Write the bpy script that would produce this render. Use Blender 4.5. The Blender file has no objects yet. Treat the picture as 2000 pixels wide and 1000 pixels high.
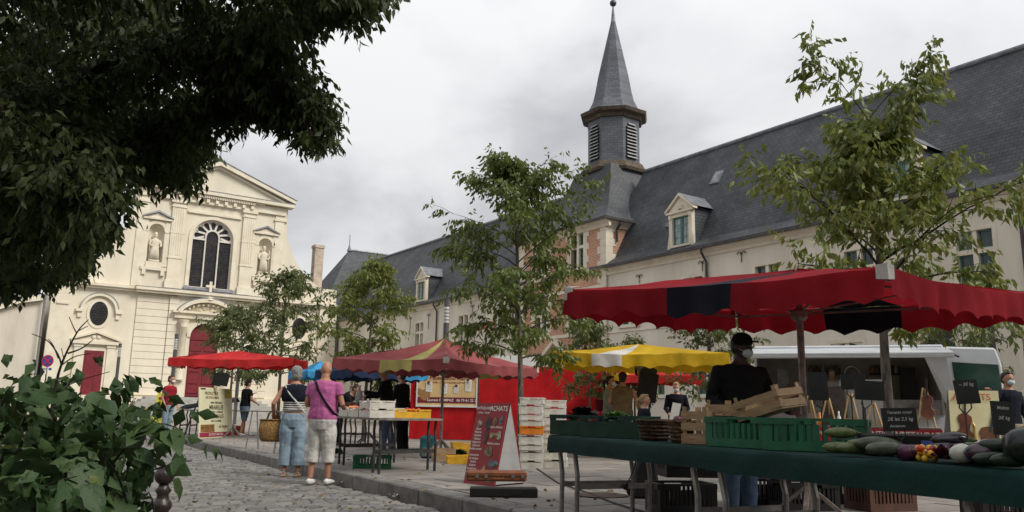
import bpy, bmesh, math, random
import numpy as np
from mathutils import Vector, Matrix, noise
random.seed(7)
SC = bpy.context.scene
COL = SC.collection
R = math.radians
# ------------------------------------------------------------------ camera
YAW, PITCH, ROLL, FPX, EYE = R(34.378), R(10.941), R(1.051), 1574.8, 1.05
_f = Vector((math.sin(YAW)*math.cos(PITCH), math.cos(YAW)*math.cos(PITCH), math.sin(PITCH)))
_r0 = Vector((math.cos(YAW), -math.sin(YAW), 0)); _u0 = _r0.cross(_f)
_r = _r0*math.cos(ROLL)+_u0*math.sin(ROLL); _u = -_r0*math.sin(ROLL)+_u0*math.cos(ROLL)
CAM = Vector((0, 0, EYE))
cd = bpy.data.cameras.new('camera'); cam = bpy.data.objects.new('camera', cd); COL.objects.link(cam)
cd.sensor_width = 36; cd.lens = FPX/2000*36; cd.clip_start = .05; cd.clip_end = 2000
m = Matrix((( _r.x, _u.x, -_f.x, 0), (_r.y, _u.y, -_f.y, 0), (_r.z, _u.z, -_f.z, EYE), (0, 0, 0, 1)))
cam.matrix_world = m
SC.camera = cam
# ------------------------------------------------------------------ sky and sun
SUN_EL, SUN_AZ = R(44), R(152)          # azimuth clockwise from +Y
W = bpy.data.worlds.new('World'); SC.world = W; W.use_nodes = True
nt = W.node_tree; N = nt.nodes; L = nt.links; N.clear()
def nd(t, **k):
    n = N.new(t)
    for a, b in k.items(): setattr(n, a, b)
    return n
out = nd('ShaderNodeOutputWorld'); bg1 = nd('ShaderNodeBackground'); bg2 = nd('ShaderNodeBackground'); mx = nd('ShaderNodeMixShader')
sky = nd('ShaderNodeTexSky', sky_type='NISHITA', sun_disc=False, sun_elevation=SUN_EL, sun_rotation=SUN_AZ, air_density=1.2, dust_density=3)
bg1.inputs[1].default_value = .12
L.new(sky.outputs[0], bg1.inputs[0])
tc = nd('ShaderNodeTexCoord'); sep = nd('ShaderNodeSeparateXYZ'); L.new(tc.outputs['Generated'], sep.inputs[0])
def mth(op, a, b=None, clamp=False):
    n = nd('ShaderNodeMath', operation=op, use_clamp=clamp)
    for i, v in enumerate((a, b)):
        if v is None: continue
        if isinstance(v, (int, float)): n.inputs[i].default_value = v
        else: L.new(v, n.inputs[i])
    return n.outputs[0]
zz = mth('ADD', mth('MAXIMUM', sep.outputs[2], 0), .55)
cmb = nd('ShaderNodeCombineXYZ'); L.new(mth('DIVIDE', sep.outputs[0], zz), cmb.inputs[0]); L.new(mth('DIVIDE', sep.outputs[1], zz), cmb.inputs[1])
cmb.inputs[2].default_value = 121.9
n1 = nd('ShaderNodeTexNoise'); n1.inputs['Scale'].default_value = 1.9; n1.inputs['Detail'].default_value = 7; n1.inputs['Roughness'].default_value = .5; n1.inputs['Distortion'].default_value = .25
L.new(cmb.outputs[0], n1.inputs[0])
n2 = nd('ShaderNodeTexNoise'); n2.inputs['Scale'].default_value = .55; n2.inputs['Detail'].default_value = 3
mp = nd('ShaderNodeMapping'); mp.inputs['Location'].default_value = (11, 4, 2); L.new(cmb.outputs[0], mp.inputs[0]); L.new(mp.outputs[0], n2.inputs[0])
cr = nd('ShaderNodeValToRGB'); e = cr.color_ramp.elements
e[0].position = .38; e[0].color = (.58, .585, .595, 1); e[1].position = .68; e[1].color = (.27, .28, .30, 1)
e.new(.445).color = (.52, .526, .54, 1); e.new(.50).color = (.425, .435, .452, 1); e.new(.57).color = (.345, .355, .375, 1)
L.new(n1.outputs[0], cr.inputs[0]); L.new(cr.outputs[0], bg2.inputs[0])
L.new(mth('ADD', mth('MULTIPLY', mth('MAXIMUM', sep.outputs[2], 0), .55), .85), bg2.inputs[1])      # overcast sky: brighter overhead than at the horizon
cov = nd('ShaderNodeMapRange'); cov.inputs[1].default_value = .22; cov.inputs[2].default_value = .36; cov.inputs[3].default_value = .9; cov.inputs[4].default_value = 1.0
L.new(n2.outputs[0], cov.inputs[0]); L.new(cov.outputs[0], mx.inputs[0]); L.new(bg1.outputs[0], mx.inputs[1]); L.new(bg2.outputs[0], mx.inputs[2]); L.new(mx.outputs[0], out.inputs[0])
sd = bpy.data.lights.new('sun', 'SUN'); so = bpy.data.objects.new('sun', sd); COL.objects.link(so)
sd.energy = 2.1; sd.angle = R(24); sd.color = (1, .95, .87)
sv = Vector((math.sin(SUN_AZ)*math.cos(SUN_EL), math.cos(SUN_AZ)*math.cos(SUN_EL), math.sin(SUN_EL)))
so.rotation_euler = sv.to_track_quat('Z', 'Y').to_euler()
so.location = (0, 0, 60)
vs = SC.view_settings; vs.view_transform = 'Standard'; vs.look = 'None'; vs.exposure = 0.55; vs.gamma = 1
# ------------------------------------------------------------------ pixel helpers (photo is 2000 x 1000)
def ray(x, y): return _f + _r*((x-1000)/FPX) - _u*((y-500)/FPX)
def G(x, y, z=.16):                    # the point on the level z seen at a pixel
    d = ray(x, y); return CAM + d*((z-EYE)/d.z)
def C(x, y, depth): return CAM + ray(x, y)*depth
def H(u, d, z=0.):                     # right / ahead of the camera, level
    return Vector((u*math.cos(YAW)+d*math.sin(YAW), -u*math.sin(YAW)+d*math.cos(YAW), z))
RZ = -YAW                              # local x to the right of the picture, local y away from the camera
PZ = .16                               # level of the plaza; the road is 0
# ------------------------------------------------------------------ materials
MATS = {}
def mat(name, col, rough=.75, var=.12, scale=6., bump=0., bscale=60., metal=0., col2=None, trans=0., alpha=1., island=0., obj=0., spec=.4, detail=5, stretch=None):
    if name in MATS: return MATS[name]
    m = bpy.data.materials.new(name); m.use_nodes = True; t = m.node_tree; n = t.nodes; l = t.links
    p = n['Principled BSDF']; p.inputs['Roughness'].default_value = rough; p.inputs['Metallic'].default_value = metal
    p.inputs['Specular IOR Level'].default_value = spec
    c2 = col2 or tuple(max(0, c*(1-2.2*var)) for c in col)
    tc = n.new('ShaderNodeTexCoord'); no = n.new('ShaderNodeTexNoise'); no.inputs['Scale'].default_value = scale; no.inputs['Detail'].default_value = detail; no.inputs['Roughness'].default_value = .6
    src = tc.outputs['Object']
    if stretch:
        mpn = n.new('ShaderNodeMapping'); mpn.inputs['Scale'].default_value = stretch; l.new(src, mpn.inputs[0]); src = mpn.outputs[0]
    l.new(src, no.inputs[0])
    rp = n.new('ShaderNodeMapRange'); rp.inputs[1].default_value = .35; rp.inputs[2].default_value = .7; l.new(no.outputs[0], rp.inputs[0])
    fac = rp.outputs[0]
    if island or obj:
        g = n.new('ShaderNodeNewGeometry'); oi = n.new('ShaderNodeObjectInfo')
        ad = n.new('ShaderNodeMath'); ad.operation = 'ADD'; l.new(g.outputs['Random Per Island'], ad.inputs[0]); l.new(oi.outputs['Random'], ad.inputs[1])
        fr = n.new('ShaderNodeMath'); fr.operation = 'FRACT'; l.new(ad.outputs[0], fr.inputs[0])
        mm = n.new('ShaderNodeMix'); mm.inputs[0].default_value = max(island, obj); l.new(fac, mm.inputs[2]); l.new(fr.outputs[0], mm.inputs[3]); fac = mm.outputs[0]
    mix = n.new('ShaderNodeMix'); mix.data_type = 'RGBA'; mix.inputs[6].default_value = (*col, 1); mix.inputs[7].default_value = (*c2, 1); l.new(fac, mix.inputs[0])
    l.new(mix.outputs[2], p.inputs['Base Color'])
    if bump:
        b = n.new('ShaderNodeBump'); b.inputs['Strength'].default_value = bump; b.inputs['Distance'].default_value = .02
        n3 = n.new('ShaderNodeTexNoise'); n3.inputs['Scale'].default_value = bscale; n3.inputs['Detail'].default_value = 4; l.new(tc.outputs['Object'], n3.inputs[0])
        l.new(n3.outputs[0], b.inputs['Height']); l.new(b.outputs[0], p.inputs['Normal'])
    if trans:
        tr = n.new('ShaderNodeBsdfTranslucent'); l.new(mix.outputs[2], tr.inputs[0]); ms = n.new('ShaderNodeMixShader'); ms.inputs[0].default_value = trans
        l.new(p.outputs[0], ms.inputs[1]); l.new(tr.outputs[0], ms.inputs[2]); l.new(ms.outputs[0], n['Material Output'].inputs[0])
    if alpha < 1: p.inputs['Alpha'].default_value = alpha
    MATS[name] = m; return m
def brickmat(name, c1, c2, mortar, bw, bh, mort=.012, rough=.85, axes='yz', bump=.4, stain=.25):
    """courses laid out in metres on the wall's own axes"""
    if name in MATS: return MATS[name]
    m = bpy.data.materials.new(name); m.use_nodes = True; t = m.node_tree; n = t.nodes; l = t.links
    p = n['Principled BSDF']; p.inputs['Roughness'].default_value = rough; p.inputs['Specular IOR Level'].default_value = .3
    tc = n.new('ShaderNodeTexCoord'); s = n.new('ShaderNodeSeparateXYZ'); l.new(tc.outputs['Object'], s.inputs[0]); cb = n.new('ShaderNodeCombineXYZ')
    ix = {'x': 0, 'y': 1, 'z': 2}
    l.new(s.outputs[ix[axes[0]]], cb.inputs[0]); l.new(s.outputs[ix[axes[1]]], cb.inputs[1])
    b = n.new('ShaderNodeTexBrick'); b.inputs['Scale'].default_value = 1; b.inputs['Brick Width'].default_value = bw; b.inputs['Row Height'].default_value = bh; b.inputs['Mortar Size'].default_value = mort
    b.inputs['Color1'].default_value = (*c1, 1); b.inputs['Color2'].default_value = (*c2, 1); b.inputs['Mortar'].default_value = (*mortar, 1); b.inputs['Bias'].default_value = 0
    l.new(cb.outputs[0], b.inputs[0])
    no = n.new('ShaderNodeTexNoise'); no.inputs['Scale'].default_value = .7; no.inputs['Detail'].default_value = 8; no.inputs['Roughness'].default_value = .68; l.new(tc.outputs['Object'], no.inputs[0])
    rp = n.new('ShaderNodeMapRange'); rp.inputs[1].default_value = .35; rp.inputs[2].default_value = .7; rp.inputs[3].default_value = 1+stain*.5; rp.inputs[4].default_value = 1-stain; l.new(no.outputs[0], rp.inputs[0])
    hs = n.new('ShaderNodeVectorMath'); hs.operation = 'SCALE'; l.new(b.outputs[0], hs.inputs[0]); l.new(rp.outputs[0], hs.inputs['Scale']); l.new(hs.outputs[0], p.inputs['Base Color'])
    if bump:
        bp = n.new('ShaderNodeBump'); bp.inputs['Strength'].default_value = bump; bp.inputs['Distance'].default_value = .01; bp.invert = True
        l.new(b.outputs['Fac'], bp.inputs['Height']); l.new(bp.outputs[0], p.inputs['Normal'])
    MATS[name] = m; return m
# ------------------------------------------------------------------ mesh helpers
class MB:
    def __init__(s): s.v = []; s.f = []; s.m = []
    def add(s, vs, fs, mi=0, M=None):
        o = len(s.v)
        s.v += [tuple(M @ Vector(v)) for v in vs] if M is not None else [tuple(v) for v in vs]
        s.f += [tuple(i+o for i in f) for f in fs]; s.m += [mi]*len(fs); return s
    def box(s, a, b, mi=0, M=None):
        x0, y0, z0 = a; x1, y1, z1 = b
        if x0 > x1: x0, x1 = x1, x0
        if y0 > y1: y0, y1 = y1, y0
        if z0 > z1: z0, z1 = z1, z0
        return s.add([(x0,y0,z0),(x1,y0,z0),(x1,y1,z0),(x0,y1,z0),(x0,y0,z1),(x1,y0,z1),(x1,y1,z1),(x0,y1,z1)],
                     [(0,3,2,1),(4,5,6,7),(0,1,5,4),(1,2,6,5),(2,3,7,6),(3,0,4,7)], mi, M)
    def bar(s, p0, p1, w, h=None, mi=0):          # rectangular bar between two points
        p0 = Vector(p0); p1 = Vector(p1); d = p1-p0; ln = d.length; q = d.to_track_quat('Z', 'Y').to_matrix().to_4x4(); h = h or w
        return s.box((-w/2, -h/2, 0), (w/2, h/2, ln), mi, Matrix.Translation(p0) @ q)
    def tube(s, pts, rad, n=8, mi=0, cap=True):
        pts = [Vector(p) for p in pts]; rad = rad if isinstance(rad, (list, tuple)) else [rad]*len(pts)
        vs = []; fs = []; up = None
        for i, p in enumerate(pts):
            d = (pts[min(i+1, len(pts)-1)]-pts[max(i-1, 0)]).normalized()
            if up is None: up = Vector((1, 0, 0)) if abs(d.x) < .8 else Vector((0, 1, 0))
            a = (up-d*up.dot(d)).normalized(); b = d.cross(a); up = a
            rr = rad[i]; rx, ry = rr if isinstance(rr, (tuple, list)) else (rr, rr)
            for k in range(n): an = 2*math.pi*k/n; vs.append(p+a*math.cos(an)*rx+b*math.sin(an)*ry)
        for i in range(len(pts)-1):
            for k in range(n): fs.append((i*n+k, i*n+(k+1) % n, (i+1)*n+(k+1) % n, (i+1)*n+k))
        if cap: fs += [tuple(range(n-1, -1, -1)), tuple((len(pts)-1)*n+k for k in range(n))]
        return s.add(vs, fs, mi)
    def rings(s, rings, mi=0):                    # rings: (centre, rx, ry) level ellipses stacked in z, optional tilt matrix
        n = 14; vs = []; fs = []
        for c, rx, ry in rings:
            for k in range(n): a = 2*math.pi*k/n; vs.append((c[0]+math.cos(a)*rx, c[1]+math.sin(a)*ry, c[2]))
        for i in range(len(rings)-1):
            for k in range(n): fs.append((i*n+k, i*n+(k+1) % n, (i+1)*n+(k+1) % n, (i+1)*n+k))
        fs += [tuple(range(n-1, -1, -1)), tuple((len(rings)-1)*n+k for k in range(n))]
        return s.add(vs, fs, mi)
    def lathe(s, prof, at=(0, 0, 0), n=16, mi=0, M=None):    # profile (r, z)
        at = Vector(at); vs = []; fs = []
        for r, z in prof:
            for k in range(n): a = 2*math.pi*k/n; vs.append(at+Vector((r*math.cos(a), r*math.sin(a), z)))
        for i in range(len(prof)-1):
            for k in range(n): fs.append((i*n+k, i*n+(k+1) % n, (i+1)*n+(k+1) % n, (i+1)*n+k))
        fs += [tuple(range(n-1, -1, -1)), tuple((len(prof)-1)*n+k for k in range(n))]
        return s.add(vs, fs, mi, M)
    def ball(s, c, r, mi=0, n=12, M=None):
        rx, ry, rz = r if isinstance(r, (tuple, list)) else (r, r, r); h = max(4, n//2); vs = []; fs = []
        for i in range(1, h):
            t = math.pi*i/h
            for k in range(n): a = 2*math.pi*k/n; vs.append((c[0]+rx*math.sin(t)*math.cos(a), c[1]+ry*math.sin(t)*math.sin(a), c[2]-rz*math.cos(t)))
        b = len(vs); vs += [(c[0], c[1], c[2]-rz), (c[0], c[1], c[2]+rz)]
        for i in range(h-2):
            for k in range(n): fs.append((i*n+k, i*n+(k+1) % n, (i+1)*n+(k+1) % n, (i+1)*n+k))
        for k in range(n): fs.append((b, (k+1) % n, k)); fs.append((b+1, (h-2)*n+k, (h-2)*n+(k+1) % n))
        return s.add(vs, fs, mi, M)
    def prism(s, poly, ax, a, b, mi=0, M=None):   # polygon extruded along axis ax ('x','y','z') from a to b
        def q(p, t): return (t, p[0], p[1]) if ax == 'x' else (p[0], t, p[1]) if ax == 'y' else (p[0], p[1], t)
        n = len(poly); vs = [q(p, a) for p in poly]+[q(p, b) for p in poly]
        return s.add(vs, [tuple(range(n)), tuple(range(2*n-1, n-1, -1))]+[(i, i+n, (i+1) % n+n, (i+1) % n) for i in range(n)], mi, M)
    def build(s, name, mats, parent=None, smooth=False, bevel=0, fixn=True, M=None):
        me = bpy.data.meshes.new(name); me.from_pydata(s.v, [], s.f)
        mats = mats if isinstance(mats, (list, tuple)) else [mats]
        for mm in mats: me.materials.append(mm)
        if len(mats) > 1: me.polygons.foreach_set('material_index', s.m)
        if fixn:
            bm = bmesh.new(); bm.from_mesh(me); bmesh.ops.recalc_face_normals(bm, faces=bm.faces); bm.to_mesh(me); bm.free()
        if smooth: me.polygons.foreach_set('use_smooth', [True]*len(me.polygons))
        o = bpy.data.objects.new(name, me); COL.objects.link(o)
        if parent: o.parent = parent
        if M is not None: o.matrix_local = M
        if bevel:
            b = o.modifiers.new('bevel', 'BEVEL'); b.width = bevel; b.segments = 1; b.limit_method = 'ANGLE'
        me.update(); return o
def tag(o, label, cat, group=None, kind=None):
    if label: o['label'] = label
    if cat: o['category'] = cat
    if group: o['group'] = group
    if kind: o['kind'] = kind
    return o
def thing(name, label, cat, loc=(0, 0, 0), rz=0, group=None):
    o = bpy.data.objects.new(name, None); COL.objects.link(o); o.empty_display_size = .1
    o.location = loc; o.rotation_euler = (0, 0, rz); return tag(o, label, cat, group)
def copy_tree(o, parent=None):
    c = o.copy(); COL.objects.link(c); c.parent = parent
    for ch in list(o.children): copy_tree(ch, c)
    return c
def struct(o): o['kind'] = 'structure'; return o
def text(s, size, material, parent, loc, rot=(math.pi/2, 0, 0), name='lettering', align='CENTER', sx=1., shear=0.):
    cu = bpy.data.curves.new('t', 'FONT'); cu.body = s; cu.size = size; cu.align_x = align; cu.align_y = 'CENTER'; cu.shear = shear; cu.resolution_u = 3; cu.offset = size*.012
    o = bpy.data.objects.new('t', cu); COL.objects.link(o)
    me = bpy.data.meshes.new_from_object(o.evaluated_get(bpy.context.evaluated_depsgraph_get())); bpy.data.objects.remove(o); bpy.data.curves.remove(cu)
    me.materials.clear(); me.materials.append(material)
    q = bpy.data.objects.new(name, me); COL.objects.link(q); q.parent = parent; q.location = loc; q.rotation_euler = rot; q.scale = (sx, 1, 1); return q
# ------------------------------------------------------------------ the setting: ground, road of setts, kerb, plaza
KX = lambda y: 4.05 + .063*y          # road-side face of the kerb
M_ground = mat('earth grey', (.16, .15, .14), .9, .2, .6, .3)
b = MB().box((-150, -60, -.4), (150, 230, -.07)); struct(b.build('ground', M_ground))
M_bed = mat('joint sand', (.075, .068, .06), .95, .25, 9, .3)
M_sett = mat('granite setts', (.225, .21, .19), .6, .3, 14, .55, 70, col2=(.07, .066, .064), island=.7, spec=.5)
yy0, yy1 = -6, 62
road = struct(MB().add([(-16, yy0, -.03), (KX(yy0), yy0, -.03), (KX(yy1), yy1, -.03), (-16, yy1, -.03)], [(0, 1, 2, 3)]).build('road', M_bed))
rng = random.Random(3)
def sett_geo(w, d, j):
    ch = .016; a, c = w/2, d/2
    vs = [(-a, -c, -.05), (a, -c, -.05), (a, c, -.05), (-a, c, -.05), (-a, -c, -.014), (a, -c, -.014), (a, c, -.014), (-a, c, -.014),
          (-a+ch, -c+ch, j()), (a-ch, -c+ch, j()), (a-ch, c-ch, j()), (-a+ch, c-ch, j())]
    return vs, [(0,1,5,4),(1,2,6,5),(2,3,7,6),(3,0,4,7),(4,5,9,8),(5,6,10,9),(6,7,11,10),(7,4,8,11),(8,9,10,11)]
variants = []
for k in range(14):
    w, d = rng.uniform(.13, .21), rng.uniform(.098, .112)
    vs, fs = sett_geo(w, d, lambda: rng.uniform(-.006, .006)); variants.append((w, d, vs, fs))
vmesh = []
for w, d, vs, fs in variants:
    me = bpy.data.meshes.new('sett'); me.from_pydata(vs, [], fs); me.materials.append(M_sett); vmesh.append(me)
def in_frame(p, mx=0):
    v = Vector(p)-CAM; dep = v.dot(_f)
    if dep < .3: return None
    x = 1000+FPX*v.dot(_r)/dep; y = 500-FPX*v.dot(_u)/dep
    return (x, y, dep) if -mx < x < 2000+mx and -mx < y < 1000+mx else None
cand = []; rest = MB(); y = 3.0; row = 0
while y < 34:
    x = KX(y)-.03-rng.uniform(0, .12); xl = -9 if y > 7 else -4
    while x > xl:
        k = rng.randrange(14); w, d = variants[k][:2]
        c = (x-w/2, y+rng.uniform(-.006, .006)+.02*math.sin(x*1.3+row), rng.uniform(-.007, .007)+.012*math.sin(x*.9)*math.sin(y*.7)); x -= w+rng.uniform(.012, .022)
        fr = in_frame(c)
        cand.append(((fr[2] if fr and (fr[0] > 330) else 1e3), c, k, rng.uniform(-.04, .04)))
    y += .121; row += 1
cand.sort(key=lambda t: t[0])
for i, (dp, c, k, a) in enumerate(cand):
    if i < 300:
        o = bpy.data.objects.new('sett', vmesh[k]); COL.objects.link(o); o.parent = road; o.location = c; o.rotation_euler.z = a
    else:
        w, d, vs, fs = variants[k]; rest.add(vs, fs, 0, Matrix.Translation(c) @ Matrix.Rotation(a, 4, 'Z'))
o = rest.build('setts', M_sett, road, fixn=False); o['kind'] = 'stuff'
far = MB().add([(-16, 34, -.006), (KX(34), 34, -.006), (KX(62), 62, -.006), (-16, 62, -.006)], [(0, 1, 2, 3)])
far.build('far_setts', brickmat('far setts', (.2, .185, .165), (.13, .125, .12), (.07, .065, .06), .2, .14, .012, .7, 'xy', .3, .3), road)
# kerb
M_kerb = mat('kerb granite', (.25, .235, .215), .75, .3, 5, .35, 90, obj=.35)
kerb = struct(MB().add([(KX(yy0)+.02, yy0, -.05), (KX(yy0)+.30, yy0, -.05), (KX(yy0)+.30, yy0, PZ-.03), (KX(yy0)+.02, yy0, PZ-.03), (KX(yy1)+.02, yy1, -.05), (KX(yy1)+.30, yy1, -.05), (KX(yy1)+.30, yy1, PZ-.03), (KX(yy1)+.02, yy1, PZ-.03)],
    [(0,1,2,3),(4,5,6,7),(0,3,7,4),(3,2,6,7),(2,1,5,6)]).build('kerb', M_bed))
y = 3.2; ka = math.atan(.063)
kme = [MB().box((0, -l/2, -.06), (.31, l/2, PZ+.004)) for l in (.96, 1.08, 1.2)]
kob = []
for kk, mb_ in enumerate(kme):
    o = mb_.build('kerb_stone', M_kerb, kerb, bevel=.018); kob.append(o)
i = 0
while y < 44:
    l = (.96, 1.08, 1.2)[i % 3]
    o = kob[i] if i < 3 else kob[i % 3].copy()
    if i >= 3: COL.objects.link(o)
    o.parent = kerb; o.location = (KX(y+l/2)+rng.uniform(-.004, .004), y+l/2, rng.uniform(-.003, .003)); o.rotation_euler.z = -ka; y += l+.008; i += 1
# plaza
M_slab = mat('paving stone', (.30, .27, .24), .78, .16, 2.2, .3, 60, col2=(.165, .152, .14), island=.6, obj=.6)
plaza = struct(MB().add([(KX(yy0)+.3, yy0, PZ-.03), (60, yy0, PZ-.03), (60, 66, PZ-.03), (KX(66)+.3, 66, PZ-.03)], [(0, 1, 2, 3)]).build('plaza', M_bed))
SW, SD = .90, .48
slm = []
for k in range(4):
    me = MB().box((-SW/2+.006, -SD/2+.006, -.06), (SW/2-.006, SD/2-.006, 0)).build('paving_slab', M_slab); slm.append(me.data); bpy.data.objects.remove(me)
cand = []; y = 3.2; row = 0
while y < 30:
    x = KX(y)+.33+SW/2+(row % 2)*SW*.5+(.21 if row % 3 == 0 else 0)
    # first slab of a row is cut short against the kerb
    fx0 = KX(y)+.325; wcut = x-SW/2-fx0
    if wcut > .1: cand.append((1e4, (fx0+wcut/2, y, PZ-.001), wcut))
    while x < 24.5:
        c = (x, y, PZ+rng.uniform(-.004, .003)); fr = in_frame(c); cand.append((fr[2] if fr else 1e3, c, SW)); x += SW
    y += SD; row += 1
cand.sort(key=lambda t: t[0]); rest = MB()
for i, (dp, c, w) in enumerate(cand):
    if i < 290:
        o = bpy.data.objects.new('paving_slab', slm[i % 4]); COL.objects.link(o); o.parent = plaza; o.location = c; o.rotation_euler = (rng.uniform(-.003, .003), rng.uniform(-.003, .003), 0)
    else: rest.box((c[0]-w/2+.006, c[1]-SD/2+.006, c[2]-.03), (c[0]+w/2-.006, c[1]+SD/2-.006, c[2]))
o = rest.build('paving', M_slab, plaza); o['kind'] = 'stuff'
MB().add([(KX(30)+.33, 30, PZ-.002), (60, 30, PZ-.002), (60, 66, PZ-.002), (KX(66)+.33, 66, PZ-.002)], [(0,1,2,3)]).build('far_paving', brickmat('far paving', (.31, .27, .235), (.25, .22, .195), (.15, .14, .13), .9, .48, .012, .8, 'xy', .2, .2), plaza)
# drain grate in the plaza behind the dark green table
g = thing('drain_grate', 'round dark drain cover set in the plaza paving behind the green table', 'drain cover', G(1175, 968)+Vector((0, 0, .004)))
g.location.z = PZ+.004
MB().lathe([(.30, 0), (.30, .006), (.27, .008), (.0, .006)], n=20).build('cover', mat('brown iron', (.10, .065, .045), .8, .3, 20, .3), g)
# ------------------------------------------------------------------ long college building on the right (facade plane X = XB)
S = 1.2                                 # metres per measured unit of the two far buildings
ux = lambda v: v*S
uz = lambda v: (v-EYE)*S+EYE
XB = ux(21)
M_render = mat('cream render', (.74, .685, .575), .9, .09, .55, .25, 40, col2=(.54, .49, .405), detail=10, spec=.2, stretch=(1, 1, .25))
M_stone = mat('dressed limestone', (.74, .67, .54), .85, .1, 1.5, .2, 50, col2=(.58, .52, .42), detail=8, spec=.2)
M_slate = brickmat('slate roof', (.078, .082, .088), (.055, .058, .064), (.03, .031, .034), .26, .14, .012, .55, 'yz', .6, .5)
M_slx = brickmat('slate roof x', (.085, .09, .097), (.058, .062, .068), (.03, .031, .034), .26, .14, .012, .55, 'xz', .6, .5)
M_brick = brickmat('red brick', (.52, .205, .115), (.40, .145, .085), (.55, .45, .34), .23, .075, .013, .9, 'yz', .4, .2)
M_brickx = brickmat('red brick x', (.52, .205, .115), (.40, .145, .085), (.55, .45, .34), .23, .075, .013, .9, 'xz', .4, .2)
M_zinc = mat('dark zinc', (.075, .07, .07), .5, .2, 4, .1, metal=.3)
M_lead = mat('lead', (.24, .25, .27), .5, .25, 3, .2, metal=.3)
M_glass = mat('old window glass', (.035, .04, .042), .08, .3, 2, 0, spec=.8)
M_green = mat('green window paint', (.075, .20, .17), .5, .2, 10)
M_whitew = mat('pale window paint', (.55, .53, .47), .6, .1, 10)
M_iron = mat('wrought iron', (.045, .035, .03), .6, .3, 20)
lb = thing('college_building', 'long two-storey cream building with steep slate roof and pointed spire', 'building', (XB, ux(24), 0))
def LB(o): o.parent = lb; o.location = Vector(o.location)-Vector(lb.location); return o
y0, y1, p0, p1 = ux(-4), ux(51), ux(23.93), ux(29.95)
EV, RDX, RDZ = uz(6.85), ux(24), uz(11.5)
# --- windows: (centre y unit, z0, z1 unit, half width unit, kind)
wins = []
for yc in (16.22, 13.65, 11.08, 8.5, 5.9, 18.9, 21.4): wins.append((yc, 1.75, 3.16, .5, 'arch', M_green))
for yc in (39.65, 43.9, 34.95, 30.9, 22.7, 19.45, 16.3, 13.1, 9.9, 6.6): wins.append((yc, 4.4, 5.8, .45, 'cross', M_whitew if yc > 30 else M_green))
for yc in (33.2, 36.2, 40.5, 44.5, 48.3): wins.append((yc, 1.6, 3.1, .45, 'cross', M_whitew))
def cut_wall(rects, ya, yb, za, zb):
    """wall rectangle with rectangular openings, as strips between sorted cuts"""
    ys = sorted({ya, yb, *[r[0] for r in rects], *[r[1] for r in rects]}); zs = sorted({za, zb, *[r[2] for r in rects], *[r[3] for r in rects]})
    for i in range(len(ys)-1):
        run = None
        for j in range(len(zs)-1):
            cy, cz = (ys[i]+ys[i+1])/2, (zs[j]+zs[j+1])/2
            hole = any(r[0] < cy < r[1] and r[2] < cz < r[3] for r in rects)
            if not hole:
                if run is None: run = zs[j]
                end = zs[j+1]
            if (hole or j == len(zs)-2) and run is not None: yield ys[i], ys[i+1], run, end; run = None
def wall_x(name, rects, ya, yb, za, zb, X, th, M):
    mb = MB()
    for a, b_, c, d in cut_wall(rects, ya, yb, za, zb): mb.add([(X, a, c), (X, b_, c), (X, b_, d), (X, a, d)], [(0, 3, 2, 1)])
    for a, b_, c, d in rects:           # reveals
        mb.add([(X, a, c), (X+th, a, c), (X+th, a, d), (X, a, d)], [(0, 1, 2, 3)]); mb.add([(X, b_, c), (X+th, b_, c), (X+th, b_, d), (X, b_, d)], [(0, 3, 2, 1)])
        mb.add([(X, a, c), (X, b_, c), (X+th, b_, c), (X+th, a, c)], [(0, 1, 2, 3)]); mb.add([(X, a, d), (X, b_, d), (X+th, b_, d), (X+th, a, d)], [(0, 3, 2, 1)])
    return LB(mb.build(name, M, fixn=False))
rects = [(ux(yc-hw), ux(yc+hw), uz(a), uz(b_)) for yc, a, b_, hw, k, mm in wins]
inpav = lambda r: r[0] < p1 and r[1] > p0
wall_x('wall', [r for r in rects if r[1] <= p0], y0, p0, 0, EV, XB, .25, M_render)
wall_x('wall', [r for r in rects if r[0] >= p1], p1, y1, 0, EV, XB, .25, M_render)
LB(MB().box((XB+.6, y0, 0), (ux(27), y1, EV-.05)).build('rear_wall', M_render))
LB(MB().add([(XB, y0, EV), (ux(27), y0, EV), (RDX, y0, RDZ), (XB, y0, 0), (ux(27), y0, 0)], [(0, 1, 2), (3, 4, 1, 0)]).build('gable_wall', M_render))
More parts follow.
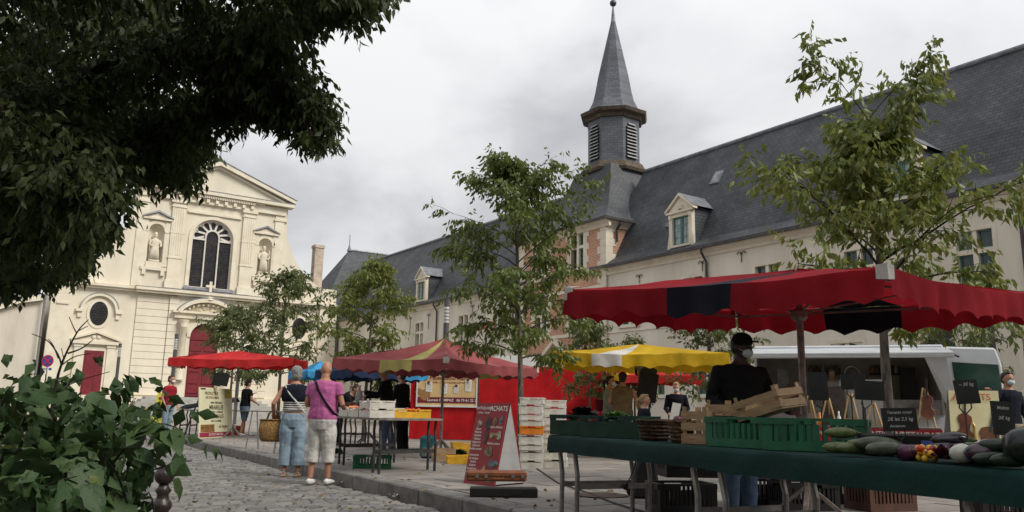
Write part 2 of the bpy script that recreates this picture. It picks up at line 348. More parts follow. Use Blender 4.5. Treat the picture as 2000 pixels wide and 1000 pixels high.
def window(yc, za, zb, hw, kind, fm, X=XB, cols=2, rows=4):
    """> frame (> pane), mullion and transom of stone, sill"""
    ya, yb = ux(yc-hw), ux(yc+hw); za, zb = uz(za), uz(zb); Xi = X+.16
    w = MB(); t = .055; mid = (ya+yb)/2; mw = .075
    lights = [(ya, mid-mw), (mid+mw, yb)] if kind != 'single' else [(ya, mid), (mid, yb)]
    zc = za+(zb-za)*.62 if kind == 'cross' else None
    cells = [(a, b_, c, d) for a, b_ in lights for c, d in ([(za, zc-mw), (zc+mw, zb)] if zc else [(za, zb)])]
    for a, b_, c, d in cells:
        w.box((Xi, a, c), (Xi+.05, a+t, d)); w.box((Xi, b_-t, c), (Xi+.05, b_, d)); w.box((Xi+.002, a+t, c), (Xi+.048, b_-t, c+t)); w.box((Xi+.002, a+t, d-t), (Xi+.048, b_-t, d))
        nr = max(1, round((d-c)/.42))
        for i in range(1, nr): zz_ = c+(d-c)*i/nr; w.box((Xi+.006, a+t, zz_-.012), (Xi+.044, b_-t, zz_+.012))
        w.box((Xi+.009, (a+b_)/2-.012, c+t), (Xi+.041, (a+b_)/2+.012, d-t))
    wo = LB(w.build('window', fm))
    for a, b_, c, d in cells:
        po = MB().box((Xi+.02, a+t*.5, c+t*.5), (Xi+.03, b_-t*.5, d-t*.5)).build('pane', M_glass); po.parent = wo; po.location = -Vector(lb.location)*0
    st = MB()
    if kind != 'single': st.box((X+.03, mid-mw, za), (X+.2, mid+mw, zb))
    if zc:
        for a, b_ in lights: st.box((X+.032, a, zc-mw), (X+.2, b_, zc+mw))
    if kind == 'arch':                   # shallow arched heads over each light
        for a, b_ in lights:
            n = 8; pts = [(a, zb), (b_, zb)]; arc = []
            rise = .22
            for i in range(n+1):
                u_ = i/n; full = (a+(b_-a)*u_-ya)/(yb-ya); arc.append((a+(b_-a)*u_, zb-rise*(2*full-1)**2))
            for i in range(n): st.add([(X+.03, arc[i][0], arc[i][1]), (X+.03, arc[i+1][0], arc[i+1][1]), (X+.03, arc[i+1][0], zb), (X+.03, arc[i][0], zb), (X+.2, arc[i][0], arc[i][1]), (X+.2, arc[i+1][0], arc[i+1][1])], [(0, 1, 2, 3), (0, 4, 5, 1)])
    if st.v: LB(st.build('window_mullion', M_stone, fixn=False))
    fr = MB(); q = .13                  # flush stone surround, a finger proud of the render
    fr.box((X-.012, ya-q, za-q), (X+.02, ya-.001, zb+q)); fr.box((X-.012, yb+.001, za-q), (X+.02, yb+q, zb+q)); fr.box((X-.012, ya-.001, zb+.001), (X+.02, yb+.001, zb+q))
    LB(fr.build('window_surround', M_stone))
    LB(MB().box((X-.08, ya-q-.03, za-q-.02), (X+.1, yb+q+.03, za-.002)).build('window_sill', M_stone, bevel=.01))
for w in wins:
    r = (ux(w[0]-w[3]), ux(w[0]+w[3]))
    if not inpav(r): window(*w)
# --- roofs
def roof(name, ya, yb):
    ov = .35; k = (RDZ-EV)/(RDX-XB); mb = MB(); fl = .9
    pr = [(XB-ov, EV-.10), (XB+fl*.5, EV+.42), (XB+fl*1.5, EV+k*fl*1.5), (RDX, RDZ)]
    n = max(1, int((yb-ya)/2.5)); vs = []; fs = []
    for i in range(n+1):
        yv = ya+(yb-ya)*i/n
        for x, z in pr: vs.append((x, yv, z+.02*noise.noise((yv*.5, z, 3)) ))
    for i in range(n):
        for j in range(3): fs.append((i*4+j, i*4+4+j, i*4+5+j, i*4+1+j))
    mb.add(vs, fs); mb.add([(RDX, ya, RDZ), (RDX, yb, RDZ), (ux(27)+ov, yb, EV-.1), (ux(27)+ov, ya, EV-.1)], [(0, 1, 2, 3)])
    o = LB(mb.build(name, M_slate)); LB(MB().tube([(RDX, ya, RDZ+.03), (RDX, yb, RDZ+.03)], .11, 8).build('ridge_cap', M_lead)); return o
roof('roof', y0-.3, p0+1.2); roof('roof', p1-1.2, y1+.6)
for a, b_ in ((y0-.3, p0-.02), (p1+.02, y1)):
    LB(MB().prism([(-.42, -.13), (-.30, -.13), (-.30, -.0), (-.33, -.02), (-.33, -.1), (-.39, -.1), (-.39, -.02), (-.42, 0)], 'y', a, b_).build('gutter', M_zinc, M=Matrix.Translation((XB, 0, EV-.06))))
    LB(MB().prism([(-.30, -.02), (.02, -.02), (.02, -.42), (-.06, -.42), (-.08, -.3), (-.2, -.2), (-.24, -.1)], 'y', a, b_).build('cornice', M_stone, M=Matrix.Translation((XB, 0, EV-.06))))
    LB(MB().box((XB-.045, a, uz(4.13)), (XB+.01, b_, uz(4.2))).build('string_course', M_stone))
# --- dormers
def dormer(yc):
    d = MB(); X0 = XB+.06; hw = ux(.56); yc = ux(yc); zb, zt, za = uz(6.88), uz(8.33), uz(8.86); wh = ux(.40); w0, w1 = uz(7.08), uz(8.12)
    for s in (-1, 1):
        d.box((X0, yc+s*wh, zb), (X0+.22, yc+s*hw, zt)); d.box((X0-.05, yc+s*(wh+.03), w1-.05), (X0-.002, yc+s*(hw-.02), w1+.12))
        d.add([(X0, yc+s*hw, zb), (X0-.0, yc+s*(hw+.14), zb), (X0, yc+s*(hw+.02), zb+.75)], [(0, 1, 2)]); 
    d.box((X0, yc-wh, zb), (X0+.22, yc+wh, w0)); d.box((X0, yc-wh, w1), (X0+.22, yc+wh, zt)); d.box((X0-.07, yc-wh-.1, w0-.1), (X0-.002, yc+wh+.1, w0-.003))
    d.prism([(yc-hw-.06, zt+.001), (yc+hw+.06, zt+.001), (yc, za)], 'x', X0+.02, X0+.22)
    o = LB(d.build('dormer', M_stone))
    cp = MB()
    for s in (-1, 1):
        cp.add([(X0-.09, yc+s*(hw+.16), zt-.02), (X0-.09, yc, za+.03), (X0-.09, yc, za+.15), (X0-.09, yc+s*(hw+.16), zt+.08), (X0+.2, yc+s*(hw+.16), zt-.02), (X0+.2, yc, za+.03), (X0+.2, yc, za+.15), (X0+.2, yc+s*(hw+.16), zt+.08)],
               [(0,1,2,3),(4,7,6,5),(0,4,5,1),(3,2,6,7),(0,3,7,4)])
    cp.box((X0-.09, yc-hw-.1, zt-.09), (X0-.003, yc+hw+.1, zt-.003))
    for k in range(7):                   # carved fan in the little pediment
        a = R(25+k*21.7); cp.bar((X0+.012, yc+.03*math.cos(a), zt+.06), (X0+.012, yc+.27*math.cos(a), zt+.06+.22*math.sin(a)), .035)
    LB(cp.build('dormer_pediment', M_stone))
    rf = MB(); xe = RDX-.7
    for s in (-1, 1): rf.add([(X0-.06, yc+s*(hw+.18), zt+.1), (X0-.06, yc, za+.17), (XB+3.0, yc, za+.17), (XB+1.7, yc+s*(hw+.18), zt+.1)], [(0, 1, 2, 3)])
    LB(rf.build('dormer_roof', M_lead))
    for s in (-1, 1): LB(MB().add([(X0+.2, yc+s*hw, zb-.1), (X0+.2, yc+s*hw, zt+.08), (XB+2.3, yc+s*hw, zt+.08), (XB+.4, yc+s*hw, zb-.1)], [(0, 1, 2, 3)]).build('dormer_cheek', M_slx))
    w = MB(); Xi = X0+.1
    for a, b_ in ((yc-wh, yc-.03), (yc+.03, yc+wh)):
        w.box((Xi, a, w0), (Xi+.05, a+.06, w1)); w.box((Xi, b_-.06, w0), (Xi+.05, b_, w1)); w.box((Xi+.002, a+.06, w0), (Xi+.048, b_-.06, w0+.06)); w.box((Xi+.002, a+.06, w1-.06), (Xi+.048, b_-.06, w1))
    w.box((Xi-.02, yc-.03, w0), (Xi+.05, yc+.03, w1))
    wo = LB(w.build('window', M_green))
    for a, b_ in ((yc-wh, yc-.03), (yc+.03, yc+wh)):
        for i in range(4):
            for j in range(2):
                ya_, yb_ = a+.06+(b_-a-.12)*j/2+.01, a+.06+(b_-a-.12)*(j+1)/2-.01; z0_, z1_ = w0+.06+(w1-w0-.12)*i/4+.01, w0+.06+(w1-w0-.12)*(i+1)/4-.01
                po = MB().box((Xi+.02, ya_, z0_), (Xi+.03, yb_, z1_)).build('pane', mat('bright window glass', (.33, .37, .36), .1, .3, 3, spec=.8)); po.parent = wo
        bk = MB().box((Xi+.031, a+.05, w0+.05), (Xi+.04, b_-.05, w1-.05)).build('glazing_bars', M_green); bk.parent = wo
for yc in (20.03, 39.75, 11.7): dormer(yc)
# --- downpipes, iron ties, roof window, small roof vents
for yv in (18.75, 37.6, 8.75, 30.2):
    y_ = ux(yv); LB(MB().tube([(XB-.36, y_, EV-.15), (XB-.36, y_, EV-.35), (XB-.10, y_-.02, EV-.72), (XB-.10, y_-.02, .3)], .055, 8).build('downpipe', M_zinc))
for yv, zv, ln in ((22.1, 6.2, .35), (18.95, 6.28, .4), (17.25, 6.35, .4), (40.7, 6.15, 1.0), (38.55, 6.15, .95), (34.05, 6.2, .9), (13.9, 6.3, .4)):
    y_, z_ = ux(yv), uz(zv); t = MB().tube([(XB-.05, y_, z_), (XB-.05, y_, z_-ln)], .018, 6)
    for s in (-1, 1): t.tube([(XB-.05, y_, z_-.12), (XB-.05, y_+s*.05, z_+.02), (XB-.05, y_+s*.13, z_+.05), (XB-.05, y_+s*.19, z_), (XB-.05, y_+s*.2, z_-.07)], .016, 6)
    LB(t.build('wall_tie', M_iron))
k = (RDZ-EV)/(RDX-XB)
def on_roof(y_, x_): return Vector((XB+x_, y_, EV+k*x_))
nv = Vector((-k, 0, 1)).normalized(); tv = Vector((1, 0, k)).normalized()
Mr = Matrix(((0, tv.x, nv.x, 0), (1, tv.y, nv.y, 0), (0, tv.z, nv.z, 0), (0, 0, 0, 1)))
def roofwin(y_, x_, w, h):
    M_ = Matrix.Translation(on_roof(y_, x_)) @ Mr
    sk = LB(MB().box((-w/2, -h/2, -.02), (w/2, h/2, .07), 0, M_).build('skylight', M_lead)); g_ = MB().box((-w/2+.08, -h/2+.08, .05), (w/2-.08, h/2-.08, .078), 0, M_).build('pane', mat('bright window glass', (.33, .37, .36), .1)); g_.parent = sk
roofwin(ux(19.9), 2.35, .5, .8)
for y_, x_ in ((24.6, 1.55), (17.6, 1.75), (21.4, .9), (38.0, 1.8), (12.9, 2.7), (36, 2.5), (15, 2.6)):
    M_ = Matrix.Translation(on_roof(ux(y_), x_*1.1)) @ Mr
    LB(MB().prism([(-.1, 0), (.1, 0), (.1, .12), (-.1, .05)], 'x', -.1, .1, 0, M_).build('roof_vent', M_lead))
# --- red lettering on the wall
text('Sciences Po', .62, mat('red lettering', (.62, .05, .03), .5, .05), lb, (-.02, ux(34.3)-ux(24), uz(5.1)), (math.pi/2, 0, -math.pi/2), align='LEFT')
# ------------------------------------------------------------------ brick pavilion with the spire
PE = uz(8.78); xp = XB-.10
pw = []
for yc in (25.75, 28.25): pw.append((yc, 6.95, 8.42, .40, 'cross', M_green)); pw.append((yc, 4.25, 5.75, .40, 'cross', M_green))
prects = [(ux(a-h), ux(a+h), uz(c), uz(d)) for a, c, d, h, *_ in pw]
wall_x('brick_wall', prects, p0, p1, 0, PE, xp, .25, M_brick)
for w in pw: window(*w, X=xp)
# side wall above the lower roof
LB(MB().add([(xp, p0, 0), (XB+4.5, p0, 0), (XB+4.5, p0, PE), (xp, p0, PE)], [(0, 1, 2, 3)]).build('brick_side_wall', M_brickx))
LB(MB().add([(xp, p1, 0), (XB+4.5, p1, 0), (XB+4.5, p1, PE), (xp, p1, PE)], [(0, 3, 2, 1)]).build('brick_side_wall', M_brickx))
# quoins: long and short blocks up the corners and round the windows
def quoin(ya, yb, za, zb, X=xp, pr=.022):
    LB(MB().box((X-pr, ya, za), (X+.05, yb, zb)).build('quoin', M_stone))
qh = .36; nq = int((PE-uz(1.2))/qh)
for i in range(nq):
    za = PE-.25-qh*(i+1); zb = za+qh-.006; l = .62 if i % 2 else .42
    quoin(p0-.02, p0+l, za, zb); quoin(p1-l, p1+.02, za, zb)
    if za > EV-.3: LB(MB().box((xp-.023, p0-.024, za), (xp+(.42 if i % 2 else .62), p0+.05, zb)).build('quoin', M_stone))
for yc, c, d, h, *_ in pw:
    for s in (-1, 1):
        za = uz(c)-.1; i = 0
        while za < uz(d)+.1:
            l = .30 if i % 2 else .16; a = ux(yc)+s*(ux(h)+.131); quoin(min(a, a+s*l), max(a, a+s*l), za, za+.32); za += .326; i += 1
for z_ in (6.72, 5.98, 4.13):
    LB(MB().box((xp-.05, p0-.03, uz(z_)), (xp+.02, p1+.03, uz(z_)+.16)).build('string_course', M_stone))
LB(MB().prism([(-.32, 0), (.05, 0), (.05, -.42), (-.06, -.42), (-.1, -.3), (-.24, -.16)], 'y', p0-.32, p1+.32).build('cornice', M_stone, M=Matrix.Translation((xp, 0, PE))))
LB(MB().prism([(-.33, 0), (.05, 0), (.05, -.42), (-.06, -.42), (-.1, -.3), (-.24, -.16)], 'x', xp-.05, XB+2.2).build('cornice', M_stone, M=Matrix.Translation((0, p0, PE))))
LB(MB().tube([(xp+.62, p0-.34, PE-.05), (xp+.62, p0-.34, PE-.25), (xp+.62, p0-.1, PE-.5), (xp+.62, p0-.1, EV+1.2)], .055, 8).build('downpipe', M_zinc))
# bell-cast hipped roof from the eave up to the octagonal lantern
SX, SY = ux(24.0), ux(26.87); hx, hy = SX-xp+.42, (p1-p0)/2+.42
prof = [(1.0, PE-.02), (.86, PE+.30), (.70, PE+.95), (.55, PE+1.85), (.44, PE+2.85), (.37, PE+3.75)]
yc_ = (p0+p1)/2
for side, Mm in (((-1, 0), M_slate), ((0, -1), M_slx), ((0, 1), M_slx), ((1, 0), M_slate)):
    mb = MB(); vs = []
    for t_, z_ in prof:
        cyy = yc_+(SY-yc_)*(1-t_); ax_, ay_ = hx*t_, hy*t_ if t_ < .999 else hy
        if side[0]: vs += [(SX+side[0]*ax_, cyy-ay_, z_), (SX+side[0]*ax_, cyy+ay_, z_)]
        else: vs += [(SX-ax_, cyy+side[1]*ay_, z_), (SX+ax_, cyy+side[1]*ay_, z_)]
    mb.add(vs, [(i*2, i*2+1, i*2+3, i*2+2) for i in range(len(prof)-1)]); LB(mb.build('pavilion_roof', Mm))
LB(MB().box((xp-.44, p0-.44, PE-.12), (xp-.34, p1+.44, PE+.0)).build('gutter', M_zinc)); LB(MB().box((xp-.339, p0-.44, PE-.12), (XB+2.0, p0-.34, PE)).build('gutter', M_zinc))
# entrance pediment under the pavilion
g_ = MB(); yc_u = ux(27.0)
for s in (-1, 1): g_.add([(xp-.35, yc_u, uz(4.10)), (xp-.35, yc_u, uz(3.92)), (xp-.35, yc_u+s*1.55, uz(2.95)), (xp-.35, yc_u+s*1.55, uz(3.13)), (xp, yc_u, uz(4.10)), (xp, yc_u, uz(3.92)), (xp, yc_u+s*1.55, uz(2.95)), (xp, yc_u+s*1.55, uz(3.13))], [(0,1,2,3),(0,3,7,4),(1,5,6,2),(2,6,7,3)])
g_.box((xp-.3, yc_u-1.5, uz(2.85)), (xp-.002, yc_u+1.5, uz(2.97))); LB(g_.build('entrance_pediment', M_stone))
LB(MB().box((xp-.06, yc_u-.8, .2), (xp-.01, yc_u+.8, uz(2.7))).build('entrance_door', mat('dark green door', (.03, .09, .07), .5)))
# lantern and spire (octagon with faces to the front and sides)
def octa(r, z, rot=R(22.5)): return [(SX+r*math.cos(rot+math.pi/4*i), SY+r*math.sin(rot+math.pi/4*i), z) for i in range(8)]
def stack(name, lv, M, caps=True):
    mb = MB(); vs = [p for r, z in lv for p in octa(r, z)]
    fs = [(i*8+k_, i*8+(k_+1) % 8, (i+1)*8+(k_+1) % 8, (i+1)*8+k_) for i in range(len(lv)-1) for k_ in range(8)]
    if caps: fs += [tuple(range(7, -1, -1)), tuple((len(lv)-1)*8+k_ for k_ in range(8))]
    return LB(mb.add(vs, fs).build(name, M))
zb = uz(11.9); zt = uz(14.35)
M_bronze = mat('weathered wood cornice', (.115, .085, .06), .8, .3, 6, .2)
M_octs = brickmat('lantern slate', (.14, .15, .172), (.10, .108, .126), (.07, .075, .085), .26, .14, .01, .6, 'yz', .4, .3)
stack('lantern_base', [(1.70, zb-.25), (1.86, zb-.22), (1.92, zb-.06), (1.84, zb+.0), (1.68, zb+.26), (1.6, zb+.34)], M_bronze)
ro = 1.50; stack('lantern', [(ro, zb+.2), (ro, zt)], M_octs)
stack('lantern_cornice', [(ro-.02, zt-.12), (ro+.12, zt-.10), (ro+.16, zt+.08), (ro+.40, zt+.16), (ro+.46, zt+.34), (ro+.38, zt+.38), (1.5, zt+.50)], M_bronze)
tip = uz(19.5)
stack('spire', [(1.66, zt+.38), (1.46, zt+.60), (1.22, zt+1.1), (1.08, zt+1.7), (.92, zt+2.6), (.12, tip)], M_octs)
LB(MB().lathe([(.14, 0), (.10, .5), (.05, .95), (.035, 1.2)], (SX, SY, tip-.15), 10).build('spire_tip', M_lead)); LB(MB().ball((SX, SY, tip+1.1), .20, n=14).tube([(SX, SY, tip+1.2), (SX, SY, tip+2.2)], .025, 6).build('spire_ball', mat('dark copper', (.10, .09, .10), .4, .2, metal=.5), smooth=True))
ap = ro*math.cos(R(22.5))
for kf in range(8):
    a = math.pi/4*kf
    if math.cos(a-R(205)) < .1: continue
    nrm = Vector((math.cos(a), math.sin(a), 0)); tg = Vector((-math.sin(a), math.cos(a), 0)); o_ = Vector((SX, SY, 0))+nrm*ap
    if kf % 2: continue                  # louvres on alternate faces
    hw = .36; z0_, z1_ = zb+.50, zt-.42; Mf = Matrix(((tg.x, nrm.x, 0, o_.x), (tg.y, nrm.y, 0, o_.y), (0, 0, 1, 0), (0, 0, 0, 1)))
    arch = [(-hw, z0_), (hw, z0_)]+[(hw*math.cos(R(t_)), z1_-hw+hw*math.sin(R(t_))) for t_ in range(0, 181, 20)]
    op = LB(MB().prism(arch, 'y', .006, .012, 0, Mf).build('louvre_opening', mat('dark void', (.012, .012, .014), .9)))
    z_ = z0_+.06
    while z_ < z1_-.1:
        w_ = hw if z_ < z1_-hw else math.sqrt(max(0, hw*hw-(z_-z1_+hw)**2))
        if w_ > .06:
            sl = MB().add([(-w_, .012, z_+.11), (w_, .012, z_+.11), (w_, .13, z_), (-w_, .13, z_), (-w_, .012, z_+.09), (w_, .012, z_+.09), (w_, .13, z_-.02), (-w_, .13, z_-.02)], [(0,1,2,3),(4,7,6,5),(2,6,7,3)], 0, Mf).build('louvre_slat', mat('louvre grey', (.42, .42, .41), .7, .15, 8)); sl.parent = op
        z_ += .185
# ------------------------------------------------------------------ church with its facade in the plane Y = YC
YC = ux(51)
M_ch = mat('church limestone', (.77, .71, .575), .88, .07, .5, .2, 40, col2=(.61, .55, .435), detail=10, spec=.2, stretch=(1, 1, .35))
M_ch2 = mat('church trim', (.78, .72, .59), .85, .08, 1.2, .15, 50, col2=(.66, .59, .45), detail=8, spec=.2)
M_chlead = mat('lead capping', (.33, .34, .36), .6, .2, 3, .2)
M_red = mat('red church door', (.20, .018, .028), .5, .15, 4, .05, spec=.4)
M_sg = brickmat('leaded glass', (.028, .028, .032), (.052, .045, .045), (.012, .012, .013), .22, .17, .018, .25, 'xz', .5, .6)
ch = thing('church', 'cream stone church with triangular pediment, tall arched window and red doors', 'church', (ux(12.35), YC, 0))
def CH(o): o.parent = ch; o.location = Vector(o.location)-Vector(ch.location); return o
XC = 12.35
def arcpts(cx, cz, r, a0, a1, n=16): return [(cx+r*math.cos(R(a0+(a1-a0)*i/n)), cz+r*math.sin(R(a0+(a1-a0)*i/n))) for i in range(n+1)]
def box(name, x0, x1, z0, z1, f, bk=.4, M=M_ch2, bevel=0):   # unit x/z, metres proud (f) of the plane
    return CH(MB().box((ux(x0), YC-f, uz(z0)), (ux(x1), YC+bk, uz(z1))).build(name, M, bevel=bevel))
# upper body outline with the S-curved shoulders, with holes bridged as separate strips: window and niches are inset boxes on darker recesses
curve = [(16.95, 13.6), (16.97, 12.6), (17.12, 11.8), (17.45, 10.95), (17.95, 10.15), (18.6, 9.45), (19.3, 9.0), (19.75, 8.85)]
WX0, WX1, WZ0, WSP = 11.14, 13.58, 8.2, 11.22; WR = (WX1-WX0)/2; WC = (WX0+WX1)/2
def flat(name, outline, f, M=M_ch, bk=None):
    mb = MB().prism([(ux(x), uz(z)) for x, z in outline], 'y', YC-f, YC+.6 if bk is None else YC+bk); return CH(mb.build(name, M))
for s in (-1, 1):
    X = lambda x: XC+s*(x-XC)
    # side shoulder and bay between window and niche are built as vertical strips so that the niche stays open
    nx = 15.62; nr = .43; nz0, nsp = 9.42, 11.32
    flat('shoulder_wall', [(X(nx+nr), 7.84), (X(nx+nr), 14.0), (X(16.95), 14.0)]+[(X(a), c) for a, c in curve]+[(X(19.75), 7.84)], 0)
    flat('upper_wall', [(X(WC+WR if s > 0 else XC+(XC-WX0)), 7.84), (X(nx-nr), 7.84), (X(nx-nr), 14.0), (X(WC+WR if s > 0 else XC+(XC-WX0)), 14.0)], 0)
    flat('upper_wall', [(X(nx-nr), 7.84), (X(nx+nr), 7.84), (X(nx+nr), nz0), (X(nx-nr), nz0)], 0)
    flat('upper_wall', [(X(nx-nr), 14.0), (X(nx+nr), 14.0)]+[(X(a), c) for a, c in arcpts(nx, nsp, nr, 0, 180, 10)], 0)
    # niche: half-round shell
    mb = MB(); n = 10; vs = []; fs = []
    lv = [(nz0, 1)]+[(nsp+nr*math.sin(R(t)), math.cos(R(t))) for t in (0, 20, 40, 60, 75, 88)]
    for z, q in lv:
        for i in range(n+1): a = math.pi*i/n; vs.append((ux(X(nx)+nr*q*math.cos(a)), YC+.02+ux(nr)*1.0*math.sin(a)*q, uz(z)))
    for i in range(len(lv)-1):
        for k_ in range(n): fs.append((i*(n+1)+k_, i*(n+1)+k_+1, (i+1)*(n+1)+k_+1, (i+1)*(n+1)+k_))
    fs.append(tuple(range(n+1))); CH(mb.add(vs, fs).build('niche', M_ch, fixn=False))
    # niche surround: jambs, imposts, pediment, sill on brackets
    for t in (-1, 1):
        a = X(nx+t*(nr+.17)); box('niche_jamb', a-.15, a+.15, 9.2, 11.9, .07)
        a = X(nx+t*.52); box('niche_bracket', a-.1, a+.1, 8.62, 8.92, .22)
        a = X(nx+t*(nr+.12)); box('niche_impost', a-.1, a+.1, nsp-.08, nsp, .11)
    box('niche_sill', X(nx)-.72, X(nx)+.72, 8.92, 9.12, .20); box('niche_sill', X(nx)-.45, X(nx)+.45, 9.12, nz0, .14)
    arc_o = arcpts(X(nx), nsp, nr+.18, 0, 180, 12); arc_i = arcpts(X(nx), nsp, nr, 180, 0, 12)
    flat('niche_arch', arc_o+arc_i, .09, M_ch2, .1)
    box('niche_cornice', X(nx)-.82, X(nx)+.82, 11.98, 12.08, .22, .1)
    flat('niche_pediment', [(X(nx)-.74, 12.081), (X(nx)+.74, 12.081), (X(nx), 12.42)], .12, M_ch2, .1)
    for t in (-1, 1): flat('niche_pediment_coping', [(X(nx)+t*.86, 12.083), (X(nx)+t*.86, 12.17), (X(nx), 12.56), (X(nx), 12.44)], .27, M_chlead, .1)
    # fluted pilaster beside the window
    px_ = 14.48
    box('pilaster', X(px_)-.38, X(px_)+.38, 8.2, 13.25, .16); box('pilaster_base', X(px_)-.46, X(px_)+.46, 7.95, 8.42, .24); box('pilaster_band', X(px_)-.42, X(px_)+.42, 9.75, 9.85, .2); box('pilaster_band', X(px_)-.41, X(px_)+.41, 11.3, 11.38, .19)
    box('pilaster_capital', X(px_)-.44, X(px_)+.44, 12.92, 13.02, .22); box('pilaster_capital', X(px_)-.48, X(px_)+.48, 13.2, 13.36, .27)
    for i in range(5): a = X(px_)-.26+.13*i; box('flute', a-.028, a+.028, 9.95, 12.85, .185, -.1)
    box('corner_strip', X(16.45)-.3, X(16.45)+.3, 7.9, 13.7, .09); box('corner_capital', X(16.5)-.42, X(16.5)+.42, 12.98, 13.1, .16)
    # end pier with its block on top
    box('end_pier', X(20.1)-.58, X(20.1)+.58, 0, 7.55, .22); box('end_pier_cornice', X(20.1)-.72, X(20.1)+.72, 7.60, 7.86, .36); box('end_pier_block', X(20.1)-.52, X(20.1)+.52, 7.861, 8.86, .12); box('end_pier_panel', X(20.1)-.30, X(20.1)+.3, 6.5, 6.62, .3)
    # side bay: wall, oval window, door with pediment
    sx = 18.22
    flat('lower_wall', [(X(16.4), 0), (X(19.6), 0), (X(19.6), 7.84), (X(16.4), 7.84)], 0)
    CH(MB().prism([(ux(X(sx)+.62*math.cos(a)), uz(6.12)+ux(.85)*math.sin(a)) for a in [2*math.pi*i/24 for i in range(24)]], 'y', YC-.05, YC+.1).build('oval_surround', M_ch2))
    CH(MB().prism([(ux(X(sx)+.47*math.cos(a)), uz(6.12)+ux(.69)*math.sin(a)) for a in [2*math.pi*i/24 for i in range(24)]], 'y', YC-.056, YC+.1).build('oval_window', M_sg))
    flat('oval_hood', arcpts(X(sx), 6.3, .98, 0, 180, 14)+arcpts(X(sx), 6.3, .82, 180, 0, 14), .2, M_ch2, .1)
    flat('oval_hood_capping', arcpts(X(sx), 6.3, 1.02, 8, 172, 14)+arcpts(X(sx), 6.3, .983, 172, 8, 14), .23, M_chlead, .1)
    for t in (-1, 1):
        box('hood_end', X(sx)+t*1.02-.17, X(sx)+t*1.02+.17, 6.17, 6.32, .24); box('hood_bracket', X(sx)+t*.98-.1, X(sx)+t*.98+.1, 5.85, 6.168, .12)
        a = X(sx)+t*.83; box('side_door_pilaster', a-.2, a+.2, 1.5, 4.35, .12); box('side_door_capital', a-.24, a+.24, 4.2, 4.36, .17)
        flat('side_door_coping', [(X(sx)+t*1.3, 4.55), (X(sx)+t*1.3, 4.66), (X(sx), 5.12), (X(sx), 5.0)], .3, M_ch2, .1)
    box('side_door_cornice', X(sx)-1.25, X(sx)+1.25, 4.37, 4.55, .26); flat('side_door_pediment', [(X(sx)-1.1, 4.551), (X(sx)+1.1, 4.551), (X(sx), 4.96)], .12, M_ch2, .1)
    for t in (-1, 1): CH(MB().ball((ux(X(sx)+t*.13), YC-.16, uz(4.78)), (.14, .05, .14)).build('carved_scroll', M_ch2, smooth=True))
    box('side_door_frame', X(sx)-.62, X(sx)+.62, 1.5, 4.2, .05)
    dd = box('side_door', X(sx)-.5, X(sx)+.5, 1.5, 4.02, .075, 0, M_red)
    for t in (-1, 1): pn = MB().box((ux(X(sx)+t*.26)-.2, YC-.1, uz(1.7)), (ux(X(sx)+t*.26)+.2, YC-.074, uz(3.8))).build('door_panel', M_red, bevel=.02); pn.parent = dd; 
    # rusticated bay: every course its own block with a recessed joint
    flat('lower_wall', [(X(14.2), 0), (X(16.4), 0), (X(16.4), 7.84), (X(14.2), 7.84)], 0)
    zc = 1.62
    while zc < 7.45:
        h = min(.415, 7.5-zc); box('stone_course', min(X(14.55), X(16.3)), max(X(14.55), X(16.3)), zc, zc+h-.018, .10, 0, M_ch, .012); box('stone_course', min(X(14.0), X(14.53)), max(X(14.0), X(14.53)), zc, zc+h-.018, .2, 0, M_ch, .012); zc += .415
    box('plinth', min(X(14.0), X(20.7)), max(X(14.0), X(20.7)), 0, 1.55, .30)
# window head wall and sill wall
flat('upper_wall', [(WX0, 14.0), (WX1, 14.0)]+arcpts(WC, WSP, WR, 0, 180, 20), 0); flat('upper_wall', [(WX0, 7.84), (WX1, 7.84), (WX1, WZ0), (WX0, WZ0)], 0)
flat('window_arch', arcpts(WC, WSP, WR+.22, 0, 180, 20)+arcpts(WC, WSP, WR+.02, 180, 0, 20), .08, M_ch2, .1)
for t in (-1, 1): box('window_jamb', WC+t*(WR+.12)-.1, WC+t*(WR+.12)+.1, WZ0, WSP, .08)
box('window_panel_head', WC-1.62, WC+1.62, 12.72, 12.86, .14); box('window_sill', WC-1.5, WC+1.5, 7.98, 8.14, .28, .2, M_chlead)
# the great window: leaded glass, stone tracery of three lights and a fan of petals
gw = CH(MB().prism([(ux(x), uz(z)) for x, z in [(WX0, WZ0), (WX1, WZ0)]+arcpts(WC, WSP, WR, 0, 180, 24)], 'y', YC+.30, YC+.36).build('great_window', M_sg))
M_tr = mat('white tracery', (.74, .70, .62), .7, .1, 5)
def tr(pts, w=.075, name='tracery'):
    mb = MB()
    for a, c in zip(pts[:-1], pts[1:]): mb.bar((ux(a[0]), YC+.24, uz(a[1])), (ux(c[0]), YC+.24, uz(c[1])), w, .14)
    o = mb.build(name, M_tr); o.parent = gw
cl = .40; csp = 11.42
for t in (-1, 1): tr([(WC+t*cl, WZ0), (WC+t*cl, csp)], .09, 'mullion'); tr([(WC+t*cl, WSP-.02), (WC+t*WR, WSP-.02)], .08); tr([(WC+t*(WR-.03), WZ0), (WC+t*(WR-.03), WSP)], .07)
tr(arcpts(WC, csp, cl, 0, 180, 12), .085); tr(arcpts(WC, WSP, WR-.03, 0, 180, 24), .06)
npet = 7; ri, rm = .50, .98
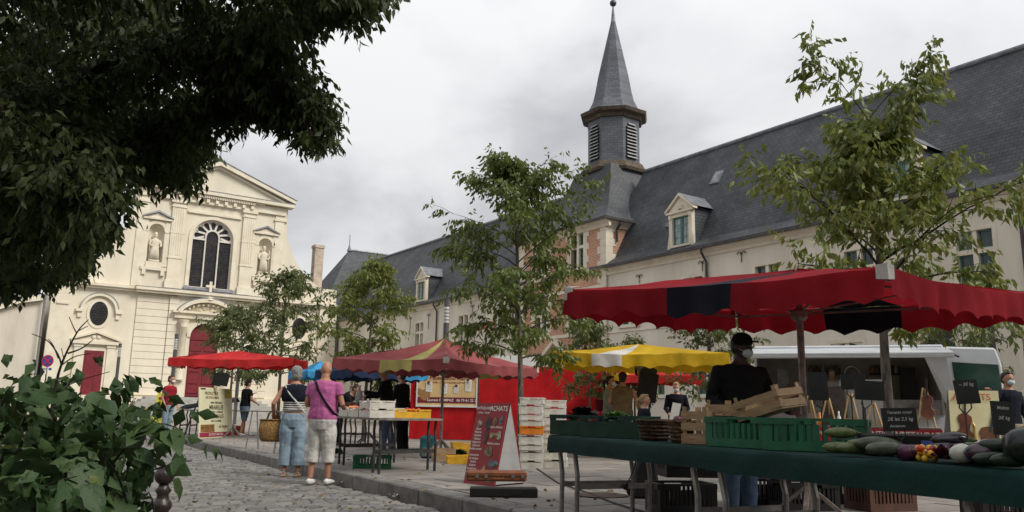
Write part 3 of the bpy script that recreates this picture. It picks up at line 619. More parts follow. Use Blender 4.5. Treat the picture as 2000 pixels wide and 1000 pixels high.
for i in range(npet+1):
    a = R(180*i/npet); tr([(WC+ri*math.cos(a), WSP+.16+ri*math.sin(a)*.9), (WC+rm*math.cos(a), WSP+rm*math.sin(a))], .06)
    if i < npet:
        am = R(180*(i+.5)/npet); hwid = rm*math.sin(R(90/npet)); cx_, cz_ = WC+rm*math.cos(am)*.985, WSP+rm*math.sin(am)*.985
        tr([(cx_+hwid*math.cos(am-math.pi/2+math.pi*q/8), cz_+hwid*math.sin(am-math.pi/2+math.pi*q/8)) for q in range(9)], .05)
for i in range(1, 5):
    z_ = WZ0+(WSP-WZ0)*i/5; o = MB().box((ux(WX0)+.05, YC+.285, uz(z_)-.02), (ux(WX1)-.05, YC+.31, uz(z_)+.02)).build('glazing_bar', mat('black lead', (.015, .015, .016), .6)); o.parent = gw
# entablature, pediment, cross
box('architrave', 7.9, 16.8, 13.37, 13.5, .20); box('frieze', 7.85, 16.85, 13.5, 13.86, .12); box('cornice_lower', WC-3.0, WC+3.0, 13.86, 13.93, .33)
for i in range(44): x = WC-2.35+i*.108; box('dentil', x-.03, x+.03, 13.72, 13.858, .40, -.1)
for i in range(9): x = WC-2.2+i*.55; box('modillion', x-.09, x+.09, 13.45, 13.66, .36, -.1)
box('cornice', 7.45, 17.25, 13.94, 14.16, .5); box('cornice_capping', 7.43, 17.27, 14.161, 14.2, .53, .4, M_chlead)
flat('pediment', [(7.9, 14.2), (16.8, 14.2), (12.35, 15.85)], .06)
for t in (-1, 1):
    flat('raking_cornice', [(XC+t*5.0, 14.205), (XC+t*5.0, 14.42), (XC, 16.22), (XC, 15.92)], .5, M_ch2); flat('raking_cornice_inner', [(XC+t*4.25, 14.21), (XC+t*4.6, 14.21), (XC, 15.90), (XC, 15.75)], .25, M_ch2)
    flat('raking_capping', [(XC+t*5.04, 14.425), (XC+t*5.04, 14.47), (XC, 16.28), (XC, 16.225)], .55, M_chlead)
cx = MB().bar((ux(XC), YC-.1, uz(16.2)), (ux(XC), YC-.1, uz(17.35)), .05).bar((ux(XC-.33), YC-.1, uz(16.98)), (ux(XC+.33), YC-.1, uz(16.98)), .05)
for a, c in ((0, 17.4), (-.36, 16.98), (.36, 16.98)): cx.ball((ux(XC+a), YC-.1, uz(c)), .06, n=8)
CH(cx.build('roof_cross', M_iron))
# middle cornice between the storeys, breaking forward over the bays
box('mid_cornice', 3.85, 20.85, 7.55, 7.68, .30); box('mid_cornice', 3.8, 20.9, 7.681, 7.84, .45); box('mid_cornice', 8.25, 16.45, 7.54, 7.675, .52); box('mid_cornice', 8.2, 16.5, 7.676, 7.85, .66); box('mid_cornice_capping', 8.18, 16.52, 7.851, 7.88, .68, .2, M_chlead)
# portal
DX0, DX1, DZ0, DSP = 11.5, 13.2, 1.62, 5.12; DR = (DX1-DX0)/2; DC = (DX0+DX1)/2
flat('portal_wall', [(10.6, 0), (DX0, 0), (DX0, 7.84), (10.6, 7.84)], .15); flat('portal_wall', [(DX1, 0), (14.1, 0), (14.1, 7.84), (DX1, 7.84)], .15); flat('portal_wall', [(DX0, 7.84), (DX1, 7.84)]+arcpts(DC, DSP, DR, 0, 180, 16), .15)
flat('door_arch', arcpts(DC, DSP, DR+.24, 0, 180, 16)+arcpts(DC, DSP, DR, 180, 0, 16), .24, M_ch2, .1)
dr = CH(MB().prism([(ux(x), uz(z)) for x, z in [(DX0, DZ0), (DX1, DZ0)]+arcpts(DC, DSP, DR, 0, 180, 16)], 'y', YC+.1, YC+.2).build('main_door', M_red))
def dpan(x0, x1, z0, z1): o = MB().box((ux(x0), YC+.055, uz(z0)), (ux(x1), YC+.101, uz(z1))).build('door_panel', M_red, bevel=.025); o.parent = dr
for t in (-1, 1):
    for a, c in ((1.78, 2.25), (2.35, 2.95), (3.05, 4.15), (4.3, 4.9)): x_ = sorted((DC+t*.08, DC+t*(DR-.1))); dpan(x_[0], x_[1], a, c)
    crv = MB()
    for q in range(8): crv.bar((ux(DC+t*(.1+.62*q/8)), YC+.05, uz(4.05+.13*math.sin(math.pi*q/8))), (ux(DC+t*(.1+.62*(q+1)/8)), YC+.05, uz(4.05+.13*math.sin(math.pi*(q+1)/8))), .05)
    o = crv.build('door_moulding', M_red); o.parent = dr
    x_ = DC+t*1.32; box('portal_column_pedestal', x_-.36, x_+.36, 1.5, 2.5, .42); box('portal_pier', x_-.28, x_+.28, 2.5, 6.2, .24)
    CH(MB().lathe([(.30, 0), (.26, .1), (.25, .2), (.215, ux(3.1)), (.28, ux(3.15)), (.22, ux(3.2)), (.33, ux(3.5)), (.36, ux(3.55))], (ux(x_), YC-.5, uz(2.52)), 16).build('portal_column', M_ch2, smooth=True))
box('door_transom', DX0, DX1, 4.98, 5.1, -.04, .12, M_red)
box('portal_entablature', DC-1.85, DC+1.85, 6.2, 6.5, .42); box('portal_cornice', DC-2.0, DC+2.0, 6.5, 6.64, .62)
oa = [(DC+1.95*math.cos(R(a)), 5.98+1.5*math.sin(R(a))) for a in range(26, 155, 8)]; ia = [(DC+1.78*math.cos(R(a)), 5.9+1.33*math.sin(R(a))) for a in range(154, 25, -8)]
flat('curved_pediment', oa+ia, .66, M_ch2, .1); flat('curved_pediment_capping', [(DC+1.99*math.cos(R(a)), 6.0+1.53*math.sin(R(a))) for a in range(26, 155, 8)]+[(DC+1.95*math.cos(R(a)), 5.985+1.505*math.sin(R(a))) for a in range(154, 25, -8)], .70, M_chlead, .1)
flat('pediment_field', [(DC+1.7*math.cos(R(a)), 5.9+1.3*math.sin(R(a))) for a in range(32, 149, 9)], .2, M_ch2, .1)
rr = random.Random(2)
cv = MB()
for i in range(26): x_ = rr.uniform(-1.1, 1.1); cv.ball((ux(DC+x_), YC-.24, uz(6.75+rr.uniform(0, .32)*(1-abs(x_)/1.4))), (rr.uniform(.06, .16), .07, rr.uniform(.06, .14)), n=8)
CH(cv.build('carved_relief', M_ch2, smooth=True))
for i in range(11): a = R(38+i*10.4); x_, z_ = DC+1.62*math.cos(a), 5.9+1.2*math.sin(a); box('pediment_dentil', x_-.05, x_+.05, z_-.06, z_+.04, .5, -.1)
cs = MB().lathe([(.42, 0), (.36, .12), (.2, .3), (.16, .5), (.2, .55)], (ux(DC+.05), YC-.35, uz(7.38)), 8); z_ = uz(7.75)
cs.box((ux(DC+.05)-.09, YC-.43, z_), (ux(DC+.05)+.09, YC-.27, z_+.95)); cs.box((ux(DC+.05)-.33, YC-.425, z_+.52), (ux(DC+.05)+.33, YC-.275, z_+.68)); CH(cs.build('stone_cross', M_ch2))
for i in range(9): CH(MB().box((ux(9.2)-.32*i, YC-.9-.34*i-.34, 0), (ux(15.5)+.32*i, YC-.3, uz(1.55)-.18*i-.002*i)).build('step', mat('pale step stone', (.42, .41, .38), .85, .12, 2, .2)))
CH(MB().box((ux(4.2), YC+.6, 0), (ux(20.4), YC+22, uz(7.8))).build('nave', M_ch)); CH(MB().prism([(ux(8), uz(7.8)), (ux(16.7), uz(7.8)), (ux(16.7), uz(12.2)), (ux(XC), uz(15.6)), (ux(8), uz(12.2))], 'y', YC+.62, YC+24).build('nave_roof', M_slx))
# statues standing in the two niches
def statue(xc, label, s):
    t = thing('niche_statue', label, 'statue', (ux(xc), YC+.16, uz(9.42)), 0)
    b = MB(); M_st = mat('statue stone', (.74, .67, .53), .85, .1, 4, .2)
    b.box((-.36, -.24, 0), (.36, .24, .16))
    b.rings([((0, 0, .15), .32, .22), ((.02*s, 0, .5), .27, .2), ((.03*s, -.02, .95), .29, .2), ((.0, 0, 1.25), .25, .17), ((0, 0, 1.5), .34, .19), ((0, 0, 1.66), .26, .15), ((0, 0, 1.74), .09, .09), ((0, 0, 1.80), .09, .1)])
    b.ball((0, -.03, 1.94), (.125, .14, .165)); b.rings([((0, 0, 2.02), .15, .16), ((0, 0, 2.07), .15, .16), ((0, 0, 2.2), .09, .1)])
    for q in (-1, 1): b.tube([(q*.30, 0, 1.60), (q*.40, -.06, 1.28), (q*.2 if q*s > 0 else q*.34, -.24, 1.12)], [.1, .085, .06], 8)
    for i in range(9): a = -2.6+i*.26; b.tube([(.27*math.cos(a*1.0)+.0, .2*math.sin(a), 1.2), (.30*math.cos(a), .23*math.sin(a), .6), (.33*math.cos(a), .24*math.sin(a), .17)], [.02, .035, .04], 6)
    b.tube([(.36*s, -.16, .18), (.36*s, -.16, 1.9)], .025, 6)
    o = b.build('figure', M_st, t, smooth=True)
statue(9.08, 'carved stone statue in the left-hand niche of the church front', -1)
statue(15.62, 'carved stone statue in the right-hand church niche, nearer the slate-roofed wing', 1)
# ------------------------------------------------------------------ wing with hipped slate roof and chimney, in the corner behind
wg = thing('corner_wing', 'hipped slate roofed wing with a tall cream chimney behind the church pier', 'building', (ux(23), ux(54), 0))
def WG(o): o.parent = wg; o.location = Vector(o.location)-Vector(wg.location); return o
WG(MB().box((ux(21), ux(51.6), 0), (ux(31), ux(57.6), uz(7.2))).build('wall', M_render))
xa, xb, ya, yb, ze, zr = ux(19.6), ux(31.3), ux(51.15), ux(58), uz(7.1), uz(12.45); yr = ux(54.5); xr = ux(22.85)
WG(MB().add([(xa, ya, ze), (xb, ya, ze), (xb, yr, zr), (xr, yr, zr)], [(0, 1, 2, 3)]).build('roof', M_slx)); WG(MB().add([(xa, ya, ze), (xr, yr, zr), (xa, yb, ze)], [(0, 1, 2)]).build('roof_hip', M_slate)); WG(MB().add([(xa, yb, ze), (xr, yr, zr), (xb, yr, zr), (xb, yb, ze)], [(0, 1, 2, 3)]).build('roof', M_slx))
WG(MB().lathe([(.22, 0), (.08, .4), (.04, .6), (.03, 1.5)], (xr, yr, zr-.1), 8).build('finial', M_lead))
WG(MB().tube([(xr, yr, zr+.02), (xb, yr, zr+.02)], .1, 8).build('ridge_cap', M_lead))
M_chim = mat('chimney render', (.60, .50, .40), .9, .2, 2, .3)
WG(MB().box((ux(19.25), ux(51.7), uz(6)), (ux(19.85), ux(52.3), uz(11.75))).build('chimney', M_chim)); WG(MB().box((ux(19.2), ux(51.65), uz(11.75)), (ux(19.9), ux(52.35), uz(11.95))).build('chimney_cap', M_chim))
# unseen houses added round the viewer to block sky light and darken the foreground
for x0, x1, y0_, y1_, hh_, lb_ in ((-34, -6.2, -22, -11, 11.5, 'unseen cream house added behind the viewer for shade, left one'), (-6, 15, -22, -11.5, 12.5, 'unseen cream house added behind the viewer for shade, right one'), (-26, -13.5, -10.5, 16, 11, 'long unseen cream house added left of the road for shade, outside the picture')):
    th = thing('added_shade_house', lb_, 'building', ((x0+x1)/2, (y0_+y1_)/2, 0), 0, 'added shade houses round the viewer'); cx_, cy_ = th.location.x, th.location.y
    MB().box((x0-cx_, y0_-cy_, 0), (x1-cx_, y1_-cy_, hh_*.72)).build('wall', M_render, th)
    MB().prism([(x0-cx_-.3, hh_*.72+.002), (x1-cx_+.3, hh_*.72+.002), ((x0+x1)/2-cx_, hh_)] if x1-x0 < y1_-y0_ else [(y0_-cy_-.3, hh_*.72+.002), (y1_-cy_+.3, hh_*.72+.002), (0, hh_)], 'y' if x1-x0 < y1_-y0_ else 'x', (y0_-cy_) if x1-x0 < y1_-y0_ else (x0-cx_), (y1_-cy_) if x1-x0 < y1_-y0_ else (x1-cx_)).build('roof', M_slx, th)
    for zf in (1.0, 4.4):
        n_w = int(max(x1-x0, y1_-y0_)/3)
        for i in range(n_w):
            if x1-x0 > y1_-y0_: xx = x0-cx_+1.5+3*i; w_ = MB().box((xx-.5, y1_-cy_, zf), (xx+.5, y1_-cy_+.03, zf+1.9))
            else: yy = y0_-cy_+1.5+3*i; w_ = MB().box((x1-cx_, yy-.5, zf), (x1-cx_+.03, yy+.5, zf+1.9))
            w_.build('window', M_glass, th)
# low house left of the church
hs = thing('low_house', 'low cream rendered house with a sloping coping left of the church', 'building', (ux(0), YC, 0))
def HS(o): o.parent = hs; o.location = Vector(o.location)-Vector(hs.location); return o
HS(MB().prism([(ux(-9), 0), (ux(3.75), 0), (ux(3.75), uz(6.6)), (ux(2.6), uz(6.35)), (ux(-4), uz(3.2)), (ux(-9), uz(3.2))], 'y', YC+.1, YC+9).build('wall', M_render))
HS(MB().prism([(ux(3.7), uz(6.62)), (ux(3.7), uz(6.9)), (ux(2.5), uz(6.62)), (ux(-4.2), uz(3.45)), (ux(-4.2), uz(3.2)), (ux(2.6), uz(6.36))], 'y', YC-.25, YC+.6).build('coping', M_ch2))
HS(MB().prism([(ux(2.6), uz(6.64)), (ux(2.6), uz(6.72)), (ux(-4.3), uz(3.53)), (ux(-4.3), uz(3.47))], 'y', YC-.3, YC+9).build('roof', M_lead))
HS(MB().tube([(ux(3.72), YC-.32, uz(7.2)), (ux(3.72), YC-.32, .2)], .075, 8).build('downpipe', mat('grey zinc', (.2, .2, .2), .5)))
# ------------------------------------------------------------------ market stalls
def AT(p):
    def f(o): o.parent = p; o.location = Vector(o.location)-Vector(p.location); return o
    return f
def cloth(name, col, **k):
    a = dict(rough=.85, var=.2, scale=1.6, detail=8, bump=.35, bscale=7, trans=.12, spec=.2); a.update(k); return mat(name, col, **a)
M_steel = mat('galvanised steel', (.34, .33, .32), .45, .2, 12, metal=.7)
M_dsteel = mat('dark painted steel', (.045, .042, .04), .55, .3, 12)
M_alu = mat('brushed pole', (.30, .26, .235), .5, .25, 15, metal=.4)
M_wood = mat('plank wood', (.36, .235, .13), .8, .25, 5, .3, 40, stretch=(1, 8, 8))
M_board = mat('table board', (.25, .22, .19), .8, .3, 6, .2)
def canopy(t, cor, z, val, rise, mats, pick, sag=.10, nsc=9, apex=None, patches=True, n=24, hub_r=.0, valdrop=.055, caps=()):
    """four-cornered market canopy. cor: rim corners (x, y); z: rim level; val: valance depth; pick(side, u) -> material index"""
    P = AT(t); c0 = sum((Vector((c[0], c[1], 0)) for c in cor), Vector())/4
    ap = Vector((apex[0], apex[1], 0)) if apex else c0
    roof = MB(); nv = 7
    for sd in range(4):
        a = Vector((*cor[sd][:2], 0)); b_ = Vector((*cor[(sd+1) % 4][:2], 0)); vs = []
        for j in range(nv+1):
            v = j/nv
            for i in range(n+1):
                u = i/n; p = (a.lerp(b_, u)).lerp(ap, v)
                h = rise*(v**1.0)-sag*4*v*(1-v)*(.35+.65*4*u*(1-u))*rise-.05*4*u*(1-u)*(1-v)+.026*noise.noise((p.x*2.3, p.y*2.3, sd))+.012*noise.noise((p.x*7+u*3, p.y*7, sd+4))
                vs.append((p.x, p.y, z+h))
        o0 = len(roof.v); roof.v += vs
        for j in range(nv):
            for i in range(n):
                roof.f.append((o0+j*(n+1)+i, o0+j*(n+1)+i+1, o0+(j+1)*(n+1)+i+1, o0+(j+1)*(n+1)+i)); roof.m.append(pick(sd, (i+.5)/n))
    ro = P(roof.build('canopy', mats, smooth=True, fixn=False))
    for sd in range(4):
        a = Vector((*cor[sd][:2], 0)); b_ = Vector((*cor[(sd+1) % 4][:2], 0)); out_ = ((a+b_)/2-c0).normalized(); mb = MB(); N_ = nsc*8
        for i in range(N_+1):
            u = i/N_; p = a.lerp(b_, u); d = val*(1+.08*noise.noise((p.x*2, p.y*2, 9)))-valdrop*(1+.5*noise.noise((p.x*4, p.y*4, 2)))*abs(math.cos(math.pi*u*nsc+.6*noise.noise((u*5, sd, 1)))) ; zt = z-.05*4*u*(1-u)+.014*noise.noise((p.x*2.3, p.y*2.3, sd)); w = .03*noise.noise((p.x*3.1, p.y*3.1, 5+sd))+.012*noise.noise((p.x*11, p.y*11, sd))
            w += .012*math.sin(u*nsc*math.pi*2)
            for k_, q in enumerate((0, .5, 1)): r_ = p+out_*(.012+.05*q*(.5+w*20)*.5+w*q); mb.v.append((r_.x, r_.y, zt-d*q))
        for i in range(N_):
            for k_ in range(2): mb.f.append((i*3+k_, i*3+k_+1, i*3+3+k_+1, i*3+3+k_)); mb.m.append(pick(sd, (i+.5)/N_))
        o = mb.build('valance', mats, smooth=True, fixn=False); o.parent = ro
    for ci, mi in caps:                  # sewn corner patch
        c = Vector((*cor[ci][:2], z)); d1 = (Vector((*cor[(ci+1) % 4][:2], z))-c).normalized(); d2 = (Vector((*cor[ci-1][:2], z))-c).normalized(); o_ = -(d1+d2).normalized()*.025; q = .085
        k_ = MB().add([c+o_+Vector((0, 0, .03)), c+d1*q+o_+Vector((0, 0, .02)), c+d1*q+o_-Vector((0, 0, .09)), c+o_*1.3-Vector((0, 0, .10)), c+d2*q+o_+Vector((0, 0, .02)), c+d2*q+o_-Vector((0, 0, .09)), c+(ap-Vector((c.x, c.y, 0))).normalized()*.12+Vector((0, 0, .035))], [(0, 1, 2, 3), (0, 3, 5, 4), (0, 4, 6, 1)])
        o = k_.build('corner_patch', mats[mi]); o.parent = ro
    return ro, ap
def frame(t, cor, z, ap, rise, pole_r=.028, base=PZ, M=M_alu, lower=.62, tripod=True):
    P = AT(t); top = Vector((ap.x, ap.y, z+rise-.10))
    P(MB().tube([(ap.x, ap.y, base), (ap.x, ap.y, z+rise-.02)], pole_r, 10).build('pole', M)); P(MB().lathe([(.05, -.05), (.075, -.02), (.075, .03), (.05, .06)], (ap.x, ap.y, z-.22), 10).build('hub', M))
    for c in cor:
        c3 = Vector((c[0], c[1], z-.05)); c3 = c3.lerp(Vector((ap.x, ap.y, c3.z)), .015); P(MB().bar(top, c3, .03, .02).build('rib', M)); mid = top.lerp(c3, .55); P(MB().bar((ap.x, ap.y, z-.2), mid, .022, .016).build('strut', M))
    for i in range(4):
        a = Vector((*cor[i][:2], z-.09)).lerp(Vector((ap.x, ap.y, z-.09)), .02); b_ = Vector((*cor[(i+1) % 4][:2], z-.09)).lerp(Vector((ap.x, ap.y, z-.09)), .02); P(MB().bar(a, b_, .025, .02).build('rim_bar', M))
    if tripod:
        for k_ in range(4): a = math.pi/2*k_+.5; P(MB().bar((ap.x, ap.y, base+.30), (ap.x+.34*math.cos(a), ap.y+.34*math.sin(a), base+.02), .04, .03).build('foot', M))
def rect(a, b_, c):                      # fourth corner from left, near, far
    return [a, b_, (b_[0]+c[0]-a[0], b_[1]+c[1]-a[1]), c]
xy = lambda v: (v[0], v[1])
M_dred = cloth('dark red canvas', (.34, .014, .024), trans=.34); M_navy = cloth('navy canvas', (.012, .012, .022), trans=.02); M_wcl = cloth('white canvas', (.62, .60, .56)); M_maroon = cloth('faded maroon canvas', (.30, .085, .085), col2=(.20, .04, .045)); M_cream = cloth('faded yellow canvas', (.45, .40, .14)); M_yel = cloth('yellow canvas', (.66, .42, .02), trans=.25); M_bred = cloth('bright red canvas', (.62, .035, .035), trans=.2); M_blue = cloth('sky blue canvas', (.06, .33, .62), trans=.2); M_dblue = cloth('dark blue canvas', (.02, .035, .085))
# --- A: foreground stall, dark red with a navy stripe
zb_ = 1.92; cl_, cn_, cf_ = xy(G(1108, 622, zb_)), xy(G(1735, 590, zb_)), xy(G(1440, 652, zb_)); corA = rect(cl_, cn_, cf_); corA = [cl_, cn_, corA[2], cf_]
tA = thing('market_canopy', 'large dark red market canopy with one navy stripe over the green table', 'canopy', (0, 0, PZ)); cA = sum((Vector((*c, 0)) for c in corA), Vector())/4; tA.location = (cA.x, cA.y, PZ)
def pickA(sd, u): return 1 if (sd == 0 and .36 < u < .57) or (sd == 2 and .42 < u < .68) else 0
ro, ap = canopy(tA, corA, zb_+.27, .27, .21, [M_dred, M_navy, M_wcl], pickA, nsc=9, caps=((0, 2), (1, 2), (3, 2)))
frame(tA, corA, zb_+.27, ap, .21, .033)
# --- B: maroon and yellow canopy
zb_ = 1.78; corB = [xy(G(650, 724, zb_)), xy(G(872, 726, zb_)), xy(G(1050, 742, zb_))]; corB.append((corB[0][0]+corB[2][0]-corB[1][0], corB[0][1]+corB[2][1]-corB[1][1]))
tB = thing('market_canopy', 'faded maroon market canopy with a dull yellow panel over the fruit table', 'canopy'); cB = sum((Vector((*c, 0)) for c in corB), Vector())/4; tB.location = (cB.x, cB.y, PZ)
ro, ap = canopy(tB, corB, zb_+.26, .24, .52, [M_maroon, M_cream, M_wcl], lambda sd, u: 1 if (sd == 0 and .42 < u < .70) or (sd == 2 and .4 < u < .6) else 0, sag=.3, nsc=8, caps=((1, 2), (2, 2)))
frame(tB, corB, zb_+.26, ap, .52, .03)
# --- C: yellow canopy with a white panel
zb_ = 1.98; a, b_ = G(1076, 713, zb_), G(1424, 716, zb_); dv = Vector((a.y-b_.y, b_.x-a.x, 0)).normalized()
corC = [xy(a), xy(b_), xy(b_+dv*2.5), xy(a+dv*2.5)]
tC = thing('market_canopy', 'yellow market canopy with one white panel in front of the cream building', 'canopy'); cC = sum((Vector((*c, 0)) for c in corC), Vector())/4; tC.location = (cC.x, cC.y, PZ)
ro, ap = canopy(tC, corC, zb_+.27, .27, .26, [M_yel, M_wcl], lambda sd, u: 1 if sd == 0 and .24 < u < .40 else 0, sag=.2, nsc=8)
frame(tC, corC, zb_+.27, ap, .26, .03)
# --- D: bright red flat canopy on the left
zb_ = 2.2; a, b_, c = G(364, 720, zb_), G(600, 722, zb_), G(328, 716, zb_)
corD = [xy(a), xy(b_), xy(b_+c-a), xy(c)]
tD = thing('market_canopy', 'bright red canopy with torn white corner over the plum stall by the church', 'canopy'); cD = sum((Vector((*c_, 0)) for c_ in corD), Vector())/4; tD.location = (cD.x, cD.y, PZ)
ro, ap = canopy(tD, corD, zb_+.27, .27, .25, [M_bred, M_wcl], lambda sd, u: 1 if sd == 3 and .2 < u < .75 else 0, sag=.15, nsc=7, caps=((0, 1), (1, 1)))
frame(tD, corD, zb_+.27, ap, .25, .03, M=M_steel)
# --- E, F: blue canopies behind; G: small red one far back
def small(label, px, depth, zb, w, d, rise, mats, pick, rz=0.):
    t = thing('market_canopy', label, 'canopy'); p = C(px, 800, depth); ex = Vector((math.cos(RZ+rz), math.sin(RZ+rz), 0)); ey = Vector((-ex.y, ex.x, 0))
    cor = [xy(p+ex*(i*w/2)+ey*(j*d/2)) for i, j in ((-1, -1), (1, -1), (1, 1), (-1, 1))]; t.location = (p.x, p.y, PZ)
    ro, ap = canopy(t, cor, zb+.25, .25, rise, mats, pick, sag=.25, nsc=6); frame(t, cor, zb+.25, ap, rise, .028, M=M_dsteel); return t
small('sky blue and yellow canopy behind the couple, beyond the red one', 622, 27, 2.0, 1.6, 1.7, .38, [M_blue, M_yel], lambda sd, u: 1 if (sd == 1 or (sd == 0 and u > .85)) else 0, R(35))
small('dark blue canopy tucked behind the maroon and yellow one', 722, 21.5, 1.82, 2.2, 2.2, .5, [M_dblue, M_blue], lambda sd, u: 1 if sd == 0 and u > .62 else 0, R(38))
small('small red canopy with yellow end seen below the yellow canopy', 1268, 24, 1.95, 3.0, 2.0, .22, [M_bred, M_yel], lambda sd, u: 1 if sd == 0 and .12 < u < .24 else 0, R(-6))
# ------------------------------------------------------------------ tables
def trestle(t, P, p, ex, ey, h, w, M, base=PZ, spread=.0):
    """one folding trestle: two bent legs and a cross rail"""
    for s in (-1, 1):
        a = p+ey*(s*w/2); P(MB().tube([(a.x, a.y, base), (a.x+ex.x*.015, a.y+ex.y*.015, base+h*.55), (a.x-ex.x*.03, a.y-ex.y*.03, base+h*.8), (a.x, a.y, base+h)], .021, 8).build('leg', M))
    q0, q1 = p-ey*w/2, p+ey*w/2; P(MB().bar((q0.x, q0.y, base+h*.40), (q1.x, q1.y, base+h*.40), .02, .045).build('leg_rail', M))
def table(label, A, B, wv, h, ntr, M=M_dsteel, top=M_board, name='market_table', th=.03, group=None):
    """front edge from A to B, wv: vector across"""
    A = Vector((*A[:2], 0)); B = Vector((*B[:2], 0)); wv = Vector((*wv[:2], 0)); t = thing(name, label, 'table', ((A+B+wv)/2)+Vector((0, 0, PZ))) ; P = AT(t); ex = (B-A).normalized(); ey = wv.normalized()
    P(MB().add([A, B, B+wv, A+wv]+[], [(0, 1, 2, 3)]).build('x', top)) if 0 else None
    mb = MB(); z1 = PZ+h; z0 = z1-th; q = [A, B, B+wv, A+wv]; mb.add([(v.x, v.y, z0) for v in q]+[(v.x, v.y, z1) for v in q], [(3,2,1,0),(4,5,6,7),(0,1,5,4),(1,2,6,5),(2,3,7,6),(3,0,4,7)]); P(mb.build('table_top', top))
    L_ = (B-A).length
    for i in range(ntr):
        for off in (0, .30) if ntr > 1 else (0,):
            s = .12+(L_-.24-.30)*i/max(1, ntr-1)+off; trestle(t, P, A+ex*s+wv/2, ex, ey, h-th, wv.length*.86, M)
    return t, P, ex, ey
# foreground table with its dark green cloth
ztop = .85; Af = G(1075, 849, ztop); Bf = G(2060, 925, ztop); exf = Vector((Bf.x-Af.x, Bf.y-Af.y, 0)).normalized(); eyf = Vector((-exf.y, exf.x, 0)); Lf = (Bf-Af).xy.length
tF, PF, _, _ = table('long folding table with grey bent legs under the dark green cloth', Af, Bf, eyf*.85, ztop-PZ-.006, 3, M_steel)
def onF(s, w): return Vector((Af.x, Af.y, 0))+exf*s+eyf*w
fc = MB(); NS = 60
M_gcl = cloth('dark green cloth', (.005, .031, .026), trans=0, rough=.8, bscale=30, bump=.2)
prof_ = [(-.03, -.145), (-.028, -.09), (-.022, -.03), (-.008, -.004), (0.01, 0), (.42, 0), (.84, 0), (.862, -.004), (.872, -.03), (.878, -.15)]
for i in range(NS+1):
    s = Lf*i/NS*1.006-.012
    for k_, (w_, z_) in enumerate(prof_):
        wob = (.012*noise.noise((s*6, k_*.3, 1))+.010*noise.noise((s*17, k_*.2, 4))) if k_ < 3 or k_ > 7 else 0; dz = .014*noise.noise((s*2, 3, k_ > 4)) if k_ in (0, 9) else 0
        p = onF(s, w_+wob); fc.v.append((p.x, p.y, ztop+z_+dz))
for i in range(NS):
    for k_ in range(len(prof_)-1): fc.f.append((i*10+k_, i*10+10+k_, i*10+11+k_, i*10+k_+1)); fc.m.append(0)
n0 = len(fc.v); p, q = onF(-.014, 0), onF(-.014, .86)
fc.add([(p.x, p.y, ztop-.001), (q.x, q.y, ztop-.001), (q.x-exf.x*.02, q.y-exf.y*.02, ztop-.15), (p.x-exf.x*.02, p.y-exf.y*.02, ztop-.165)], [(0, 1, 2, 3)])
o = fc.build('tablecloth', M_gcl, smooth=True); tag(o, 'dark green cloth draped along the foreground vegetable table', 'tablecloth')
# fruit table in the middle
a, b_, c = G(735, 928), G(862, 921), G(650, 905); tM, PM, exm, eym = table('dark steel framed fruit table beside the pink-shirted man', c, a, (b_-a), .77, 2)
zM = PZ+.77
def onM(s, w): return Vector((c.x, c.y, 0))+exm*s+eym*w
# table of the red canopy stall, with a black net over the fruit
aD, bD = G(340, 850), G(560, 853); wD = Vector((bD.y-aD.y, -(bD.x-aD.x), 0)).normalized()*-1.0
tT, PT, exD, eyD = table('trestle table under the bright red canopy', aD, bD, wD, .78, 2, M_dsteel)
nm = MB(); n_ = 12
for i in range(n_+1):
    for j in range(n_+1):
        u, v = i/n_, j/n_; p = Vector((aD.x, aD.y, 0))+exD*(u*1.7)+eyD*(v*.95+.02); nm.v.append((p.x, p.y, PZ+.79+.34*(math.sin(math.pi*v)*.35+u*.75)*(1 if 0 < u else .4)+.03*noise.noise((u*6, v*6, 1))))
for i in range(n_):
    for j in range(n_): nm.f.append((i*(n_+1)+j, (i+1)*(n_+1)+j, (i+1)*(n_+1)+j+1, i*(n_+1)+j+1)); nm.m.append(0)
tag(nm.build('fruit_net', mat('black net', (.012, .012, .013), .8, .5, 60, .8, 80), smooth=True), 'black netting spread over fruit on the red canopy stall table', 'net')
# ------------------------------------------------------------------ generic crates
CR = {}
def crate_mesh(key, l, w, h, M, slots=True, wall=.018, solid=False):
    """vented plastic crate: floor, corner posts, rails with slots, open hand hold; shared data"""
    if key in CR: return CR[key]
    b = MB(); b.box((-l/2, -w/2, 0), (l/2, w/2, .012))
    for ax, ln, of in (('x', l, w), ('y', w, l)):
        for s in (-1, 1):
            def bx(a, c, z0, z1, pr=0):
                t0, t1 = of/2-wall, of/2+pr
                if ax == 'x': b.box((a, s*t0, z0), (c, s*t1, z1))
                else: b.box((s*t0, a, z0), (s*t1, c, z1))
            e = ln/2 if ax == 'x' else ln/2-wall-.001
            bx(-e, e, .012, h*.28); bx(-e, -e+ln*.10, h*.28, h*.8); bx(e-ln*.10, e, h*.28, h*.8)
            hand = ln*.16
            bx(-e, -hand, h*.8, h, .008); bx(hand, e, h*.8, h, .008); bx(-hand, hand, h*.92, h, .008)
            if slots:
                k_ = max(4, int(ln/.055))
                for i in range(k_):
                    a = -e+ln*.10+(2*e-ln*.2)*(i+.25)/k_; bx(a, a+(2*e-ln*.2)/k_*.5, h*.28, h*.8)
            else: bx(-e+ln*.1, e-ln*.1, h*.28, h*.72)
    o = b.build('crate', M); me = o.data; bpy.data.objects.remove(o); CR[key] = me; return me
def crate(me, loc, rz, label, cat='crate', group=None, name='crate', tilt=None):
    o = bpy.data.objects.new(name, me); COL.objects.link(o); o.location = loc; o.rotation_euler = (tilt or 0, 0, rz); return tag(o, label, cat, group)
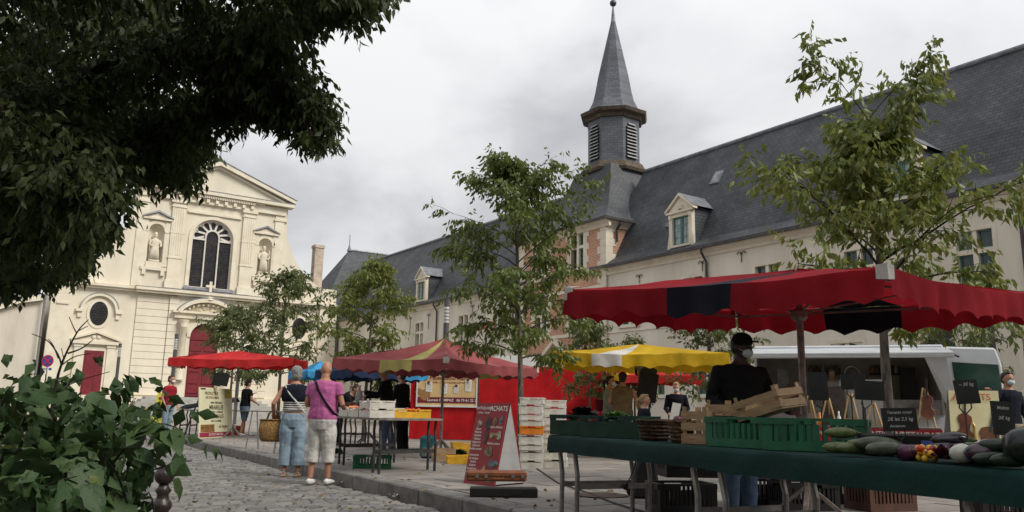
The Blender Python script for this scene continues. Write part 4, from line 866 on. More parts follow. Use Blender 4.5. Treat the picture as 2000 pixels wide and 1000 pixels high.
M_wpl = mat('white crate plastic', (.66, .64, .58), .55, .14, 9, .05, col2=(.47, .44, .37)); M_ypl = mat('yellow crate plastic', (.72, .40, .025), .5, .12, 9); M_opl = mat('orange crate plastic', (.78, .24, .02), .5, .12, 9); M_gpl = mat('green crate plastic', (.014, .125, .06), .5, .15, 9); M_dgpl = mat('dark green crate plastic', (.008, .045, .03), .5, .2, 9); M_bpl = mat('black crate plastic', (.014, .014, .015), .5, .2, 9); M_brpl = mat('brown crate plastic', (.10, .045, .03), .55, .2, 9)
MW = crate_mesh('white', .58, .38, .145, M_wpl, False); MWl = crate_mesh('whitelow', .58, .38, .10, M_wpl, False); MY = crate_mesh('yellow', .58, .38, .13, M_ypl, False); MO = crate_mesh('orange', .58, .38, .13, M_opl, False)
MG = crate_mesh('green', .58, .38, .19, M_gpl); MDG = crate_mesh('dgreen', .56, .38, .18, M_dgpl, False); MBk = crate_mesh('black', .56, .38, .27, M_bpl); MBr = crate_mesh('brown', .56, .38, .27, M_brpl)
# stacks of empty crates right of the antiques A-board
ra = random.Random(5)
base1, base2 = G(1038, 914), G(1084, 912); rzs = RZ+R(86)
def stackcr(b, items, where):
    z = PZ
    nums = ['bottom', 'second', 'third', 'fourth', 'fifth', 'sixth', 'seventh', 'eighth', 'ninth', 'tenth', 'eleventh']
    for i, (me, h, colr) in enumerate(items):
        pos = 'topmost' if i == len(items)-1 else nums[i]+' from ground' if i else 'bottom'
        crate(me, (b.x+ra.uniform(-.012, .012), b.y+ra.uniform(-.012, .012), z), rzs+ra.uniform(-.03, .03), f'{colr} plastic crate, {pos} of the {where}', 'crate', 'stacked empty crates'); z += h
stackcr(base1, [(MW, .147, 'white')]*2+[(MWl, .102, 'white')]+[(MW, .147, 'white')]+[(MO, .132, 'orange')]+[(MWl, .102, 'white')]*2+[(MW, .147, 'white')]+[(MWl, .102, 'white')], 'left stack by the tree')
stackcr(base2, [(MW, .147, 'white')]*2+[(MWl, .102, 'white')]*4+[(MW, .147, 'white')]*2+[(MWl, .102, 'white')], 'right stack by the green table')
p = G(990, 893); crate(MO, (p.x, p.y, PZ+.26), rzs, 'orange plastic crate behind the antiques A-board on a white one'); crate(MWl, (p.x, p.y, PZ+.157), rzs, 'white plastic crate under the orange one behind the A-board'); crate(MW, (p.x, p.y, PZ+.01), rzs+.05, 'white plastic crate at the bottom behind the antiques A-board')
# crates on the fruit table
def fruit(name, me, loc, label, cat, group): o = bpy.data.objects.new(name, me); COL.objects.link(o); o.location = loc; o.rotation_euler = (ra.uniform(-.5, .5), ra.uniform(-.5, .5), ra.uniform(0, 6)); return tag(o, label, cat, group)
def ballmesh(name, r, M, n=10, prof=None):
    b = MB().lathe(prof, n=n) if prof else MB().ball((0, 0, 0), r, n=n)
    o = b.build(name, M, smooth=True); me = o.data; bpy.data.objects.remove(o); return me
M_peach = mat('peach skin', (.72, .26, .06), .5, .4, 14, col2=(.55, .05, .03)); M_tom = mat('tomato skin', (.60, .035, .02), .3, .2, 9)
me_p = ballmesh('peach', .036, M_peach); me_t = ballmesh('tomato', (.034, .034, .028), M_tom)
rzM = math.atan2(exm.y, exm.x)
def oncrate(me, s, w, rot, label, fr=None, h=.145, n=0, z=zM+.001):
    p = onM(s, w); crate(me, (p.x, p.y, z), rzM+rot, label)
    for i in range(n):
        q = onM(s+ra.uniform(-.20, .20), w+ra.uniform(-.12, .12)); f = fr; fruit('peach' if f is me_p else 'tomato', f, (q.x, q.y, z+h*.82+ra.uniform(0, .03)), 'orange peach heaped in the white crate nearest the pink-shirted man' if f is me_p else 'red tomato heaped in the second white crate on the fruit table', 'fruit', 'peaches' if f is me_p else 'tomatoes')
oncrate(MW, .45, .24, 0, 'white crate of peaches at the far end of the fruit table', me_p, n=14); oncrate(MW, 1.08, .24, 0, 'white crate of red tomatoes, second along the fruit table', me_t, n=14); oncrate(MW, 1.72, .24, 0, 'white fruit crate at the near corner of the fruit table'); oncrate(MWl, 1.72, .24, 0, 'shallow white crate stacked on the corner crate of the fruit table', z=zM+.148)
oncrate(MW, .5, .72, 0, 'white crate in the second row of the fruit table, far end'); oncrate(MW, 1.12, .72, 0, 'white crate in the second row of the fruit table, middle')
oncrate(MY, 1.85, .82, R(90), 'yellow crate at the right end of the fruit table', me_t, .13, 5)
p = G(727, 914); crate(MG, (p.x, p.y, PZ), RZ+R(8), 'bright green crate on the ground under the fruit table')
# boxes on the ground behind the A-board
for px, py, me, z, rz, lb_ in ((885, 893, MY, .02, .3, 'yellow crate on a low box behind the A-board'), (910, 893, MY, .155, .2, 'yellow crate on top of another behind the antiques A-board'), (905, 905, MY, .0, .15, 'yellow crate lying lowest on the ground by the A-board')):
    p = G(px, py); crate(me, (p.x, p.y, PZ+z), RZ+rz, lb_)
# ------------------------------------------------------------------ red-walled pasta stall
M_tarp = cloth('red tarpaulin', (.52, .012, .016), trans=.08, rough=.45, bump=.35, bscale=4)
M_white = mat('white panel', (.68, .68, .67), .5, .08, 3); M_offw = mat('off white print', (.75, .73, .66), .6, .05); M_black = mat('black print', (.02, .018, .018), .6, .1); M_dkred = mat('wine red print', (.16, .012, .03), .6, .1); M_ban = mat('banner ochre', (.62, .47, .24), .6, .2, 3, col2=(.55, .33, .13))
pa = G(806, 858); ts = thing('pasta_stall', 'red tarpaulin food stall with a printed pasta banner behind the fruit table', 'stall', (pa.x, pa.y, PZ), RZ+R(1))
def tarp(name, x0, x1, z0, z1, y, M, n=26, amp=.03, wav=0):
    mb = MB(); nz = 10
    for i in range(n+1):
        for j in range(nz+1):
            x, z = x0+(x1-x0)*i/n, z0+(z1-z0)*j/nz; mb.v.append((x, y+amp*(noise.noise((x*1.7, z*1.1, 2))+.5*noise.noise((x*4+z, z*2.5, 7)))-(.05*abs(math.sin(x*2.2))*(1-j/nz)), z))
    for i in range(n):
        for j in range(nz): mb.f.append((i*(nz+1)+j, (i+1)*(nz+1)+j, (i+1)*(nz+1)+j+1, i*(nz+1)+j+1)); mb.m.append(0)
    return mb.build(name, M, ts, smooth=True, fixn=False)
tarp('front_skirt', 0, 1.95, .02, 1.02, 0, M_tarp, 14, .012); tarp('tarpaulin_wall', 1.95, 6.0, .05, 2.3, -.02, M_tarp); tarp('tarpaulin_wall', -.12, 0.1, .02, 2.2, -.01, M_tarp, 4, .01); tarp('tarpaulin_top', -.1, 2.0, 2.02, 2.28, -.01, M_tarp, 10, .01)
MB().box((-.1, .05, 0), (6, 2.2, .04)).build('floor', M_white, ts); MB().box((-.15, 2.2, .0), (6, 2.25, 2.3)).build('rear_wall', M_tarp, ts); MB().prism([(-.2, 2.31), (6.1, 2.31), (6.0, 2.55), (3.4, 2.66), (-.1, 2.5)], 'y', .0, 2.4).build('roof', M_white, ts); MB().box((5.9, 0, 0), (6, 2.2, 2.3)).build('side_wall', M_tarp, ts)
bn = MB().box((.1, -.06, 1.05), (1.93, -.03, 2.0)).build('banner', M_ban, ts)
MB().box((.1, -.064, 1.12), (1.93, -.061, 1.30)).build('banner_strip', M_dkred, bn); MB().box((.06, -.08, 1.0), (1.97, -.02, 1.05)).build('banner_rail', M_white, ts)
for x in (.06, 1.93): MB().box((x, -.08, 1.051), (x+.04, -.02, 2.0)).build('banner_rail', M_white, ts)
text('Les Pâtes Gourmandes', .185, M_dkred, bn, (1.02, -.068, 1.90)); text('ITALIENNE - PLATS CUISINÉS SUR PLACE', .072, M_dkred, bn, (1.02, -.068, 1.755)); text('Laurent COMPAZ   06 79 61 22 23', .11, M_offw, bn, (1.2, -.068, 1.21))
for x, z, w, h in ((.35, 1.47, .2, .3), (.82, 1.42, .2, .3), (1.22, 1.44, .16, .24), (1.58, 1.5, .2, .36)):
    nt_ = MB().add([(x, -.07, z), (x+w, -.07, z-.02), (x+w+.01, -.085, z+h), (x+.01, -.085, z+h)], [(0, 1, 2, 3)]).build('price_sheet', M_offw, bn); text('Menu\n~~~~~\n~~~~\n~~~~~', .055, M_black, nt_, (x+w/2, -.088, z+h/2+.0), name='print'); MB().box((x+.05, -.095, z+h-.05), (x+.12, -.075, z+h+.02)).build('clip', M_dkred, nt_)
for (x, z, r) in ((.33, 1.36, .17), (.14, 1.46, .11)):
    pl = MB().lathe([(0, 0), (r, 0), (r, .004), (0, .006)], n=18, M=Matrix.Translation((x, -.062, z)) @ Matrix.Rotation(R(90), 4, 'X')).build('printed_plate', mat('pasta print', (.45, .24, .08), .7, .7, 30, col2=(.10, .05, .03)), bn)
MB().tube([(2.0, -.35, 0), (2.0, -.35, 2.25)], .022, 8).build('front_pole', M_dsteel, ts)
# ------------------------------------------------------------------ white catering truck with open hatch
pl_, pr_ = C(1478, 815, 18.6), C(1972, 815, 16.9); dv = (pr_-pl_); Lk = dv.xy.length; rzk = math.atan2(dv.y, dv.x); kx = Lk/5.35
tk = thing('catering_truck', 'white catering truck with its side hatch open, parked before the cream building', 'truck', (pl_.x, pl_.y, PZ), rzk)
M_trk = mat('truck white paint', (.52, .54, .56), .35, .08, 2, spec=.5); M_int = mat('grey interior lining', (.36, .32, .29), .6, .15, 3); M_chrome = mat('steel counter', (.42, .42, .43), .3, .2, 6, metal=.8); M_tglass = mat('green tinted glass', (.02, .06, .05), .06, .2, 2, spec=.9)
ZL = 2.20                               # hatch lip
k = lambda x: x*kx
MB().box((0, 0, .45), (k(4.1), .05, .98)).build('lower_side', M_trk, tk, bevel=.02); MB().box((0, 1.95, .45), (k(5.3), 2.0, 2.5)).build('rear_side', M_int, tk); MB().box((0, .051, .45), (k(4.1), 1.949, .52)).build('floor', M_int, tk); MB().box((0, -.05, 2.38), (k(4.15), 2.0, 2.5)).build('roof', M_trk, tk, bevel=.03)
for x in (0, 4.05): MB().box((k(x), .06, .98), (k(x)+.05, 1.94, 2.38)).build('end_wall', M_int, tk)
MB().box((k(0), 0, .98), (k(.05), .06, 2.38)).build('hatch_post', M_trk, tk)
hl = MB().prism([(-1.05, ZL+.06), (-1.05, ZL-.02), (-1.0, ZL-.05), (-.02, 2.36), (-.02, 2.44)], 'x', k(-.05), k(4.2)).build('hatch', M_trk, tk)
for i in range(3): MB().box((k(-.05), -1.072-.002*i, ZL+.002+.028*i-.03), (k(4.2), -1.052, ZL+.02+.028*i-.03)).build('hatch_trim', mat('white aluminium', (.58, .59, .61), .3, .05, metal=.2), hl)
MB().box((k(.05), -.35, .94), (k(4.0), .3, .98)).build('counter', M_chrome, tk); MB().box((k(1.1), -.3, .981), (k(4.0), .2, 1.30)).build('glass_counter', mat('display glass', (.22, .21, .2), .08, .3, 5, spec=.8, alpha=.55), tk); MB().box((k(1.15), -.25, .985), (k(3.95), .15, 1.1)).build('display_tray', mat('deli goods', (.40, .17, .09), .6, .8, 14, col2=(.16, .09, .07)), tk)
MB().add([(k(.45), 1.94, 1.2), (k(.75), 1.94, 1.2), (k(.75), 1.94, 2.1), (k(.45), 1.94, 2.1)], [(0, 1, 2, 3)]).build('back_window', mat('bright window glass', (.33, .37, .36), .1), tk)
for x0, x1 in ((1.2, 2.15), (2.7, 3.4)):
    MB().box((k(x0), 1.65, 1.93), (k(x1), 1.949, 1.96)).build('shelf', M_black, tk)
    for i in range(6): q = ra.uniform(.04, .08); xx = k(x0)+.08+(k(x1)-k(x0)-.16)*i/5; MB().lathe([(q, 0), (q, .12), (q*.5, .16), (q*.5, .2)], (xx, 1.78, 1.96), 8).build('shelf_jar', mat(('jar a', 'jar b', 'jar c')[i % 3], ((.2, .1, .05), (.05, .05, .04), (.3, .27, .22))[i % 3], .4), tk)
MB().box((k(3.4), 1.7, 1.15), (k(3.75), 1.949, 2.1)).build('fridge', mat('black fridge', (.02, .02, .022), .3), tk)
# slanted white front and cab
MB().add([(k(3.62), -1.0, ZL-.02), (k(4.05), -.9, ZL+.03), (k(4.35), -.05, 1.15), (k(4.12), -.05, 1.2)], [(0, 1, 2, 3)]).build('hatch_side_panel', M_trk, tk)
MB().prism([(k(4.16), .45), (k(5.3), .45), (k(5.3), 2.05), (k(5.2), 2.42), (k(4.16), 2.46)], 'y', -.02, 1.94).build('cab', M_trk, tk, bevel=.04)
MB().add([(k(4.35), -.03, 1.52), (k(5.25), -.03, 1.50), (k(5.22), -.03, 2.06), (k(4.3), -.03, 2.12)], [(0, 1, 2, 3)]).build('cab_window', M_tglass, tk); MB().box((k(4.7), -.035, .6), (k(4.71), -.021, 1.48)).build('door_gap', M_black, tk)
MB().tube([(k(3.95), -.4, 2.5), (k(3.95), -.4, 2.6)], .03, 6).box((k(3.85), -.55, 2.58), (k(4.25), -.38, 2.74)).build('flood_light', M_black, tk)
for x in (.9, 4.6):
    for y in (.12, 1.7):
        w = MB().lathe([(.33, -.11), (.36, -.08), (.36, .08), (.33, .11)], n=20, M=Matrix.Translation((k(x), y, .36)) @ Matrix.Rotation(R(90), 4, 'X')).build('wheel', mat('tyre rubber', (.02, .02, .02), .9), tk, smooth=True); MB().lathe([(.2, -.125), (.2, .125)], n=14, M=Matrix.Translation((k(x), y, .36)) @ Matrix.Rotation(R(90), 4, 'X')).build('rim', M_steel, w)
for i in range(3): MB().tube([(k(.1+1.9*i), -.02, 2.35), (k(.3+1.9*i), -.5, 2.33), (k(.5+1.9*i), -.95, ZL-.03)], .02, 6).build('gas_strut', M_black, tk)
# ------------------------------------------------------------------ signs and boards
M_cream_b = mat('pale sign yellow', (.66, .65, .43), .6, .06, 2); M_rib = mat('sign wine strip', (.30, .03, .06), .6, .1)
pb = G(388, 857); pb2 = G(453, 853); db = pb2-pb; Wb = db.xy.length; Hb = 1.42
sg = thing('plum_sign_board', 'tall pale yellow printed board for mirabelle plums under the red canopy', 'sign board', (pb.x, pb.y, PZ), math.atan2(db.y, db.x))
bd = MB().add([(0, 0, 0), (Wb, 0, 0), (Wb, .12, Hb), (0, .12, Hb), (0, .02, 0), (Wb, .02, 0), (Wb, .14, Hb), (0, .14, Hb)], [(0,1,2,3),(4,7,6,5),(0,3,7,4),(1,5,6,2),(3,2,6,7)]).build('board', M_cream_b, sg)
tl = math.atan(.12/Hb); rt = (math.pi/2-tl, 0, 0)
def sgt(s, z, size, M, x=.5, sx=1.): text(s, size, M, bd, (Wb*x, .12*z/Hb-.006, z), rt, sx=sx)
M_brown = mat('brown print', (.16, .07, .03), .6, .05); M_dkb = mat('dark print', (.04, .035, .03), .6, .05)
sgt('PRODUCTEUR', Hb*.885, .125, M_brown, .36); sgt('DES CÔTES DE MEUSE', Hb*.80, .095, M_brown, .38, .85); sgt('VEND VÉRITABLES', Hb*.70, .088, M_dkb); sgt('MIRABELLES', Hb*.605, .175, M_dkb, .5, .92); sgt('RÉGION :  LORRAINE', Hb*.515, .085, M_dkb); sgt('à LONGEAUX', Hb*.425, .16, M_brown, .5, .95); sgt('FACE À LA MAIRIE', Hb*.335, .08, M_dkb); sgt('les Vergers', Hb*.225, .13, M_brown, .72, .9)
def patch(x0, x1, z0, z1, M, name, e=.004): o = MB().add([(Wb*x0, .12*z0/Hb-e, z0), (Wb*x1, .12*z0/Hb-e, z0), (Wb*x1, .12*z1/Hb-e, z1), (Wb*x0, .12*z1/Hb-e, z1)], [(0, 1, 2, 3)]).build(name, M, bd); return o
patch(.02, .98, .03, .16, M_rib, 'phone_strip'); sgt('03 29 77 02 77 / 06 84 17 83 76', .095, .085, M_offw, .5, .78); patch(.05, .45, .17, .38, mat('plum photo print', (.35, .17, .04), .6, .9, 9, col2=(.02, .015, .02)), 'printed_photo'); patch(.76, .97, Hb*.80, Hb*.985, mat('orchard print', (.55, .38, .05), .6, .9, 12, col2=(.08, .22, .05)), 'printed_photo'); patch(.04, .18, Hb*.955, Hb*.985, M_dkb, 'printed_tab')
for x in (.08, .92): MB().bar((Wb*x, .12, Hb*.9), (Wb*x, .55, 0), .03).build('prop', M_dsteel, sg)
# yellow board and pale one at the left, by the red-shirted man
p = G(305, 840); sy = thing('yellow_board', 'narrow yellow leaning board left of the red-shirted man', 'sign board', (p.x, p.y, PZ), RZ); w_ = .75; b_o = MB().add([(-.28, 0, 0), (.30, 0, 0), (.36, .15, 1.35), (-.14, .15, 1.35), (-.28, .03, 0), (.30, .03, 0), (.36, .18, 1.35), (-.14, .18, 1.35)], [(0,1,2,3),(4,7,6,5),(0,3,7,4),(1,5,6,2),(3,2,6,7)]).build('board', mat('yellow sign', (.72, .66, .06), .6, .08), sy); MB().ball((.05, .075, .72), (.09, .012, .1)).build('printed_fruit', mat('plum print', (.07, .09, .03), .6), b_o); MB().bar((.1, .18, 1.2), (.1, .6, 0), .03).build('prop', M_dsteel, sy); MB().box((-.06, .108, 1.1), (.22, .118, 1.2)).build('printed_strip', M_rib, b_o)
p = G(276, 838); sp = thing('pale_board', 'pale printed board standing by the church steps, partly behind leaves', 'sign board', (p.x, p.y, PZ), RZ); b_o = MB().box((-.45, 0, 0), (.32, .03, 1.0)).build('board', mat('pale board', (.62, .6, .52), .6, .1), sp); MB().lathe([(0, 0), (.2, 0), (.2, .004), (0, .005)], n=16, M=Matrix.Translation((.05, -.001, .6)) @ Matrix.Rotation(R(90), 4, 'X')).build('printed_fruit', mat('fruit print', (.62, .5, .2), .6, .3, 8), b_o); MB().bar((0, .03, .9), (0, .4, 0), .03).build('prop', M_dsteel, sp)
# antiques A-board: two leaves hinged at the top
q0, q1 = G(903, 953), G(1018, 925); q1 = G(1000, 953); pz = (q0+q1)/2
q0 = G(905, 944); ab = thing('antiques_a_board', 'dark red antiques A-board with printed objects and the word ACHATS', 'sign board', (q0.x, q0.y, PZ), RZ-R(42)); Wa = .53; Ha = 1.0; D_ = .52
def leaf_(y0_, y1_, M, name, par): return MB().add([(0, y0_, 0), (Wa, y0_, 0), (Wa, y1_, Ha), (0, y1_, Ha), (0, y0_+.02, 0), (Wa, y0_+.02, 0), (Wa, y1_+.02, Ha), (0, y1_+.02, Ha)], [(0,1,2,3),(4,7,6,5),(0,3,7,4),(1,5,6,2),(3,2,6,7)]).build(name, M, par)
M_abr = mat('antique board red', (.26, .022, .028), .5, .1, 4); fl = leaf_(0, D_*.5-.03, M_abr, 'front_leaf', ab); leaf_(D_, D_*.5+.0, M_abr, 'rear_leaf', ab)
MB().add([(Wa+.004, .02, .02), (Wa+.004, D_, .02), (Wa+.004, D_*.5, Ha-.02)], [(0, 1, 2)]).build('side_panel', mat('grey side panel', (.36, .355, .35), .7, .1), ab)
ta_ = math.atan((D_*.5-.03)/Ha); rta = (math.pi/2-ta_, 0, 0)
def abt(s, x, z, size, M=M_offw, sx=1.): text(s, size, M, fl, (x, (D_*.5-.03)*z/Ha-.006, z), rta, sx=sx)
abt('ANTIQUAIRE', .14, Ha*.93, .05); abt('ACHATS', .39, Ha*.925, .092, sx=.85); abt('Achat - Vente', .14, Ha*.875, .036)
for i, (x, z, s) in enumerate(((.12, .55, 'Bijoux\nMontres\nPendules\nTableaux\nArgenterie\nSculptures\nMeubles anciens'), (.12, .27, 'Instruments\nde musique\nViolons\nGuitares\nSaxophones'), (.47, .70, 'objets militaires'), (.47, .50, 'bibelots anciens'), (.45, .12, 'SUCCESSION'))): abt(s, x*.85, z, .042, sx=.8)
M_pr = [mat(f'printed antique {i}', c, .6, .5, 25) for i, c in enumerate(((.45, .38, .28), (.08, .06, .06), (.28, .2, .1), (.16, .2, .22), (.5, .42, .2)))]
for i, (x, z, w_, h_) in enumerate(((.12, .74, .09, .10), (.30, .74, .10, .17), (.43, .77, .07, .12), (.54, .78, .06, .13), (.42, .60, .13, .07), (.54, .60, .1, .12), (.30, .58, .06, .2), (.40, .40, .15, .14), (.52, .26, .18, .1), (.36, .18, .07, .12), (.10, .07, .06, .06), (.19, .07, .05, .06), (.50, .06, .16, .05))):
    e_ = .005; f_ = (D_*.5-.03)/Ha; y_ = f_*z-e_
    x *= .85
    MB().prism([(x+w_/2*math.cos(t), z+h_/2*math.sin(t)) for t in [R(30+60*j+20*((i+j) % 2)) for j in range(6)]], 'y', -.002, 0, 0, Matrix(((1, 0, 0, 0), (0, 1, f_, -e_), (0, 0, 1, 0), (0, 0, 0, 1)))).build('printed_object', M_pr[i % 5], fl)
# instrument cases in front of it
p = G(972, 960); cs = thing('violin_case', 'brown leather violin case lying against the foot of the A-board', 'instrument case', (p.x, p.y, PZ), RZ+R(6)); M_lea = mat('tan leather', (.23, .075, .028), .45, .25, 8); MB().box((-.36, -.02, .11), (.33, .20, .225)).build('body', M_lea, cs, bevel=.02); MB().box((-.362, -.024, .165), (.332, -.019, .172)).build('seam', M_black, cs); MB().tube([(-.06, -.03, .155), (-.05, -.06, .145), (.05, -.06, .145), (.06, -.03, .155)], .008, 6).build('handle', M_lea, cs)
for x in (-.24, -.14, .17, .28): MB().box((x-.018, -.028, .15), (x+.018, -.018, .19)).build('latch', M_steel, cs)
p = G(984, 972); c2 = thing('guitar_case', 'low black instrument case lying on the paving in front of the brown one', 'instrument case', (p.x, p.y, PZ), RZ+R(3)); MB().prism([(-.36, 0), (.36, 0), (.36, .2), (.1, .17), (-.05, .13), (-.2, .2), (-.36, .16)], 'z', 0, .10).build('body', M_black, c2, bevel=.012); MB().box((.1, -.012, .04), (.2, 0.0, .06)).build('handle', M_dsteel, c2)
# no-stopping sign
p = C(93, 705, 40); sn = thing('no_stopping_sign', 'round blue and red no-stopping sign on a thin pole before the church', 'traffic sign', (p.x, p.y, 0), RZ); zc = p.z
MB().tube([(0, .03, 0), (0, .03, zc+.3)], .03, 8).build('pole', M_steel, sn)
def disc(r, y, M, nm): return MB().lathe([(0, 0), (r, 0), (r, .006), (0, .006)], n=24, M=Matrix.Translation((0, y, zc)) @ Matrix.Rotation(R(90), 4, 'X')).build(nm, M, sn)
M_sr = mat('sign red', (.55, .015, .03), .4, .03); M_sb = mat('sign blue', (.02, .07, .35), .4, .03); disc(.30, .0, M_sr, 'rim'); disc(.245, -.008, M_sb, 'disc')
for a in (45, -45): MB().box((-.24, -.02, -.032), (.24, -.016, .032), 0, Matrix.Translation((0, 0 if a > 0 else -.001, zc)) @ Matrix.Rotation(R(a), 4, 'Y')).build('cross_bar', M_sr, sn)
pt = MB().box((-.27, -.01, zc-.46), (.27, 0, zc-.33)).build('plate', M_white, sn); text('SAUF', .12, M_dkb, pt, (-.08, -.014, zc-.395)); MB().box((.12, -.013, zc-.445), (.24, -.0101, zc-.345)).build('blue_square', M_sb, pt)
# ------------------------------------------------------------------ lamp columns
M_lampg = mat('grey lamp paint', (.085, .085, .09), .5, .15, 8); M_lglass = mat('frosted lamp band', (.62, .62, .62), .3, .1, 8)
def lamp(px, depth, label, h=4.45, r=.09):
    p = C(px, 800, depth); t = thing('lamp_column', label, 'street lamp', (p.x, p.y, PZ), 0, 'round grey lamp columns')
    MB().lathe([(r*1.15, 0), (r*1.15, .1), (r, .12), (r, h-.78)], n=14).build('column', M_lampg, t, smooth=False); MB().lathe([(r*.86, h-.78), (r*.86, h-.25)], n=14).build('lamp_glass', M_lglass, t)
    for i in range(4): MB().lathe([(r*.95, h-.70+.11*i), (r*.97, h-.68+.11*i), (r*.95, h-.66+.11*i)], n=14).build('ring', M_steel, t)
    MB().lathe([(r, h-.25), (r, h)], n=14).build('cap', M_lampg, t)
lamp(221, 47, 'grey lamp column left of the red side door of the church'); lamp(331, 40, 'grey lamp column rising behind the bright red canopy'); lamp(866, 25.5, 'grey lamp column between the two first floor windows, behind the maroon canopy'); lamp(1129, 33, 'grey lamp column in front of the brick pavilion'); lamp(461, 42, 'thin grey lamp column behind the church-side trees', 4.6, .06)
lamp(1950, 21.5, 'grey lamp column at the right edge behind the white truck', 4.2, .085)
# ------------------------------------------------------------------ cast-iron bollards along the near side of the road
M_cast = mat('brown cast iron', (.045, .03, .026), .35, .3, 20, .15, spec=.6)
bp = [(.0, 0), (.085, 0), (.085, .10), (.07, .13), (.052, .16), (.05, .55), (.062, .57), (.062, .60), (.045, .62), (.045, .64), (.058, .66), (.058, .69), (.04, .71), (.034, .74), (.05, .765), (.034, .785), (.03, .80)]
ballp = [(.06*math.sin(math.pi*i/10)+.001, .855-.06*math.cos(math.pi*i/10)) for i in range(11)]
bo = None
d0, d1 = C(322, 925, 4.25), C(24, 803, 15.5)
for f_, lb_ in ((0., 'nearest brown cast-iron bollard with a ball top at the edge of the bush'), (.22, 'second cast-iron bollard half hidden in the bush'), (.44, 'third cast-iron bollard behind the bush leaves'), (.63, 'fourth cast-iron bollard seen through the bush'), (.82, 'fifth cast-iron bollard at the left edge behind the bush'), (1., 'farthest cast-iron bollard at the left edge of the road')):
    p = d0.lerp(d1, f_); t = thing('bollard', lb_, 'bollard', (p.x, p.y, -.03), 0, 'cast-iron ball-topped bollards'); t.scale = (.84, .84, .84)
    if bo is None: bo = MB().lathe(bp, n=16).build('post', M_cast, smooth=True).data; bb = MB().lathe(ballp, n=16).build('ball', M_cast, smooth=True).data; [bpy.data.objects.remove(o) for o in list(bpy.data.objects) if o.data in (bo, bb)]
    for me, nm in ((bo, 'post'), (bb, 'ball')): o = bpy.data.objects.new(nm, me); COL.objects.link(o); o.parent = t
# ------------------------------------------------------------------ goods on the dark green table
rg = random.Random(11)
rzF = math.atan2(exf.y, exf.x)
def at_px(px, w):                        # point on the table seen at picture column px, w metres in from the front edge
    best = None
    for i in range(400):
        s = Lf*i/399; p = onF(s, w); p.z = ztop; v = p-CAM; x = 1000+FPX*v.dot(_r)/v.dot(_f)
        if best is None or abs(x-px) < best[0]: best = (abs(x-px), p)
    return best[1]
zT = ztop+.004
for px, w, lb_ in ((1146, .28, 'dark green crate of lettuce at the left end of the green table'), (1212, .30, 'dark green crate of herbs beside the brown basket')):
    p = at_px(px, w); crate(MDG, (p.x, p.y, zT), rzF+R(30), lb_)
M_let = mat('lettuce green', (.09, .20, .03), .6, .4, 20, trans=.2); M_dlet = mat('dark lettuce', (.05, .03, .03), .6, .5, 20)
def lettuce(p, r, M, label, n=34, sq=.55):
    mb = MB()
    for i in range(n):
        a, e_ = rg.uniform(0, 6.28), rg.uniform(.1, 1.3); d = Vector((math.cos(a)*math.cos(e_), math.sin(a)*math.cos(e_), math.sin(e_)*sq)); q = Vector((-math.sin(a), math.cos(a), 0)); c = d*r*.55; tip = d*r+Vector((0, 0, -.01)); w = r*.38
        k_ = rg.uniform(-.02, .02); mb.add([c*.3, c+q*w+Vector((0, 0, k_)), tip+q*w*.5, tip*1.08+Vector((0, 0, .012)), tip-q*w*.5, c-q*w-Vector((0, 0, k_))], [(0, 1, 2, 3), (0, 3, 4, 5)])
    return tag(mb.build('lettuce', M, fixn=False, M=Matrix.Translation(p)), label, 'lettuce', 'lettuces')
p = at_px(1206, .26); lettuce((p.x, p.y, zT+.15), .13, M_let, 'bright green leafy lettuce in the crate near the basket'); p = at_px(1138, .3); lettuce((p.x, p.y, zT+.17), .16, M_dlet, 'dark red leafy lettuce in the left-hand dark crate')
M_bask = mat('brown wicker', (.085, .045, .024), .8, .5, 40, .8, 60); M_bask2 = mat('tan wicker', (.16, .095, .045), .8, .5, 40, .8, 60)
def basket(p, r, h, M, label):
    t = thing('basket', label, 'basket', (p.x, p.y, zT)); mb = MB()
    prof = [(r*.72, 0), (r*.8, h*.3), (r*.92, h*.7), (r, h), (r*.95, h), (r*.86, h*.68), (r*.7, .02)]
    MB().lathe(prof, n=20).build('bowl', M, t, smooth=True)
    for i in range(5): z = h*(.15+.18*i); rr_ = r*(.74+.26*(z/h)); MB().tube([(rr_*math.cos(a), rr_*math.sin(a), z) for a in [2*math.pi*j/20 for j in range(21)]], .008, 5).build('weave_ring', M, t)
    MB().tube([(r*math.cos(a), r*math.sin(a), h) for a in [2*math.pi*j/20 for j in range(21)]], .013, 6).build('rim', M, t); return t
p = at_px(1279, .22); basket(p, .14, .15, M_bask, 'dark brown basket between the green crate and the smaller tan basket')
p = at_px(1331, .20); basket(p, .10, .15, M_bask2, 'small tan basket of red onions'); M_on = mat('red onion', (.14, .02, .05), .3, .3, 12); me_o = ballmesh('onion', .03, M_on)
for i in range(9): fruit('red_onion', me_o, (p.x+rg.uniform(-.06, .06), p.y+rg.uniform(-.06, .06), zT+.135+rg.uniform(0, .03)), 'small red onion heaped in the tan basket', 'onion', 'red onions in the basket')
p = at_px(1316, .30); tg_ = thing('price_tag', 'small white price tag on a stick behind the two baskets', 'price tag', (p.x, p.y, zT), RZ); MB().box((-.003, 0, 0), (.003, .004, .2)).build('stick', M_wood, tg_); MB().add([(-.035, -.004, .16), (.03, -.004, .15), (.06, .0, .28), (-.005, 0, .29)], [(0, 1, 2, 3)]).build('card', M_offw, tg_)
